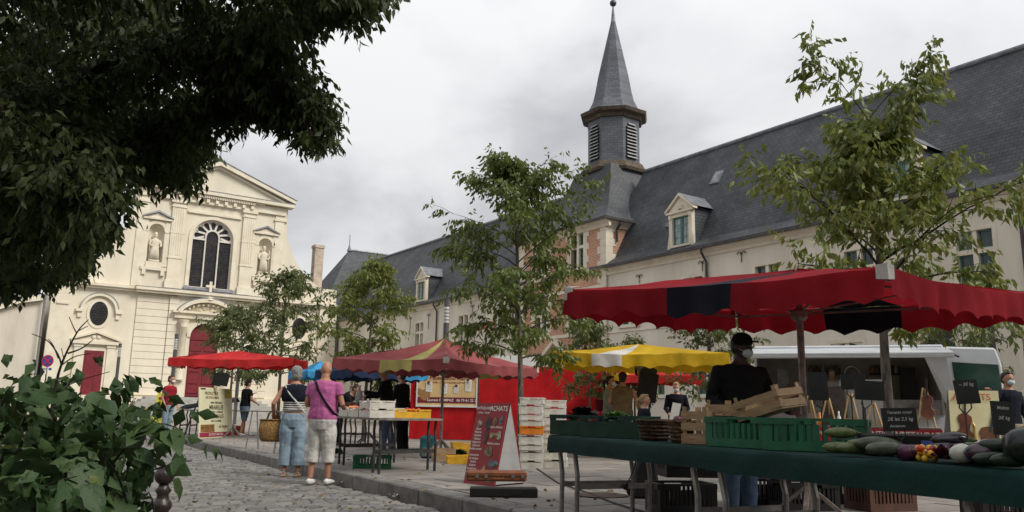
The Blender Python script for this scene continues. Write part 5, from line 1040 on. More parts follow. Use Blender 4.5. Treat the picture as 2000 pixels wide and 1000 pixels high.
# wooden crates
M_pine = mat('thin poplar wood', (.40, .265, .15), .75, .2, 6, .15, 40, stretch=(1, 9, 9))
def wood_crate(loc, rz, l, w, h, label, tilt=(0, 0), rows=2):
    t = thing('wooden_crate', label, 'crate', loc, rz); t.rotation_euler = (tilt[0], tilt[1], rz); MB().box((-l/2, -w/2, 0), (l/2, w/2, .008)).build('base', M_pine, t)
    gap = h/rows
    for r_ in range(rows):
        z0, z1 = gap*r_+.012, gap*(r_+1)-.012
        for s in (-1, 1): MB().box((-l/2, s*w/2-s*.007, z0), (l/2, s*w/2, z1)).build('slat', M_pine, t); MB().box((s*l/2-s*.009, -w/2+.008, z0), (s*l/2, w/2-.008, z1)).build('slat', M_pine, t)
    for sx in (-1, 1):
        for sy in (-1, 1): MB().prism([(sx*(l/2-.009), sy*(w/2-.008)), (sx*(l/2-.04), sy*(w/2-.008)), (sx*(l/2-.009), sy*(w/2-.04))], 'z', .008, h+.02).build('corner_post', M_pine, t)
    return t
p = at_px(1373, .24); wood_crate((p.x, p.y, zT), rzF+R(30), .20, .26, .235, 'upright slatted wooden crate beside the small tan basket', rows=3)
p = at_px(1485, .30); crate(MDG, (p.x, p.y, zT), rzF+R(12), 'green vented crate on the table in front of the capped seller').data = MG
p = at_px(1597, .40); crate(MG, (p.x, p.y, zT), rzF+R(40), 'green vented crate by the pole, beside the courgettes')
p = at_px(1440, .42); wood_crate((p.x, p.y, zT+.195), rzF+R(15), .34, .25, .09, 'shallow wooden tray on top of the green crate', rows=1)
p = at_px(1512, .46); wood_crate((p.x, p.y, zT+.215), rzF+R(10), .38, .26, .14, 'tilted wooden crate being lifted by the capped seller', (R(6), R(-14)))
# vegetables
def veg(kind, M, prof, px, w, rz, label, group, z=0., sc=1., n=12, roll=90, bend=0):
    key = ('veg', kind)
    if key not in CR:
        mb = MB(); pts = []; L_ = len(prof)
        mb.tube([(bend*math.sin(math.pi*i/(L_-1)), 0, q[1]) for i, q in enumerate(prof)], [max(.002, q[0]) for q in prof], n); o = mb.build(kind, M, smooth=True); CR[key] = o.data; bpy.data.objects.remove(o)
    p = at_px(px, w); o = bpy.data.objects.new(kind, CR[key]); COL.objects.link(o); rmax = max(q[0] for q in prof)*sc
    o.location = (p.x, p.y, zT+rmax+z); o.rotation_euler = (R(roll), 0, rz-rzF-.12); sc = sc*(.72 if kind in ('courgette', 'squash') else .85); o.scale = (sc, sc, sc)
    if kind != 'watermelon':             # calyx and stalk at one end
        if ('stalk', kind) not in CR:
            zt_ = prof[-1][1]; r_ = max(.012, prof[-3][0]*.62); q_ = MB().tube([(0, 0, zt_-.014), (0, 0, zt_+.004), (.004, 0, zt_+.03)], [r_, r_*.5, .006], 7).build('stalk', mat('green stalk', (.10, .13, .03), .6, .3, 20), smooth=True); CR[('stalk', kind)] = q_.data; bpy.data.objects.remove(q_)
        c_ = bpy.data.objects.new('stalk', CR[('stalk', kind)]); COL.objects.link(c_); c_.parent = o
    return tag(o, label, kind.replace('_', ' '), group)
def vprof(l, r, bul=.0, n=11): return [(r*math.sin(math.pi*(i/(n-1)))**.45*(1+bul*(i/(n-1)-.5)), -l/2+l*i/(n-1)) for i in range(n)]
M_cou = mat('courgette skin', (.05, .085, .03), .35, .4, 25, col2=(.12, .14, .045)); M_pal = mat('pale squash', (.095, .115, .075), .45, .3, 18); M_aub = mat('aubergine skin', (.016, .008, .018), .18, .3, 5, spec=.7); M_waub = mat('white aubergine', (.50, .51, .44), .3, .1, 9); M_ston = mat('purple onion', (.10, .025, .06), .3, .4, 16); M_cuc = mat('dark cucumber', (.025, .05, .025), .3, .3, 18); M_mel = mat('dark watermelon', (.02, .028, .022), .25, .4, 10); M_pep = mat('green pepper', (.05, .16, .02), .25, .3, 9)
yc2 = vprof(.26, .042); 
for i, (px, w, rz, z, lb_) in enumerate(((1640, .07, 1.0, 0, 'pale green courgette lying lowest by the green crate'), (1668, .08, 1.25, 0, 'courgette second from the green crate at the table edge'), (1645, .13, 1.15, .075, 'yellowish courgette on top of the pile by the crate'), (1690, .12, .8, .02, 'courgette on the right of the courgette pile'))): veg('courgette', M_cou, yc2, px, w, rzF+rz, lb_, 'courgettes by the crate', z)
veg('squash', M_pal, vprof(.36, .05), 1732, .07, rzF+1.45, 'long grey-green squash at the table edge', None); veg('squash', M_pal, vprof(.36, .05), 1712, .17, rzF+1.3, 'grey-green squash behind the long one', None, .02)
me_so = ballmesh('onion', .04, M_ston)
for px, w in ((1770, .10), (1778, .14), (1764, .16), (1786, .18)): p = at_px(px, w); fruit('purple_onion', me_so, (p.x, p.y, zT+.035), 'purple onion in the small heap left of the cherry tomatoes', 'onion', 'purple onions by the tomatoes')
mes = [ballmesh('cherry_tomato', .017, mat(f'cherry tomato {i}', c, .25, .1, 9)) for i, c in enumerate(((.72, .33, .02), (.66, .42, .04), (.55, .05, .02)))]
for i in range(22): p = at_px(rg.uniform(1792, 1830), rg.uniform(.05, .16)); kc = rg.choice((0, 0, 1, 2)); fruit('cherry_tomato', mes[kc], (p.x, p.y, zT+.016+rg.choice((0, .024, .045))), f'small {("orange", "yellow", "red")[kc]} cherry tomato heaped on the green table', 'tomato', f'{("orange", "yellow", "red")[kc]} cherry tomatoes')
p = at_px(1848, .10); o = lettuce((p.x, p.y, zT+.03), .085, mat('purple leaves', (.16, .03, .08), .5, .5, 20), 'purple leafy radicchio beside the cherry tomatoes', 26, .7)
aub = vprof(.22, .048, .5)
for px, w, rz, z, lb_ in ((1838, .24, .5, .0, 'black aubergine behind the radicchio'), (1862, .30, .9, .05, 'glossy black aubergine on top of the rear heap'), (1872, .20, 1.2, .0, 'black aubergine left of the green peppers'), (1890, .14, .8, .0, 'black aubergine behind the purple striped one'), (1925, .13, 1.5, .0, 'slim dark aubergine below the green peppers')): veg('aubergine', M_aub, aub, px, w, rzF+rz, lb_, 'black aubergines', z)
veg('white_aubergine', M_waub, vprof(.13, .05, .3), 1878, .045, rzF+1.2, 'round white aubergine at the front of the table', None); veg('purple_aubergine', mat('purple aubergine', (.07, .012, .05), .22, .5, 14, spec=.7), vprof(.16, .055, .4), 1916, .06, rzF+.9, 'purple aubergine next to the white one', None)
for px, w, rz, z, lb_ in ((1945, .06, 1.1, 0, 'dark cucumber in front of the yellow pepper'), (1962, .11, .7, .055, 'dark cucumber lying across the others'), (1980, .05, 1.2, 0, 'dark cucumber left of the watermelon')): veg('cucumber', M_cuc, vprof(.24, .036), px, w, rzF+rz, lb_, 'dark cucumbers', z)
veg('watermelon', M_mel, vprof(.25, .095), 2012, .10, rzF+1.4, 'big dark watermelon at the right edge of the table', None)
for i, (px, w) in enumerate(((1893, .27), (1905, .24), (1912, .31), (1925, .28))): veg('green_pepper', M_pep, vprof(.12, .035, .5), px, w, rzF+.5*i, f'green pepper, {("first", "second", "third", "fourth")[i]} from the left in the pepper heap', 'green peppers', .03)
veg('yellow_pepper', mat('yellow pepper', (.45, .38, .03), .3, .2, 9), vprof(.10, .035, .4), 1948, .20, rzF+.4, 'pale yellow pepper beside the white bag', None, .02)
p = at_px(1945, .30); mb = MB().ball((0, 0, .05), (.14, .1, .065), n=16); o = mb.build('plastic_bag', mat('white plastic bag', (.62, .62, .63), .4, .1, 9, .8, 22), smooth=True); o.location = (p.x, p.y, zT); tag(o, 'crumpled white plastic bag lying behind the cucumbers', 'bag'); o.modifiers.new('s', 'SUBSURF').levels = 1
p = at_px(1772, .52); tb = thing('black_tray', 'low black box with a blue label behind the tomatoes', 'box', (p.x, p.y, zT), rzF+R(58)); MB().box((-.22, -.13, 0), (.24, .13, .115)).build('body', M_bpl, tb, bevel=.008); MB().box((.04, -.135, .03), (.16, -.1301, .085)).build('blue_label', mat('blue label', (.10, .12, .42), .5, .1), tb)
p = at_px(1695, .62); o = MB().box((-.15, -.1, 0), (.15, .1, .075)).build('black_box', M_bpl, bevel=.008, M=Matrix.Translation((p.x, p.y, zT)) @ Matrix.Rotation(RZ, 4, 'Z')); tag(o, 'flat black box on the table left of the tree trunk', 'box')
# chalk boards on wire stands
M_slateb = mat('chalkboard', (.010, .011, .012), .6, .4, 5); M_chalk = mat('chalk', (.5, .5, .5), .9, .2, 40)
def chalk(px, w, x0, y0, x1, y1, label, lines=(), lean=0., handle=False):
    p = at_px(px, w); dep = (p-CAM).dot(_f); a, b_ = C(x0, y1, dep), C(x1, y0, dep); wd = (b_-a).dot(_r); hh = (x1-x0, y1-y0); hgt = (y1-y0)/FPX*dep
    t = thing('chalkboard', label, 'chalkboard', (p.x, p.y, zT), RZ); cx = ((x0+x1)/2-px)/FPX*dep; zc = C((x0+x1)/2, (y0+y1)/2, dep).z-zT
    bo_ = MB().box((-wd/2, -.006, -hgt/2), (wd/2, .006, hgt/2)).build('board', M_slateb, t); bo_.location = (cx, 0, zc); bo_.rotation_euler = (R(-6), R(lean), 0)
    zb0 = zc-hgt/2; wr = MB().tube([(0, .02, 0), (0, .02, max(.03, zb0-.05))], .004, 5)
    for s in (-1, 1): wr.tube([(0, .02, max(.03, zb0-.05)), (cx*.5+s*.03, .02, zb0-.02), (cx+s*.02, .012, zb0+.06)], .0035, 5)
    wr.build('wire_stand', M_dsteel, t); MB().lathe([(.05, 0), (.05, .006)], n=12).build('foot', M_dsteel, t)
    for i, (s, sz, ox) in enumerate(lines): text(s, sz, M_chalk, bo_, (ox, -.0075, hgt*(.30-.30*i)), shear=.2, name='chalk_writing')
    if handle: o_ = MB().tube([(wd*.3*math.cos(R(q)), 0, hgt/2+wd*.3*math.sin(R(q))) for q in range(0, 181, 20)], .006, 6).build('handle', M_dsteel, bo_)
chalk(1612, .55, 1586, 726, 1624, 781, 'dark chalkboard price sign beside the pole, tallest of the group'); chalk(1672, .50, 1650, 730, 1698, 760, 'dark chalkboard with a hoop handle behind the tree trunk', handle=True); chalk(1697, .42, 1676, 743, 1734, 781, 'wide dark chalkboard left of the tree trunk', lean=2)
chalk(1766, .36, 1728, 797, 1796, 841, 'black chalkboard with tomato prices written in chalk', (('Tomates coeur', .022, 0), ('2€ les 2,5 kg', .026, 0), ('Anciennes', .02, -.02)), -2); chalk(1898, .30, 1877, 741, 1922, 788, 'dark chalkboard tilted in front of the instrument board', (('~ 3€ kg', .022, 0),), -4); chalk(1968, .30, 1948, 784, 1990, 850, 'tall dark chalkboard at the right end of the vegetables', (('Melon', .022, 0), ('3€ kg', .022, 0)), 2)
# ------------------------------------------------------------------ crates and odds under the table
for px, py, me, z, rz, lb_ in ((1330, 990, MBk, -.0, .2, 'black vented crate on the ground under the green table, lower left'), (1345, 975, MBk, .275, .1, 'black vented crate stacked on another under the green table'), (1570, 985, MBk, 0, .2, 'black vented crate behind the pole foot'), (1575, 985, MBk, .275, .15, 'black vented crate stacked behind the pole'), (1480, 975, MBk, 0, .1, 'black crate by the capped seller'), (1720, 985, MBr, .0, .3, 'brown vented crate under the right half of the table'), (1660, 972, MBk, .0, .0, 'black vented crate left of the brown one'), (1730, 985, MBr, .275, .25, 'brown vented crate on top of the other brown one')):
    p = G(px, py+10); crate(me, (p.x, p.y, PZ+z), RZ+rz, lb_)
p = G(1263, 975); hb = thing('folded_trolley', 'dark folded trolley with a grey mesh panel under the green table', 'trolley', (p.x, p.y, PZ), RZ); MB().prism([(-.16, 0), (.16, 0), (.10, .45), (-.04, .5), (-.12, .3)], 'y', 0, .25).build('bag', mat('dark nylon', (.02, .02, .022), .7, .3), hb, bevel=.03); MB().box((.02, .3, .36), (.5, .32, .56)).build('mesh_panel', mat('grey mesh', (.22, .2, .19), .6, .5, 90), hb); MB().tube([(.05, .28, .0), (.05, .28, .6)], .014, 6).build('frame', M_steel, hb)
for x in (-.12, .12): MB().lathe([(.08, -.02), (.08, .02)], n=12, M=Matrix.Translation((x, .12, .08)) @ Matrix.Rotation(R(90), 4, 'X')).build('wheel', M_black, hb)
pts = [G(1048, 916), G(1090, 945), G(1150, 965), G(1200, 985), G(1260, 1003), G(1420, 1040)]; o = MB().tube([(q.x, q.y, PZ+.012) for q in pts], .009, 6).build('power_cable', M_black); tag(o, 'black power cable snaking over the paving from the crates', 'cable')
p = at_px(1225, .5); a = C(1242, 905, (p-CAM).dot(_f)); b_ = C(1225, 945, (p-CAM).dot(_f)); c = C(1185, 965, (p-CAM).dot(_f)); o = MB().tube([(a.x, a.y, ztop-.035), a, (a+b_)/2+Vector((0, 0, -.01)), b_], .005, 6).tube([b_, b_+Vector((-.02, 0, -.05))], [.012, .022], 8).build('hanging_plug', M_dsteel); tag(o, 'grey plug on a cable hanging below the green table', 'plug')
# ------------------------------------------------------------------ antiques table with banner, easels and instruments
za = .93; aa, ab_ = C(1552, 830, 12.6), C(1838, 838, 11.4); exa = Vector((ab_.x-aa.x, ab_.y-aa.y, 0)).normalized(); La = (ab_-aa).xy.length; rza = math.atan2(exa.y, exa.x); eya = Vector((-exa.y, exa.x, 0))
tat, PA, _, _ = table('antiques table with red printed banner behind the tree trunk', aa, ab_, eya*.8, za-PZ, 2, M_dsteel)
def A_(x, y, z=0): return Vector((aa.x, aa.y, 0))+exa*x+eya*y+Vector((0, 0, za+z))
M_banr = mat('antiques banner red', (.38, .018, .028), .5, .08, 3)
bnr = thing('antiques_banner', 'red banner reading ACHATS and ANTIQUAIRE hung along the antiques table', 'banner', (aa.x, aa.y, za-.02), rza); MB().box((-.02, -.03, -.45), (La+.02, -.02, .0)).build('sheet', M_banr, bnr)
for s, x, z, sz, sx in (('instruments de musique', .10, -.075, .07, .8), ('ACHATS', .36, -.085, .13, .95), ('ANTIQUAIRE', .66, -.085, .115, .85), ('Achat - Vente', .66, -.175, .07, .9), ('RESTAURATION', .91, -.085, .115, .85)): text(s, sz, M_offw, bnr, (La*x, -.034, z), sx=sx)
MB().lathe([(0, 0), (.06, 0), (.06, .003)], n=8, M=Matrix.Translation((La*.53, -.032, -.24)) @ Matrix.Rotation(R(90), 4, 'X')).build('emblem', M_offw, bnr); MB().lathe([(0, 0), (.05, 0), (.05, .003)], n=8, M=Matrix.Translation((La*.76, -.032, -.24)) @ Matrix.Rotation(R(90), 4, 'X')).build('emblem', M_offw, bnr)
def violin_mb(sc=1., M=None):
    out_ = [(.0, -.18), (.07, -.175), (.10, -.13), (.095, -.07), (.058, -.03), (.058, .03), (.082, .08), (.075, .14), (.03, .17), (0, .175)]; pol = out_+[(-x, z) for x, z in out_[-2:0:-1]]
    return [(x*sc, z*sc) for x, z in pol]
M_vio = mat('violin varnish', (.20, .055, .02), .25, .3, 8, spec=.6)
def instrument(t, M4, sc, M=M_vio, name='violin_body', guitar=False):
    pol = violin_mb(sc)
    if guitar: pol = [(x*1.15, z) for x, z in pol]
    o = MB().prism(pol, 'y', -.02*sc, .02*sc, 0, M4).build(name, M, t, bevel=.004); MB().box((-.013*sc, -.035*sc, .12*sc), (.013*sc, -.02*sc, .42*sc), 0, M4).build('neck', M_black, t); MB().tube([(0, -.03*sc, .42*sc), (0, -.02*sc, .47*sc), (0, .0, .46*sc)], .014*sc, 6).build('scroll', M, t) if M4 is None else None
    if guitar: MB().lathe([(0, 0), (.03*sc, 0), (.03*sc, .002)], n=12, M=M4 @ Matrix.Translation((0, -.0205*sc, .02*sc)) @ Matrix.Rotation(R(90), 4, 'X')).build('sound_hole', M_black, t)
    for s in (-1, 1): MB().box((s*.05*sc-.003, -.022*sc, -.05*sc), (s*.05*sc+.003, -.0205*sc, .03*sc), 0, M4).build('sound_slot', M_black, t)
M_pinew = mat('easel pine', (.46, .30, .13), .7, .15, 8)
ez = [(1572, .28, 'pine easel with a dark picture, left end by the steel pole'), (1612, .45, 'pine easel second from the steel pole on the antiques table'), (1660, .40, 'pine easel holding a small clarinet left of the tree trunk'), (1705, .30, 'pine easel half hidden by the tree trunk'), (1806, .50, 'pine easel holding a violin right of the tree trunk')]
for px, h_, lb_ in ez:
    x = (px-1552)/(1838-1552)*La; p = A_(x, .30); t = thing('easel', lb_, 'easel', p, rza+.1, 'pine table easels')
    hh = {1572: .46, 1612: .42, 1660: .50, 1705: .36, 1806: .58}[px]
    for sx in (-1, 1): MB().bar((sx*.12, -.02, 0), (sx*.02, .06, hh), .022, .016).build('front_leg', M_pinew, t)
    MB().bar((0, .22, 0), (0, .07, hh*.95), .02, .014).build('rear_leg', M_pinew, t); MB().bar((-.1, -.02, hh*.22), (.1, -.02, hh*.22), .02).build('ledge', M_pinew, t)
vio = thing('violin', 'brown violin leaning on the easel right of the tree trunk', 'violin', A_((1812-1552)/286*La, .24), rza); instrument(vio, Matrix.Translation((0, -.02, .31)) @ Matrix.Rotation(R(-12), 4, 'X'), .95)
pcs = thing('leaning_picture', 'dark framed picture leaning on the easel behind the pole', 'picture', A_((1590-1552)/286*La, .42), rza); MB().add([(0, 0, 0), (.42, 0, 0), (.36, .12, .62), (.05, .12, .6), (0, .03, 0), (.42, .03, 0), (.36, .15, .62), (.05, .15, .6)], [(0,1,2,3),(4,7,6,5),(0,3,7,4),(1,5,6,2),(3,2,6,7)]).build('panel', mat('dark painting', (.05, .03, .02), .5, .5, 4), pcs)
gb = thing('grey_panel', 'plain grey panel standing behind the easels', 'panel', A_((1670-1552)/286*La, .55), rza); MB().add([(-.35, 0, 0), (.35, 0, 0), (.32, .1, .72), (-.30, .1, .72), (-.35, .02, 0), (.35, .02, 0), (.32, .12, .72), (-.30, .12, .72)], [(0,1,2,3),(4,7,6,5),(0,3,7,4),(1,5,6,2),(3,2,6,7)]).build('panel', mat('grey card', (.34, .33, .31), .7, .1), gb)
for px, lb_, r_, h_, Mb in ((1600, 'orange bottle standing by the left easels', .03, .2, M_opl), (1640, 'white bottle with orange label among the easels', .028, .22, M_white), (1690, 'dark clarinet standing upright on the antiques table', .014, .5, M_black), (1780, 'white vase behind the tomato chalkboard', .05, .2, M_white)):
    t = MB().lathe([(r_, 0), (r_, h_*.6), (r_*.45, h_*.75), (r_*.45, h_)], n=12).build('bottle' if 'bottle' in lb_ else 'clarinet' if 'clarinet' in lb_ else 'vase', Mb, smooth=True); t.location = A_((px-1552)/286*La, .16); tag(t, lb_, t.name.split('.')[0])
# instrument A-board on the right
q0 = C(1858, 872, 10.4); ib = thing('instrument_a_board', 'pale yellow A-board painted with violin, saxophone and guitar', 'sign board', (q0.x, q0.y, PZ), RZ-R(14)); Wi, Hi, Di = .66, 1.28, .7
def ileaf(y0_, y1_, M, nm): return MB().add([(0, y0_, 0), (Wi*.92, y0_, 0), (Wi*1.06, y1_, Hi), (.10, y1_, Hi), (0, y0_+.02, 0), (Wi*.92, y0_+.02, 0), (Wi*1.06, y1_+.02, Hi), (.10, y1_+.02, Hi)], [(0,1,2,3),(4,7,6,5),(0,3,7,4),(1,5,6,2),(3,2,6,7)]).build(nm, M, ib)
M_iy = mat('instrument board yellow', (.62, .57, .33), .6, .08, 3); f_i = ileaf(0, Di*.45, M_iy, 'front_leaf'); ileaf(Di, Di*.5, mat('grey side panel', (.36, .355, .35), .7, .1), 'rear_leaf'); MB().add([(Wi*.925, .02, 0), (Wi*.925, Di, 0), (Wi*1.06, Di*.5, Hi)], [(0, 1, 2)]).build('side_panel', mat('grey side panel', (.36, .355, .35), .7, .1), ib)
sl_ = Di*.45/Hi
def pr_i(x, z, rot, sc): return Matrix(((1, 0, 0, x), (0, 1, sl_, sl_*z-.01), (0, 0, 1, z), (0, 0, 0, 1))) @ Matrix.Rotation(R(rot), 4, 'Y') @ Matrix.Diagonal((1, .12, 1, 1))
instrument(f_i, pr_i(.23, .80, 8, 1.), 1.05, M_vio, 'painted_violin'); instrument(f_i, pr_i(.47, .60, 18, 1.), 1.25, mat('guitar brown', (.13, .05, .02), .4, .2), 'painted_guitar', True)
def P3(x, z, e_=.012): return (x, sl_*z-e_, z)
MB().tube([P3(.33, .86), P3(.345, .82), P3(.335, .68), P3(.30, .52), P3(.30, .45), P3(.335, .46), P3(.355, .54), P3(.38, .60)], [.008, .012, .016, .022, .028, .03, .032, .036], 8).build('painted_saxophone', mat('brass', (.45, .28, .06), .35, .2, metal=.5), f_i)
bw_ = MB()
for i in range(6): bw_.bar(P3(.10, .30+.035*i), P3(.42, .20+.006*i), .007)
bw_.build('painted_bows', M_dkb, f_i); MB().ball(P3(.45, .16), (.05, .008, .05)).tube([P3(.45, .16), P3(.52, .32)], .006, 5).build('painted_banjo', M_vio, f_i); text('ACHATS', .12, mat('sign lettering red', (.5, .06, .03), .5), f_i, P3(.36, Hi*.93, .02), (math.pi/2-math.atan(sl_), 0, 0))
p = C(1955, 900, 9.6); pb_ = thing('paper_bag', 'cream paper bag hanging by the tall chalkboard', 'bag', (p.x, p.y, zT+.02), RZ); pb_.location = at_px(1985, .55); pb_.location.z = zT; MB().prism([(-.05, 0), (.05, 0), (.06, .16), (-.045, .15)], 'y', -.02, .02).build('bag', mat('cream paper', (.5, .42, .3), .8, .15), pb_)
# table under the yellow canopy with baskets and trays
aY, bY = G(1168, 845), G(1420, 850); wY = Vector((-(bY.y-aY.y), bY.x-aY.x, 0)).normalized()*.9; tY, PY2, exY, eyY = table('table of baskets and trays under the yellow canopy', aY, bY, wY, .78, 2)
for i, (s, w, r_, M) in enumerate(((.5, .5, .2, M_bask2), (1.5, .6, .17, M_bask2))): p = Vector((aY.x, aY.y, 0))+exY*s+eyY*w; o = basket(Vector((p.x, p.y, 0)), r_, .16, M, f'wicker basket on the yellow canopy table, {("left", "right")[i]} one'); o.location.z = PZ+.785
M_nuts = mat('golden fruit', (.55, .30, .04), .6, .5, 30); 
for i in range(3): p = Vector((aY.x, aY.y, 0))+exY*(1.9+.0*i)+eyY*(.15+.25*i); 
p = Vector((aY.x, aY.y, 0))+exY*1.35+eyY*.25; o = crate(MWl, (p.x, p.y, PZ+.785), math.atan2(exY.y, exY.x), 'shallow pale crate of golden fruit under the yellow canopy'); fr_ = MB(); 
me_g = ballmesh('plum', .028, M_nuts)
for i in range(24): fruit('plum', me_g, (p.x+rg.uniform(-.22, .22), p.y+rg.uniform(-.14, .14), PZ+.785+.09+rg.uniform(0, .03)), 'small golden plum in the crate under the yellow canopy', 'fruit', 'golden plums')
p = Vector((aY.x, aY.y, 0))+exY*2.1+eyY*.2; crate(MG, (p.x, p.y, PZ+.785), math.atan2(exY.y, exY.x)+.2, 'green crate at the right end of the yellow canopy table', tilt=.0)
p = C(1246, 765, 16.6); bl = thing('hanging_chalkboard', 'dark chalkboard on a stand beside the yellow canopy pole', 'chalkboard', (p.x, p.y, PZ), RZ); MB().box((-.2, 0, 1.15), (.2, .015, 1.75), 0, Matrix.Rotation(R(8), 4, 'Y')).build('board', M_slateb, bl); MB().tube([(.15, .02, 0), (.15, .02, 1.3)], .015, 6).build('stand', M_dsteel, bl)
pc = Vector((ap.x, ap.y, 0)); o = MB().ball((0, 0, 0), (.22, .1, .11), n=10).ball((.22, .02, -.03), (.14, .07, .08), n=8).tube([(-.3, 0, .1), (-.34, -.05, -.12), (-.2, -.05, -.16), (-.16, 0, .08)], .03, 6).build('hanging_jacket', mat('dark green jacket', (.02, .035, .025), .85, .3, 8)); pj = C(1262, 722, 17.4); o.location = pj; tag(o, 'dark jacket and hose bundled under the yellow canopy top', 'jacket')
# small things
p = G(835, 895); o = thing('teal_bag', 'teal backpack on the paving behind the fruit table', 'bag', (p.x, p.y, PZ), RZ); MB().box((-.15, -.1, 0), (.15, .1, .42)).build('body', mat('teal nylon', (.02, .14, .16), .7, .3, 6), o, bevel=.05); MB().box((-.1, -.13, .03), (.1, -.101, .2)).build('pocket', mat('grey nylon', (.15, .15, .15), .7), o, bevel=.02); MB().tube([(-.05, 0, .41), (0, 0, .47), (.05, 0, .41)], .012, 6).build('handle', M_black, o)
p = G(866, 901); wood_crate((p.x, p.y, PZ), RZ+.2, .40, .30, .24, 'pale slatted wooden box on the ground behind the fruit table'); p = G(893, 900); o = lettuce((p.x, p.y, PZ+.10), .2, mat('cabbage leaves', (.04, .09, .025), .6, .4), 'bunch of dark green leaves on the ground behind the A-board', 40)
p = G(657, 893); o = lettuce((p.x, p.y, PZ+.06), .2, mat('cabbage leaves', (.04, .09, .025), .6, .4), 'discarded green leaves on the ground under the fruit table', 40)
p = G(458, 850); crate(MO, (p.x, p.y, PZ), RZ, 'orange red crate on the ground behind the plum board').data = crate_mesh('redcr', .5, .36, .3, mat('red crate plastic', (.50, .06, .03), .5))
for px, lb_ in ((423, 'small dark price board hanging left under the red canopy'), (437, 'dark price board hanging right under the red canopy')):
    p = C(px, 742, 23.5); o = thing('hanging_price_board', lb_, 'price board', p, RZ); MB().box((-.12, 0, -.17), (.14, .012, .2), 0, Matrix.Rotation(R(10), 4, 'Y')).build('board', M_slateb, o); MB().tube([(0, .01, .19), (0, .01, .62)], .006, 5).build('hook', M_dsteel, o)
for px, lb_ in ((492, 'steel folding stool frame left of the woman with the straw bag'), (548, 'steel trestle stand beside the legs of the woman')):
    p = G(px, 876 if px < 500 else 885); t = thing('trestle_stand', lb_, 'trestle', (p.x, p.y, PZ), RZ+.3)
    for sx in (-1, 1):
        for sy in (-1, 1): MB().tube([(sx*.13, sy*.2, 0), (sx*.05, sy*.17, .8)], .014, 6).build('leg', M_steel, t)
    MB().box((-.08, -.2, .8), (.08, .2, .82)).build('top_bar', M_steel, t)
    for sx in (-1, 1): MB().bar((sx*.1, -.19, .3), (sx*.1, .19, .3), .018).build('rail', M_steel, t)
# things at the lower right edge
p = G(1960, 1020); crate(MBk, (p.x, p.y, PZ), RZ, 'black vented crate at the lower right under the table'); o = lettuce((p.x, p.y, PZ+.30), .2, mat('red peppers heap', (.45, .03, .02), .35, .3), 'red peppers heaped in the crate at the lower right corner', 30)
pts = [G(1800, 1010), G(1830, 985), G(1850, 972)]
# ------------------------------------------------------------------ trees and the bush
M_bark = mat('young bark', (.17, .145, .12), .9, .35, 18, .5, 60, stretch=(1, 1, .3)); M_bark2 = mat('dark bark', (.045, .035, .028), .9, .35, 12, .6, 50)
def leafmat(name, a, b_, tr, rough=.45):
    return mat(name, a, rough, .3, 3, col2=b_, island=.75, trans=tr, spec=.45)
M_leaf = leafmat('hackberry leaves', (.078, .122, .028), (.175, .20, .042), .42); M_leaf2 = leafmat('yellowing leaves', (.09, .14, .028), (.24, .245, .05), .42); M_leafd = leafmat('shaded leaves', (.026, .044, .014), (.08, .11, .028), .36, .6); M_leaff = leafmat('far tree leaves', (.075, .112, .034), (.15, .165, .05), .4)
class Leaves:
    def __init__(s): s.p = []; s.d = []; s.l = []; s.w = []
    def add(s, p, d, l, w): s.p.append(tuple(p)); s.d.append(tuple(d)); s.l.append(l); s.w.append(w)
    def mesh(s, name, M, seed=0):
        r = np.random.default_rng(seed); n = len(s.p); P = np.array(s.p); D = np.array(s.d); D /= np.linalg.norm(D, axis=1, keepdims=True)+1e-9
        A = r.normal(size=(n, 3)); A[:, 2] *= .5; W_ = np.cross(D, A); W_ /= np.linalg.norm(W_, axis=1, keepdims=True)+1e-9; Nn = np.cross(W_, D)
        l = np.array(s.l)[:, None]; w = np.array(s.w)[:, None]
        mid = P+D*l*.42; V = np.stack([P, mid+W_*w*.5+Nn*w*.16, P+D*l+Nn*(-w*.25), mid-W_*w*.5+Nn*w*.16, mid], 1).reshape(-1, 3)
        i = np.arange(n)[:, None]*5; F_ = np.concatenate([i+np.array([[0, 4, 1]]), i+np.array([[1, 4, 2]]), i+np.array([[0, 3, 4]]), i+np.array([[4, 3, 2]])], 1).reshape(-1, 3)
        me = bpy.data.meshes.new(name); me.vertices.add(len(V)); me.vertices.foreach_set('co', V.astype(np.float32).ravel()); me.loops.add(F_.size); me.loops.foreach_set('vertex_index', F_.astype(np.int32).ravel()); me.polygons.add(len(F_)); me.polygons.foreach_set('loop_start', np.arange(0, F_.size, 3, dtype=np.int32)); me.update(calc_edges=True); me.materials.append(M)
        o = bpy.data.objects.new(name, me); COL.objects.link(o); return o
def twig_leaves(L_, r, p, d, n, ll, droop=.8, spread=.5):
    """a short twig carrying leaves that hang"""
    q = Vector(p); d = Vector(d).normalized()
    for i in range(n):
        q = q+d*(ll*.38); d = (d+Vector((r.gauss(0, .18), r.gauss(0, .18), -.10))).normalized()
        ld = (d*.5+Vector((r.gauss(0, spread), r.gauss(0, spread), -droop+r.gauss(0, .3)))).normalized()
        s = r.uniform(.7, 1.2); L_.add(q, ld, ll*s, ll*s*r.uniform(.34, .46))
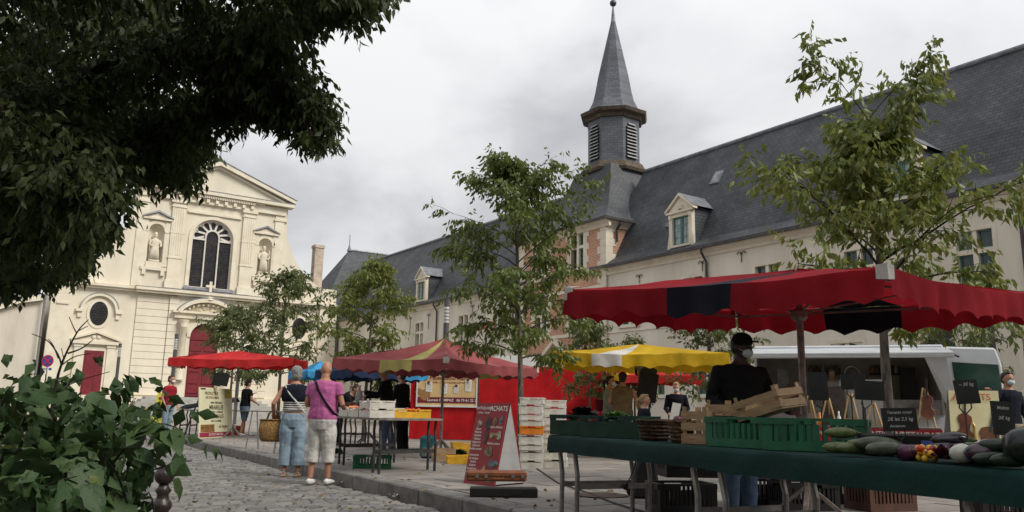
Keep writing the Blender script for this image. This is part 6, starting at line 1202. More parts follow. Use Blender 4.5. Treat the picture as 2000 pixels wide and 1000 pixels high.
def tree(label, base, height, r0, crown0, radius, seed, leaf=.11, nb=22, nsub=6, ntw=4, ltw=5, M=M_leaf, lean=(0, 0), group='young plane-like plaza trees', prof=None, name='plaza_tree', top_gap=0):
    r = random.Random(seed); t = thing(name, label, 'tree', base, 0, group); prof = prof or (lambda h: (math.sin(math.pi*min(1, h*.82+.18))**.8))
    tp = []; n = 9
    for i in range(n+1):
        f = i/n; tp.append(Vector((lean[0]*f*f+.05*height*.12*noise.noise((f*3, seed, 0)), lean[1]*f*f+.05*height*.12*noise.noise((f*3, seed, 9)), height*.93*f)))
    tr_ = MB().tube(tp, [r0*(1-.86*(i/n)**1.1) for i in range(n+1)], 9)
    L_ = Leaves()
    def on(f): x = f*n; i = min(n-1, int(x)); return tp[i].lerp(tp[i+1], x-i)
    limbs = MB()
    for b in range(nb):
        hf = (b+r.uniform(.1, .9))/nb; f = crown0+(1-crown0)*hf; a = b*2.4+r.uniform(-.5, .5); p = on(min(.99, f*.93/.93)); ln = radius*prof(hf)*r.uniform(.6, 1.18)
        up = .35+.75*hf; d = Vector((math.cos(a), math.sin(a), up)).normalized(); pts = [p]; q = p.copy(); st = 6
        for i in range(st):
            q = q+d*(ln/st); d = (d+Vector((r.gauss(0, .14), r.gauss(0, .14), -.07+r.gauss(0, .08)))).normalized(); pts.append(q.copy())
        br = max(.006, r0*.32*(1-hf*.75)); limbs.tube(pts, [br*(1-.8*i/st) for i in range(st+1)], 6, cap=False)
        for k in range(nsub):
            g = .25+.75*(k+r.random())/nsub; x = g*st; i = min(st-1, int(x)); p2 = pts[i].lerp(pts[i+1], x-i); d2 = (d+Vector((r.gauss(0, .8), r.gauss(0, .8), r.gauss(.1, .5)))).normalized(); l2 = ln*.32*r.uniform(.5, 1.2); e_ = p2+d2*l2+Vector((0, 0, -.06*l2))
            limbs.tube([p2, (p2+e_)/2+Vector((0, 0, .03)), e_], [.006, .004, .002], 4, cap=False)
            for w_ in range(ntw):
                g2 = (w_+.6)/ntw; s_ = p2.lerp(e_, g2); twig_leaves(L_, r, s_, d2+Vector((r.gauss(0, .7), r.gauss(0, .7), r.gauss(-.1, .4))), ltw, leaf)
    for k in range(6): twig_leaves(L_, r, tp[-1]-Vector((0, 0, .1*k)), (r.gauss(0, .5), r.gauss(0, .5), 1), ltw+2, leaf)
    tr_.build('trunk', M_bark, t, smooth=True); limbs.build('branches', M_bark2, t, fixn=False)
    o = L_.mesh('crown', M, seed); o.parent = t; o['kind'] = 'stuff'; return t
p = G(1016, 905); tree('leafy young tree rising behind the stacked white crates', (p.x, p.y, PZ), 5.9, .062,   .33, 1.6, 4, .125, 38, 8, 6, 6, M_leaf, (-.25, .1))
p = C(1738, 840, 9.9); tree('nearest young tree, its trunk passing through the red canopy stall', (p.x, p.y, PZ), 5.15, .075, .40, 1.55, 21, .13, 32, 9, 6, 6, M_leaf2, (-.12, -.1), prof=lambda h: (1.15 if h < .5 else .6+.2*math.sin(h*14))*(.9+.1*math.sin(h*9)))
p = H(5.6, 2.3, PZ); tree('dense unseen tree added just beyond the right edge to shade the vegetable table', tuple(p), 6.6, .11, .34, 2.3, 44, .15, 40, 10, 6, 6, M_leaf, prof=lambda h: 1.1*math.sin(math.pi*min(1, .15+h*.8))**.5)  # added out of view, only to shade the vegetable table
p = G(709, 862); tree('young tree left of the lamp column, above the blue canopy', (p.x, p.y, PZ), 5.5, .06, .33, 1.35, 9, .14, 28, 8, 6, 6, M_leaf2, (.15, 0))
p = C(541, 820, 28); tree('bushy tree in front of the church, right of the red door', (p.x, p.y, PZ), 5.9, .07, .36, 1.7, 12, .15, 30, 7, 5, 6, M_leaff)
p = C(446, 820, 31); tree('smaller tree covering the red church door', (p.x, p.y, PZ), 5.0, .06, .40, 1.4, 15, .15, 24, 8, 5, 6, M_leaff)
for px, dp, h, rd, sd, lb_ in ((1152, 23, 3.7, .85, 31, 'small tree behind the yellow canopy by the brick pavilion'), (1392, 21.5, 3.7, 1.3, 33, 'small tree between the yellow canopy and the capped seller'), (1893, 20.5, 4.2, 1.5, 35, 'small dark tree behind the white truck at the right'), (1240, 25, 3.4, .7, 37, 'slim sapling beyond the yellow canopy pole')):
    p = C(px, 815, dp); tree(lb_, (p.x, p.y, PZ), h, .04, .4, rd, sd, .125, 20, 6, 5, 6, M_leaff, name='sapling', group='small trees along the facade')
# --- big overhanging tree at the upper left: trunk outside the picture, limbs reaching in
rt_ = random.Random(77); bt = thing('overhanging_tree', 'large dark tree whose leafy branches overhang the upper left corner', 'tree', tuple(H(-6.6, 6.4, 0)))
o0 = Vector(bt.location)
tk_ = MB().tube([(0, 0, 0), (.05, .03, 1.2), (.12, .1, 2.4), (.3, .1, 3.4)], [.30, .24, .21, .18], 12); tk_.build('trunk', M_bark2, bt, smooth=True)
fork = o0+Vector((.3, .1, 3.3)); Lb = Leaves(); lim = MB(); solo = []
def limb(p0, targets, r0_, r1_):
    pts = [p0]+targets; 
    # smooth polyline
    out_ = []
    for i in range(len(pts)-1):
        a = pts[max(0, i-1)]; b_ = pts[i]; c = pts[i+1]; d = pts[min(len(pts)-1, i+2)]
        for k in range(5):
            t = k/5; out_.append(.5*((2*b_)+(c-a)*t+(2*a-5*b_+4*c-d)*t*t+(3*b_-a-3*c+d)*t**3))
    out_.append(pts[-1]); n = len(out_); lim.tube([q-o0 for q in out_], [r0_+(r1_-r0_)*i/(n-1) for i in range(n)], 7, cap=False); return out_
REACH = [(830, -60), (790, 0), (725, 70), (640, 85), (590, 110), (655, 200), (665, 320), (600, 325), (545, 270), (470, 270), (420, 330), (375, 385), (330, 400), (290, 390), (260, 415), (232, 455), (200, 510), (190, 545), (90, 590), (0, 605), (-900, 640), (-900, -4000), (4000, -4000), (4000, -60)]
def reach(w):                            # how far the crown spreads, read off the photograph
    v = w-CAM; dp_ = v.dot(_f)
    if dp_ < .3: return True
    x, y = 1000+FPX*v.dot(_r)/dp_, 500-FPX*v.dot(_u)/dp_; c = False; j = len(REACH)-1
    for i in range(len(REACH)):
        (xi, yi), (xj, yj) = REACH[i], REACH[j]
        if (yi > y) != (yj > y) and x < (xj-xi)*(y-yi)/(yj-yi)+xi: c = not c
        j = i
    return c
def foliage(path, ll, dens, spread, start=.2, nleaf=6, drp=.75):
    n = len(path); tot = sum((path[i+1]-path[i]).length for i in range(n-1)); k = int(tot*dens)
    for i in range(k):
        f = start+(1-start)*rt_.random(); x = f*(n-1); j = min(n-2, int(x)); p = path[j].lerp(path[j+1], x-j); dr = (path[j+1]-path[j]).normalized()
        d = (dr*.8+Vector((rt_.gauss(0, .8), rt_.gauss(0, .8), rt_.gauss(-.15, .55)))).normalized(); l2 = spread*rt_.uniform(.35, 1)*(1.15-.5*f); e_ = p+d*l2+Vector((0, 0, -.12*l2))
        if not reach(e_+d*.1+Vector((0, 0, -.12))): continue
        lim.tube([p-o0, (p+e_)/2-o0+Vector((0, 0, .02)), e_-o0], [.007, .005, .002], 4, cap=False)
        for w_ in range(5):
            s_ = p.lerp(e_, (w_+1)/5); twig_leaves(Lb, rt_, s_-o0, d+Vector((rt_.gauss(0, .7), rt_.gauss(0, .7), rt_.gauss(-.2, .4))), nleaf, ll, drp)
# limbs aim by view position and depth; unseen overhead ones are added for shade
mains = [([(-160, 260, 6.2), (60, 205, 5.9), (230, 110, 5.7), (420, 50, 5.6), (560, 15, 5.5), (720, -15, 5.4)], .085, 26), ([(-120, 330, 6.6), (80, 300, 6.5), (260, 262, 6.3), (430, 200, 6.2), (560, 170, 6.1), (640, 205, 6.0)], .07, 26), ([(-100, 400, 7.0), (60, 350, 7.0), (190, 320, 6.9), (300, 310, 6.8), (400, 345, 6.7)], .06, 26), ([(-150, 480, 7.6), (0, 470, 7.6), (90, 445, 7.5), (165, 480, 7.4)], .05, 26), ([(-180, 60, 5.4), (40, -60, 5.2), (260, -90, 5.1), (480, -70, 5.0), (700, -45, 5.0)], .08, 22), ([(-120, 150, 6.9), (100, 60, 6.8), (300, 20, 6.7), (440, 110, 6.5)], .06, 24), ([(-100, 540, 8.2), (40, 520, 8.1), (140, 540, 8.0)], .045, 24), ([(-140, 360, 5.2), (20, 300, 5.0), (120, 330, 4.9), (230, 400, 4.9)], .05, 22), ([(420, 60, 5.6), (520, 100, 5.8), (600, 250, 5.8), (630, 285, 5.8)], .03, 24), ([(260, 230, 6.3), (340, 260, 6.4), (400, 330, 6.4)], .03, 22), ([(-200, 250, 5.6), (-20, 180, 5.5), (90, 230, 5.4), (170, 300, 5.3)], .05, 26), ([(-120, 100, 7.4), (60, 110, 7.4), (230, 150, 7.2), (400, 240, 7.0)], .05, 26), ([(-160, -60, 6.2), (100, -20, 6.1), (330, 50, 6.0), (480, 150, 6.0)], .06, 26), ([(-300, -300, 4.5), (0, -420, 4.0), (300, -500, 3.6), (600, -450, 3.6)], .07, 16), ([(-400, -100, 4.6), (-150, -200, 4.2), (100, -220, 4.0), (330, -160, 4.0)], .06, 18), ([(-700, -300, 5.0), (-500, -700, 4.2), (100, -1000, 3.6), (900, -900, 3.4)], .07, 14), ([(-600, 100, 6.0), (-400, -500, 5.0), (400, -800, 4.6), (1000, -700, 4.6)], .07, 14), ([(420, 110, 6.0), (500, 140, 6.0), (580, 175, 6.0), (640, 215, 6.0)], .022, 44), ([(380, 190, 6.2), (480, 215, 6.2), (570, 250, 6.2), (640, 290, 6.2)], .022, 44), ([(420, 40, 5.8), (540, 40, 5.8), (640, 45, 5.8), (740, 20, 5.8)], .022, 44), ([(-80, 520, 7.2), (20, 560, 7.2), (60, 580, 7.2)], .03, 24), ([(-60, 150, 8.2), (120, 190, 8.2), (260, 210, 8.0), (360, 280, 7.8)], .05, 26), ([(-160, 400, 6.0), (20, 420, 6.0), (120, 400, 6.0), (190, 440, 6.0)], .045, 26)]
for tg, r_, dn in mains:
    tgt = [C(*q) for q in tg]; start = fork if tg[0][0] < 0 else tgt[0]
    path = limb(start, tgt if tg[0][0] < 0 else tgt[1:], r_, .008); foliage(path, .080, dn*1.65, .55, .22 if tg[0][0] < 0 else .1)
lim.build('branches', M_bark2, bt, fixn=False)
# leaves that stand out singly against the sky are objects of their own
idx = []
for i, q in enumerate(Lb.p):
    fr = in_frame(Vector(q)+o0)
    if fr and fr[0] > 470 and fr[1] < 330: idx.append((fr[0]-fr[1]*.35, i))
idx.sort(reverse=True); solo = {i for _, i in idx[:280]}
me_l = []
for k in range(4):
    sh = [(0, 0), (.13, .16), (.20, .38), (.14, .68), (0, 1)]; c = (-.10, .04, .12, -.03)[k]; vs = [(0, y, c*y*y) for _, y in sh]+[(x, y, c*y*y+.05*x*4) for x, y in sh[1:4]]+[(-x, y, c*y*y+.05*x*4) for x, y in sh[1:4]]
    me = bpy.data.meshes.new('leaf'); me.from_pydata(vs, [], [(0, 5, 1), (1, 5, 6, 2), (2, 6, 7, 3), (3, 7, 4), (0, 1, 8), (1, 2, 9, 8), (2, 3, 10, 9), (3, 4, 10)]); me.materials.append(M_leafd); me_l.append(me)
rest = Leaves()
for i, q in enumerate(Lb.p):
    if i in solo:
        o = bpy.data.objects.new('leaf', me_l[i % 4]); COL.objects.link(o); o.parent = bt; d = Vector(Lb.d[i]); o.location = q; qt = d.to_track_quat('Y', 'Z'); o.rotation_mode = 'QUATERNION'; o.rotation_quaternion = qt @ Matrix.Rotation(rt_.uniform(0, 6.28), 3, 'Y').to_quaternion(); s = Lb.l[i]; o.scale = (s*1.05, s, s)
    else: rest.add(Lb.p[i], Lb.d[i], Lb.l[i], Lb.w[i])
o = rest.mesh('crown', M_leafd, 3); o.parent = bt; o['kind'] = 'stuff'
# --- bush with big leaves in the left foreground
rb = random.Random(19); bu = thing('broadleaf_bush', 'dark broad-leaved bush with a bare twig in the lower left foreground', 'bush', tuple(H(-1.72, 3.3, -.03))); ob = Vector(bu.location)
M_bl = mat('broad leaf', (.026, .058, .022), .5, .3, 9, .25, 45, col2=(.065, .105, .032), obj=.55, trans=.14, spec=.25); M_bl2 = mat('young broad leaf', (.09, .15, .04), .4, .3, 9, .25, 45, col2=(.13, .13, .03), obj=.5, trans=.25); M_bst = mat('bush stem', (.035, .024, .018), .85, .3, 20)
def blade(l, w, curl, serr, M):
    n = 8; vs = []; fs = []
    for i in range(n+1):
        f = i/n; wd = w*(math.sin(math.pi*min(1, f**.72))**.8)*(1+serr*(1 if i % 2 else -1)) if 0 < i < n else 0; z = -curl*f*f*l
        vs += [(-wd/2, f*l, z+wd*.16+.006*math.sin(f*11)), (0, f*l, z), (wd/2, f*l, z+wd*.16+.006*math.sin(f*9+1))]
    for i in range(n): fs += [(i*3, i*3+1, i*3+4, i*3+3), (i*3+1, i*3+2, i*3+5, i*3+4)]
    vs += [(0, -.35*l, .01), (.004, -.35*l, .014)]; fs.append((1, len(vs)-2, len(vs)-1))
    me = bpy.data.meshes.new('leaf'); me.from_pydata(vs, [], fs); me.materials.append(M); me.polygons.foreach_set('use_smooth', [True]*len(fs)); return me
bl = [blade(.165, .105, .25, .05, M_bl), blade(.145, .095, .5, .06, M_bl), blade(.18, .10, .1, .04, M_bl), blade(.12, .075, .35, .05, M_bl), blade(.10, .05, .6, .05, M_bl2)]
stems = [([(60, 1060, 3.3), (70, 930, 3.3), (40, 840, 3.25), (15, 790, 3.2)], .012), ([(120, 1060, 3.2), (130, 930, 3.15), (150, 850, 3.1), (185, 780, 3.1), (215, 770, 3.1)], .013), ([(180, 1080, 3.0), (200, 950, 2.95), (240, 880, 2.9), (300, 830, 2.85), (345, 835, 2.85)], .012), ([(60, 1050, 3.5), (90, 900, 3.5), (110, 820, 3.5), (95, 765, 3.5), (70, 745, 3.5)], .012), ([(220, 1080, 3.2), (230, 980, 3.2), (275, 930, 3.15), (340, 905, 3.1), (375, 900, 3.1)], .008), ([(10, 1080, 3.0), (5, 950, 3.0), (-20, 850, 3.0), (10, 770, 3.0)], .012), ([(150, 1080, 2.8), (140, 980, 2.75), (110, 920, 2.7), (60, 880, 2.7)], .01), ([(240, 1080, 2.9), (250, 1000, 2.85), (230, 930, 2.8), (200, 890, 2.8)], .01), ([(30, 1080, 2.7), (40, 1000, 2.65), (90, 950, 2.6), (150, 930, 2.6)], .01), ([(100, 1080, 3.5), (150, 900, 3.4), (230, 830, 3.35), (260, 800, 3.3)], .011), ([(80, 1060, 3.7), (60, 900, 3.7), (30, 830, 3.7), (0, 800, 3.7)], .011), ([(270, 1080, 3.0), (300, 1000, 3.0), (290, 960, 3.0)], .007), ([(60, 1080, 3.0), (70, 990, 3.0), (30, 940, 3.0), (0, 930, 3.0)], .01), ([(130, 1080, 3.4), (170, 960, 3.4), (200, 900, 3.4), (250, 880, 3.4)], .01)]
st_ = MB(); lim = st_; lf = 0; spots = []
o0 = ob
for tg, r_ in stems:
    tgt = [C(*q) for q in tg]; path = limb(tgt[0], tgt[1:], r_*.6, .002)
    n = len(path); k = 17
    for i in range(k):
        f = .22+.78*(i+rb.random())/k; x = f*(n-1); j = min(n-2, int(x)); spots.append((path[j].lerp(path[j+1], x-j), (path[j+1]-path[j]).normalized(), f))
rb.shuffle(spots); nl = 0; small = Leaves()
for p, d, f in spots:
    a = rb.uniform(0, 6.28); out_ = Vector((math.cos(a), math.sin(a), rb.uniform(-.35, .45))).normalized(); q = p+out_*rb.uniform(.03, .12)-ob
    fr = in_frame(q+ob+out_*.08, 300)
    if nl >= 285 or (fr and ((285 < fr[0] < 368 and fr[1] > 890) or fr[0] > 385 or (fr[0] > 285 and fr[1] < 806) or (fr[0] > 45 and fr[1] < 742))): continue
    nl += 1
    k = rb.choices(range(5), (4, 4, 3, 3, 1.2))[0]; o = bpy.data.objects.new('leaf', bl[k]); COL.objects.link(o); o.parent = bu; o.location = q; tgv = (out_+Vector((0, 0, -.45+rb.gauss(0, .3)))).normalized()
    o.rotation_mode = 'QUATERNION'; o.rotation_quaternion = tgv.to_track_quat('Y', 'Z') @ Matrix.Rotation(rb.gauss(0, .5), 3, 'Y').to_quaternion(); s = rb.choice((.5, .62, .75, .9, 1.05)); o.scale = (s, s, s)
# bare twig standing above the leaves
tw = [([(85, 900, 3.3), (106, 770, 3.3), (120, 712, 3.3), (150, 650, 3.3), (173, 624, 3.3)], .008), ([(120, 712, 3.3), (112, 690, 3.3), (92, 665, 3.3), (62, 652, 3.3)], .004), ([(114, 700, 3.3), (104, 675, 3.3), (94, 662, 3.3)], .003), ([(133, 690, 3.3), (160, 680, 3.3), (181, 664, 3.3)], .004), ([(150, 651, 3.3), (144, 640, 3.3), (135, 619, 3.3)], .003), ([(118, 715, 3.3), (145, 697, 3.3), (178, 690, 3.3)], .003), ([(125, 702, 3.3), (122, 690, 3.3), (120, 680, 3.3)], .002), ([(152, 647, 3.3), (165, 640, 3.3), (172, 637, 3.3)], .002), ([(100, 770, 3.3), (150, 745, 3.3), (214, 726, 3.3)], .003)]
for tg, r_ in tw: tgt = [C(*q) for q in tg]; limb(tgt[0], tgt[1:], r_, .0015)
for tg, r_ in stems:
    tgt = [C(*q) for q in tg]
    for k in range(46):
        f = rb.random()**.8*(len(tgt)-1.001); j = int(f); p = tgt[j].lerp(tgt[j+1], f-j)+Vector((rb.gauss(0, .09), rb.gauss(0, .09), rb.gauss(-.02, .08)))
        fr = in_frame(p, 300)
        if fr and (fr[0] > 270 and fr[1] > 860): continue
        twig_leaves(small, rb, p-ob, (rb.gauss(0, 1), rb.gauss(0, 1), rb.gauss(-.2, .5)), 3, rb.uniform(.05, .085), .5)
small.w = [w*1.5 for w in small.w]
so_ = small.mesh('small_leaves', M_bl, 5); so_.parent = bu; so_['kind'] = 'stuff'
st_.build('stems', M_bst, bu, fixn=False)
# earth under the bush
o = MB().box((-1.2, -.9, -.06), (.75, 1.1, .02)).build('planting_bed', mat('dark soil', (.02, .016, .012), .95, .4, 20, .8), M=Matrix.Translation(ob) @ Matrix.Rotation(RZ, 4, 'Z')); struct(o)
# ------------------------------------------------------------------ people (local front is -y; -x is their right hand)
M_skin = mat('skin', (.50, .27, .18), .55, .1, 12, spec=.4); M_skin2 = mat('tanned skin', (.42, .21, .13), .55, .12, 12); M_skin3 = mat('dark skin', (.06, .032, .022), .5, .15, 12)
M_eye = mat('eye', (.02, .015, .012), .2, .1); M_mask = mat('surgical mask', (.55, .66, .70), .8, .05, 20, .3, 60); M_wmask = mat('white mask', (.72, .72, .70), .8, .05, 20, .3, 60)
def fab(name, c, var=.18, **k): return mat('fabric '+name, c, .9, var, 7, .35, 22, spec=.15, **k)
M_shoe_w = mat('white shoe', (.66, .65, .63), .5, .08); M_shoe_b = mat('black shoe', (.02, .02, .02), .5, .1); M_sole = mat('sandal leather', (.36, .22, .12), .6, .1)
def person(label, loc, rz, h=1.75, lean=0., twist=0., top=None, bottom=None, skin=M_skin, hair=None, hairstyle='short', np_=None, nn=None, feet=None, sleeve=1., hem=.80, leg_end=.06, leg_w=1., belly=0., shoes=M_shoe_b, mask=None, cap=None, peak=True, head_pitch=0., head_yaw=0., vox=.0095, build=1., name='person', top2=None, fingers=True):
    t = thing(name, label, 'person', loc, rz); s = h/1.75; t.scale = (s, s, s)
    piv = Vector((0, 0, .95)); Rl = Matrix.Rotation(lean, 3, 'X')          # positive lean tips the chest towards -y
    def bd(p):
        p = Vector(p)
        if p.z <= .95: return p
        f = min(1, (p.z-.95)/.12); return piv+Matrix.Rotation(lean*f, 3, 'X') @ (p-piv)
    B = build
    tor = [(.80, .13, .10), (.86, .165*B, .12*B), (.93, .178*B, .128*B+belly*.3), (1.02, .163*B, .118*B+belly), (1.12, .155*B, .113*B+belly), (1.25, .170*B, .120*B+belly*.5), (1.35, .188*B, .118*B), (1.42, .172*B, .10), (1.465, .10, .078), (1.50, .062, .064), (1.56, .056, .06)]
    def torso(mb, g=0., z0=.80, z1=1.6):
        sel = [q for q in tor if z0-.001 <= q[0] <= z1]; mb.tube([bd((0, -(belly*.45 if .98 < q[0] < 1.3 else 0), q[0])) for q in sel], [(q[1]+g, q[2]+g) for q in sel], 16)
    hc = bd((0, 0, 1.53)); Mh = Matrix.Translation(hc) @ (Matrix.Rotation(lean*.6-head_pitch, 4, 'X') @ Matrix.Rotation(head_yaw, 4, 'Z')) @ Matrix.Translation((0, 0, -1.53))
    np_ = np_ or ((.255, .03, 1.13), (.265, -.07, .88)); nn = nn or ((-.255, .03, 1.13), (-.265, -.07, .88))
    arms = []
    for sx, (el, wr) in ((1, np_), (-1, nn)): sh = bd((sx*.178*B, .0, 1.405)); arms.append((sx, sh, Vector(el), Vector(wr)))
    feet = feet or ((.10, -.0, .0), (-.10, .0, .0)); legs = []
    for sx, ft in ((1, feet[0]), (-1, feet[1])):
        hp = Vector((sx*.088, 0, .90)); an = Vector((ft[0], ft[1]+.03, .085+ft[2])); kn = (hp+an)/2+Vector((0, -.025, .02)); legs.append((sx, hp, kn, an))
    b = MB(); torso(b)
    b.ball((0, -.018, 1.64), (.075, .094, .112), n=18, M=Mh); b.ball((0, -.05, 1.585), (.052, .058, .058), n=12, M=Mh); b.ball((0, -.112, 1.622), (.013, .022, .022), n=8, M=Mh); b.ball((0, -.104, 1.578), (.024, .012, .008), n=8, M=Mh); b.ball((0, -.088, 1.668), (.05, .02, .010), n=10, M=Mh)
    for sx in (-1, 1): b.ball((sx*.076, .0, 1.625), (.012, .022, .032), n=8, M=Mh)
    for sx, sh, el, wr in arms:
        b.tube([sh, sh.lerp(el, .5), el, el.lerp(wr, .35), wr], [.055, .047, .040, .038, .026], 10)
        d = (wr-el).normalized(); side = Vector((0, 0, 1)).cross(d); side = side.normalized() if side.length > .1 else Vector((1, 0, 0)); nrm = d.cross(side)
        b.tube([wr-d*.01, wr+d*.035, wr+d*.085], [(.026, .020), (.040, .017), (.036, .013)], 8)
        k0 = wr+d*.08
        for i, (o, ln) in enumerate(((-.027, .062), (-.009, .072), (.009, .068), (.026, .054))):
            a = k0+side*o*1.0; bn = a+d*ln*.5-nrm*.012*sx*0+Vector((0, 0, -.012)); tp = bn+(d*.6+Vector((0, 0, -.75))).normalized()*ln*.5; b.tube([a-d*.02, a, bn, tp], [.0095, .0095, .0088, .007], 6)
        inn = side*(-1 if side.x*sx > 0 else 1); a = wr+d*.03+inn*.03; b.tube([a-inn*.012, a+inn*.018+d*.022, a+inn*.026+d*.05], [.012, .0105, .008], 6)
    for sx, hp, kn, an in legs:
        b.tube([hp, hp.lerp(kn, .5), kn, kn.lerp(an, .35), an], [.088, .075, .054, .055, .038], 10); b.tube([an+Vector((0, .05, -.045)), an+Vector((0, -.03, -.05)), an+Vector((0, -.13, -.062)), an+Vector((0, -.18, -.068))], [(.034, .034), (.038, .036), (.04, .024), (.03, .014)], 8)
    def fin(mb, nm, M, v, sm=3, par=t):
        o = mb.build(nm, M, par, fixn=False); r = o.modifiers.new('r', 'REMESH'); r.mode = 'VOXEL'; r.voxel_size = v; r.use_smooth_shade = True; q = o.modifiers.new('s', 'SMOOTH'); q.iterations = sm; q.factor = .5; return o
    fin(b, 'body', skin, vox, 2)
    for sx in (-1, 1):
        e_ = MB().ball((sx*.030, -.100, 1.645), (.012, .008, .008), n=8, M=Mh).build('eye', M_eye, t, smooth=True)
    if top:
        c = MB(); g = .024; torso(c, g, hem, 1.47)
        if hem < .80: c.tube([(0, 0, hem), (0, 0, .84)], [(.185*B+g, .14*B+g), (.175*B+g, .13*B+g+belly*.3)], 16)
        for sx, sh, el, wr in arms:
            if sleeve <= 0: continue
            pts = [sh-Vector((sx*.05, 0, 0)), sh, sh.lerp(el, .5), el] if sleeve > .5 else [sh-Vector((sx*.05, 0, 0)), sh, sh.lerp(el, sleeve*1.3)]
            rr = [.05, .066, .062, .054] if sleeve > .5 else [.05, .068, .072]
            if sleeve > .5: pts += [el.lerp(wr, min(1, (sleeve-.5)*1.9))]; rr += [.044]
            c.tube(pts, rr, 10)
        o = fin(c, 'top', top, .011, 2); tx = bpy.data.textures.get('folds') or bpy.data.textures.new('folds', 'CLOUDS'); tx.noise_scale = .11; dm = o.modifiers.new('d', 'DISPLACE'); dm.texture = tx; dm.strength = .022; dm.mid_level = .45
    if bottom:
        c = MB(); g = .030; c.tube([(0, 0, .77), (0, 0, .90), (0, 0, .99)], [(.145*B+g, .10*B+g), (.172*B+g, .125*B+g), (.163*B+g*.6, .118*B+g*.6+belly*.5)], 16)
        for sx, hp, kn, an in legs:
            end = an.copy(); end.z = leg_end; f = (hp.z-leg_end)/(hp.z-an.z)
            if leg_end > kn.z: lo = hp.lerp(kn, (hp.z-leg_end)/(hp.z-kn.z)); c.tube([hp+Vector((0, 0, .03)), hp.lerp(lo, .5), lo], [.105, .10*leg_w, .092*leg_w], 12)
            else: lo = kn.lerp(an, (kn.z-leg_end)/(kn.z-an.z)); c.tube([hp+Vector((0, 0, .03)), hp.lerp(kn, .5), kn, kn.lerp(lo, .5), lo], [.105, .096*leg_w, .078*leg_w, .074*leg_w, .070*leg_w], 12)
        o = fin(c, 'trousers', bottom, .011, 2); tx = bpy.data.textures.get('folds') or bpy.data.textures.new('folds', 'CLOUDS'); dm = o.modifiers.new('d', 'DISPLACE'); dm.texture = tx; dm.strength = .02; dm.mid_level = .45
    if shoes:
        for sx, hp, kn, an in legs: MB().tube([an+Vector((0, .075, -.05)), an+Vector((0, .03, -.045)), an+Vector((0, -.06, -.05)), an+Vector((0, -.15, -.058)), an+Vector((0, -.2, -.066))], [(.030, .034), (.044, .046), (.048, .04), (.048, .03), (.034, .018)], 12).build('shoe', shoes, t, smooth=True)
    if hair:
        hb_ = MB()
        if hairstyle == 'bald': hb_.ball((0, .018, 1.60), (.0775, .078, .04), n=14, M=Mh)
        else:
            hb_.ball((0, .016, 1.668), (.084, .094, .098), n=16, M=Mh); hb_.ball((0, .03, 1.62), (.080, .075, .075), n=12, M=Mh); hb_.ball((0, -.045, 1.735), (.06, .05, .028), n=10, M=Mh)
        if hairstyle == 'bob': hb_.ball((0, .022, 1.60), (.094, .082, .095), n=14, M=Mh); hb_.ball((0, .01, 1.67), (.098, .104, .105), n=14, M=Mh)
        if hairstyle == 'tail': hb_.tube([Mh @ Vector((0, .10, 1.66)), Mh @ Vector((0, .15, 1.62)), Mh @ Vector((0, .15, 1.52)), Mh @ Vector((0, .13, 1.42))], [.03, .036, .03, .012], 8)
        o = fin(hb_, 'hair', hair, .010, 1); tx = bpy.data.textures.get('curls') or bpy.data.textures.new('curls', 'CLOUDS'); tx.noise_scale = .035; dm = o.modifiers.new('d', 'DISPLACE'); dm.texture = tx; dm.strength = .02 if hairstyle != 'bald' else .004; dm.mid_level = .5
    if mask:
        mo = MB().ball((0, -.078, 1.588), (.060, .052, .050), n=14, M=Mh).build('face_mask', mask, t, smooth=True)
        for sx in (-1, 1): o = MB().tube([Mh @ Vector((sx*.055, -.08, 1.60)), Mh @ Vector((sx*.08, -.0, 1.635))], .003, 5).build('mask_loop', mask, mo)
    if cap:
        co = MB().ball((0, -.008, 1.695), (.092, .108, .082), n=16, M=Mh).build('cap', cap, t, smooth=True)
        if peak: MB().prism([(.075, -.07), (.07, -.14), (.035, -.175), (-.035, -.175), (-.07, -.14), (-.075, -.07)], 'z', 1.695, 1.705, 0, Mh).build('cap_peak', cap, co)
    return t, bd, Mh
TURN = math.pi
M_pink = fab('pink', (.47, .125, .30)); M_offwh = fab('off white cotton', (.60, .58, .55)); M_jean = fab('light denim', (.25, .33, .40)); M_dnavy = fab('navy', (.012, .014, .024)); M_blackf = fab('black', (.010, .010, .011)); M_redf = fab('red tee', (.30, .018, .03)); M_green_c = fab('sage coat', (.26, .31, .24)); M_vest = fab('brown vest', (.17, .115, .055)); M_djean = fab('blue jeans', (.06, .09, .15)); M_shortj = fab('denim shorts', (.17, .25, .34))
M_greyh = mat('grey hair', (.30, .29, .28), .7, .35, 40); M_brownh = mat('brown hair', (.055, .03, .018), .6, .3, 40); M_blond = mat('blond hair', (.36, .22, .09), .6, .3, 40); M_dkh = mat('dark hair', (.015, .011, .010), .5, .3, 40)
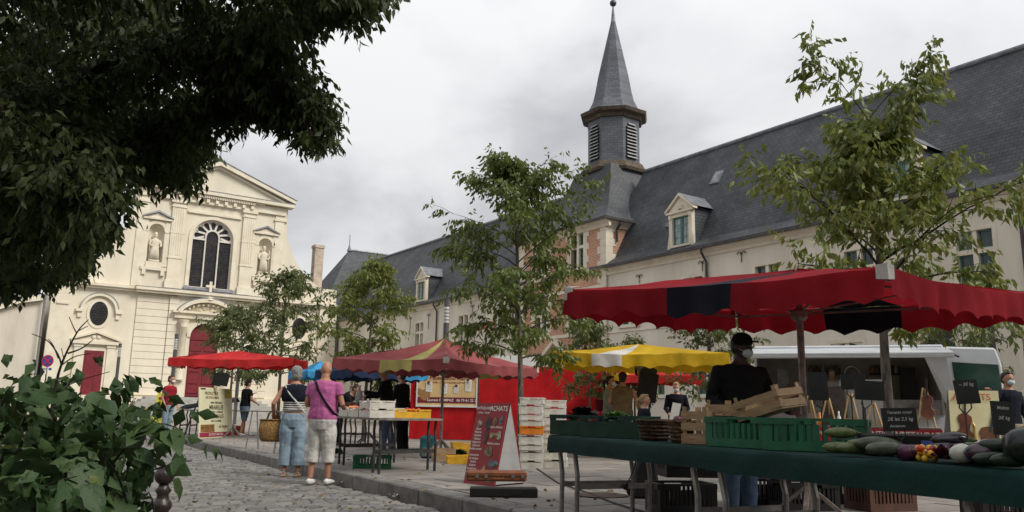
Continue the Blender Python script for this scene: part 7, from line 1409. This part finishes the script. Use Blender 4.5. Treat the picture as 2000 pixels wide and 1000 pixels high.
# couple on the setts
p = G(622, 946, 0); t, bd, Mh = person('man in pink polo shirt and off-white cropped trousers standing with his back turned', (p.x, p.y, 0), RZ+TURN-R(12), 1.72, .03, top=M_pink, bottom=M_offwh, skin=M_skin2, np_=((.27, -.02, 1.13), (.20, -.26, 1.10)), nn=((-.29, -.01, 1.13), (-.20, -.26, 1.10)), feet=((.115, .02, 0), (-.12, -.06, 0)), sleeve=.42, hem=.86, leg_end=.30, leg_w=1.28, belly=.03, shoes=M_shoe_w, build=1.1, vox=.0085)
MB().tube([bd((.10, .10, 1.45)), bd((.03, .165, 1.33)), bd((-.10, .17, 1.15)), bd((-.205, .08, 1.0)), bd((-.215, -.03, .97))], [(.018, .006)]*5, 6).build('shoulder_strap', M_blackf, t)
p = G(566, 930, 0); stripe = bpy.data.materials.new('striped jersey'); stripe.use_nodes = True; n_ = stripe.node_tree.nodes; l_ = stripe.node_tree.links; w_ = n_.new('ShaderNodeTexWave'); w_.bands_direction = 'Z'; w_.inputs['Scale'].default_value = 9; w_.inputs['Distortion'].default_value = .4; tcn = n_.new('ShaderNodeTexCoord'); l_.new(tcn.outputs['Object'], w_.inputs[0]); rp_ = n_.new('ShaderNodeValToRGB'); rp_.color_ramp.interpolation = 'CONSTANT'; rp_.color_ramp.elements[0].color = (.02, .02, .025, 1); rp_.color_ramp.elements[1].position = .5; rp_.color_ramp.elements[1].color = (.6, .58, .54, 1); l_.new(w_.outputs[1], rp_.inputs[0]); l_.new(rp_.outputs[0], n_['Principled BSDF'].inputs['Base Color']); n_['Principled BSDF'].inputs['Roughness'].default_value = .9
t, bd, Mh = person('grey-haired woman in navy vest, striped top and wide pale jeans, back turned', (p.x, p.y, 0), RZ+TURN+R(10), 1.70, .04, top=stripe, bottom=M_jean, hair=M_greyh, hairstyle='bob', skin=M_skin2, np_=((.33, .05, 1.14), (.33, -.10, .98)), nn=((-.27, -.03, 1.14), (-.18, -.24, 1.12)), feet=((.10, -.02, 0), (-.12, .03, 0)), sleeve=.0, hem=.94, leg_end=.16, leg_w=1.38, shoes=None, vox=.0085)
vb = MB(); vb.tube([bd((0, 0, 1.14)), bd((0, 0, 1.25)), bd((0, 0, 1.35)), bd((0, 0, 1.42)), bd((0, 0, 1.475))], [(.215, .172), (.228, .178), (.238, .172), (.222, .15), (.12, .11)], 16); o = vb.build('sweater', M_dnavy, t, smooth=True); q = o.modifiers.new('s', 'SUBSURF'); q.levels = 1; q.render_levels = 1
MB().tube([bd((.16, .09, 1.43)), bd((.08, .165, 1.30)), bd((-.09, .17, 1.12)), bd((-.20, .10, .98))], [(.012, .006)]*4, 6).build('bag_strap', M_offwh, t)
for sx in (-1, 1):
    a = (.10, -.02) if sx > 0 else (-.12, .03); MB().box((a[0]-.045, a[1]-.17, 0), (a[0]+.045, a[1]+.11, .022)).build('sandal_sole', M_sole, t, bevel=.01); MB().tube([(a[0]-.045, a[1]-.08, .01), (a[0], a[1]-.09, .06), (a[0]+.045, a[1]-.08, .01)], .008, 6).build('sandal_strap', M_offwh, t); MB().tube([(a[0]-.04, a[1]+.06, .02), (a[0], a[1]+.09, .09), (a[0]+.04, a[1]+.06, .02)], .007, 6).build('sandal_strap', M_offwh, t)
hp_ = Vector((.33, -.09, 1.0)); wpos = Matrix.Translation(Vector((p.x, p.y, 0))) @ Matrix.Rotation(RZ+TURN+R(10), 4, 'Z') @ (hp_*(1.70/1.75))
bg = thing('straw_bag', 'woven straw shopping bag hanging from the arm of the grey-haired woman', 'bag', (wpos.x, wpos.y, .52), RZ+R(10)); M_straw = mat('woven straw', (.38, .21, .065), .8, .4, 45, .8, 70)
MB().tube([(0, 0, .0), (0, 0, .04), (0, 0, .18), (0, 0, .34)], [(.15, .07), (.19, .09), (.215, .10), (.20, .085)], 18).build('body', M_straw, bg, smooth=True); MB().tube([(.205*math.cos(a), .09*math.sin(a), .34) for a in [2*math.pi*i/20 for i in range(21)]], .012, 6).build('rim', M_straw, bg)
for sy in (-1, 1): MB().tube([(-.10, sy*.07, .33), (-.07, sy*.05, .44), (0, sy*.015, .485), (.07, sy*.05, .44), (.10, sy*.07, .33)], .009, 6).build('handle', mat('dark leather', (.06, .03, .02), .6), bg)
# by the red canopy
p = G(322, 856); person('man in red T-shirt with a mask standing left of the plum board', (p.x-.0, p.y, PZ), RZ+R(75), 1.72, .05, top=M_redf, bottom=M_jean, hair=M_brownh, skin=M_skin2, mask=M_wmask, sleeve=.42, hem=.86, np_=((.26, .0, 1.12), (.24, -.12, .92)), nn=((-.26, .02, 1.12), (-.25, -.10, .90)), vox=.011)
p = G(474, 851); person('man in black T-shirt, cap and denim shorts reaching up under the red canopy', (p.x, p.y, PZ), RZ+R(140), 1.74, .06, top=M_blackf, bottom=M_shortj, hair=M_dkh, skin=M_skin2, cap=M_blackf, sleeve=.45, hem=.84, leg_end=.46, leg_w=1.1, np_=((.28, -.18, 1.22), (.22, -.42, 1.33)), nn=((-.27, -.05, 1.12), (-.2, -.28, 1.02)), feet=((.1, -.1, 0), (-.1, .12, 0)), shoes=M_shoe_w, vox=.011)
# stallholders behind the fruit table
p = G(753, 886); person('grey-haired stallholder in black jacket handing over a bag at the fruit table', (p.x, p.y, PZ), RZ-R(78), 1.78, .16, top=M_blackf, bottom=M_djean, hair=M_greyh, skin=M_skin, sleeve=1., hem=.80, np_=((.24, -.22, 1.17), (.16, -.50, 1.22)), nn=((-.24, -.20, 1.15), (-.16, -.46, 1.13)), feet=((.1, -.1, 0), (-.1, .12, 0)), vox=.0105)
wp = Matrix.Translation(Vector((p.x, p.y, PZ))) @ Matrix.Rotation(RZ-R(78), 4, 'Z') @ Vector((.14, -.60, 1.0)); pb_ = thing('plastic_bag', 'filled clear plastic bag held out by the grey-haired stallholder', 'bag', (wp.x, wp.y, wp.z), RZ); MB().tube([(0, 0, .0), (0, 0, .05), (0, 0, .2), (0, 0, .3), (0, 0, .37)], [(.04, .03), (.085, .06), (.075, .055), (.02, .02), (.035, .012)], 12).build('bag', mat('thin plastic', (.45, .45, .47), .3, .3, 12, .6, 25, alpha=.75), pb_, smooth=True); MB().ball((0, 0, .08), (.06, .045, .06), n=10).build('contents', mat('bag fruit', (.25, .12, .08), .5, .5, 12), pb_, smooth=True)
p = G(784, 882); person('second stallholder in dark clothes, back to the pasta stall', (p.x, p.y, PZ), RZ-R(120), 1.74, .12, top=M_blackf, bottom=M_blackf, hair=M_brownh, skin=M_skin2, np_=((.25, -.1, 1.12), (.2, -.34, 1.05)), nn=((-.25, -.08, 1.12), (-.2, -.3, 1.0)), vox=.0115)
p = C(660, 815, 20.3); person('person in dark clothes bending over crates behind the man in pink', (p.x, p.y, PZ), RZ+R(70), 1.70, .85, top=M_blackf, bottom=M_blackf, hair=M_brownh, skin=M_skin2, np_=((.22, -.62, .95), (.2, -.75, .80)), nn=((-.22, -.6, .95), (-.2, -.72, .78)), vox=.0115)
aB, bB_ = C(655, 830, 19.3), C(770, 832, 18.6); wB = Vector((-(bB_.y-aB.y), bB_.x-aB.x, 0)).normalized()*.7; tq, Pq, exq, eyq = table('dark trestle table under the dark blue canopy', aB, bB_, wB, .78, 2)
for i in range(3): q = Vector((aB.x, aB.y, 0))+exq*(.3+.5*i)+eyq*.35; crate((MBr, MBk, MBk)[i], (q.x, q.y, PZ+.785), math.atan2(exq.y, exq.x), ('brown crate at the left of the dark blue canopy table', 'black crate in the middle of the dark blue canopy table', 'black crate at the right of the dark blue canopy table')[i])
# around the yellow canopy
p = C(1190, 815, 17.6); person('dark-haired woman in sage green coat and white mask under the yellow canopy', (p.x, p.y, PZ), RZ+R(62), 1.70, .04, top=M_green_c, bottom=M_djean, hair=M_dkh, hairstyle='tail', mask=M_wmask, hem=.55, np_=((.25, -.08, 1.12), (.2, -.3, 1.0)), nn=((-.25, -.05, 1.12), (-.2, -.25, .98)), vox=.011)
wp = C(1172, 770, 17.7); bg2 = thing('shoulder_bag', 'dark red shoulder bag on the woman in the sage coat', 'bag', (wp.x, wp.y, PZ+.95), RZ); MB().box((-.11, -.05, 0), (.11, .05, .24)).build('body', fab('wine bag', (.14, .015, .03)), bg2, bevel=.03); MB().tube([(-.08, 0, .23), (0, 0, .50), (.08, 0, .23)], .01, 6).build('strap', M_blackf, bg2)
p = C(1216, 815, 16.4); person('man in brown quilted vest and dark cap with his back turned', (p.x, p.y, PZ), RZ+R(160), 1.72, .05, top=M_vest, bottom=M_djean, hair=M_dkh, cap=M_blackf, peak=False, skin=M_skin2, np_=((.27, -.03, 1.14), (.22, -.27, 1.06)), nn=((-.30, -.05, 1.14), (-.27, -.30, 1.10)), build=1.15, hem=.78, sleeve=.0, top2=None, vox=.011)
p = C(1322, 815, 18.6); person('blond woman in navy sweater and mask looking down at the yellow canopy table', (p.x, p.y, PZ), RZ-R(12), 1.64, .14, top=M_dnavy, bottom=M_djean, hair=M_blond, mask=M_mask, head_pitch=-.25, build=1.1, np_=((.27, -.1, 1.1), (.18, -.36, 1.0)), nn=((-.27, -.1, 1.1), (-.18, -.36, .98)), vox=.011)
p = C(1256, 815, 11.2); person('blond child in navy vest with white sleeve behind the brown basket', (p.x, p.y, PZ), RZ+R(75), 1.16, .05, top=M_dnavy, bottom=M_djean, hair=M_blond, hairstyle='tail', sleeve=.40, vox=.012)
# seller behind the green table
p = C(1446, 900, 7.0); t, bd, Mh = person('seller in black cap, dark jacket and blue mask behind the green table', (p.x, p.y, PZ), RZ+R(18), 1.60, .10, top=M_blackf, bottom=M_djean, skin=M_skin3, hair=M_dkh, cap=M_blackf, mask=M_mask, head_pitch=-.12, head_yaw=.35, hem=.72, build=1.3, np_=((.34, -.10, 1.10), (.30, -.42, 1.02)), nn=((-.34, -.05, 1.12), (-.28, -.38, .98)), vox=.009)
# man at the right edge holding the board
p = C(1972, 815, 12.2); person('dark-haired man in navy sweater and mask reaching to the instrument board', (p.x, p.y, PZ), RZ+R(10), 1.62, .04, top=M_dnavy, bottom=fab('beige trousers', (.36, .29, .21)), hair=M_dkh, skin=M_skin2, mask=M_mask, np_=((.26, .0, 1.12), (.24, -.15, .92)), nn=((-.34, -.06, 1.24), (-.52, -.2, 1.42)), vox=.0105)
p = C(1629, 815, 18.9); person('vendor leaning over the counter inside the white truck', (p.x, p.y, PZ+.53), rzk, 1.50, .42, top=fab('white apron', (.6, .6, .58)), bottom=M_djean, hair=M_greyh, np_=((.26, -.25, 1.0), (.2, -.45, .85)), nn=((-.26, -.25, 1.0), (-.2, -.45, .85)), vox=.0125)
# ------------------------------------------------------------------ fallen leaves and scraps
rl = random.Random(8); fl_ = Leaves()
for i in range(420):
    y = 5+rl.random()**1.6*22; x = KX(y)+rl.choice((-1, 1))*abs(rl.gauss(0, 1.6))*(1 if rl.random() < .6 else 2.5); z = PZ+.006 if x > KX(y)+.3 else .014
    if KX(y)-.05 < x < KX(y)+.33: z = PZ+.008
    fl_.add((x, y, z), (rl.gauss(0, 1), rl.gauss(0, 1), .03), rl.uniform(.05, .09), rl.uniform(.025, .04))
o = fl_.mesh('fallen_leaves', leafmat('dry leaves', (.16, .10, .04), (.24, .19, .05), .05, .8), 2); tag(o, 'dry leaves scattered over the setts and paving by the kerb', 'leaves', kind='stuff')
for px, py, lb_ in ((672, 946, 'crumpled pale paper scrap in the gutter beside the pink-shirted man'), (770, 973, 'small white paper scrap in the gutter farther right')):
    p = G(px, py, .0); mb = MB()
    for i in range(7): a = rl.uniform(0, 6.28); c = Vector((rl.gauss(0, .03), rl.gauss(0, .02), .02)); mb.add([c, c+Vector((math.cos(a)*.05, math.sin(a)*.05, rl.uniform(-.01, .03))), c+Vector((math.cos(a+1.3)*.05, math.sin(a+1.3)*.05, rl.uniform(0, .04)))], [(0, 1, 2)])
    o = mb.build('paper_scrap', M_offw, fixn=False); o.location = (p.x, p.y, .005); tag(o, lb_, 'litter')
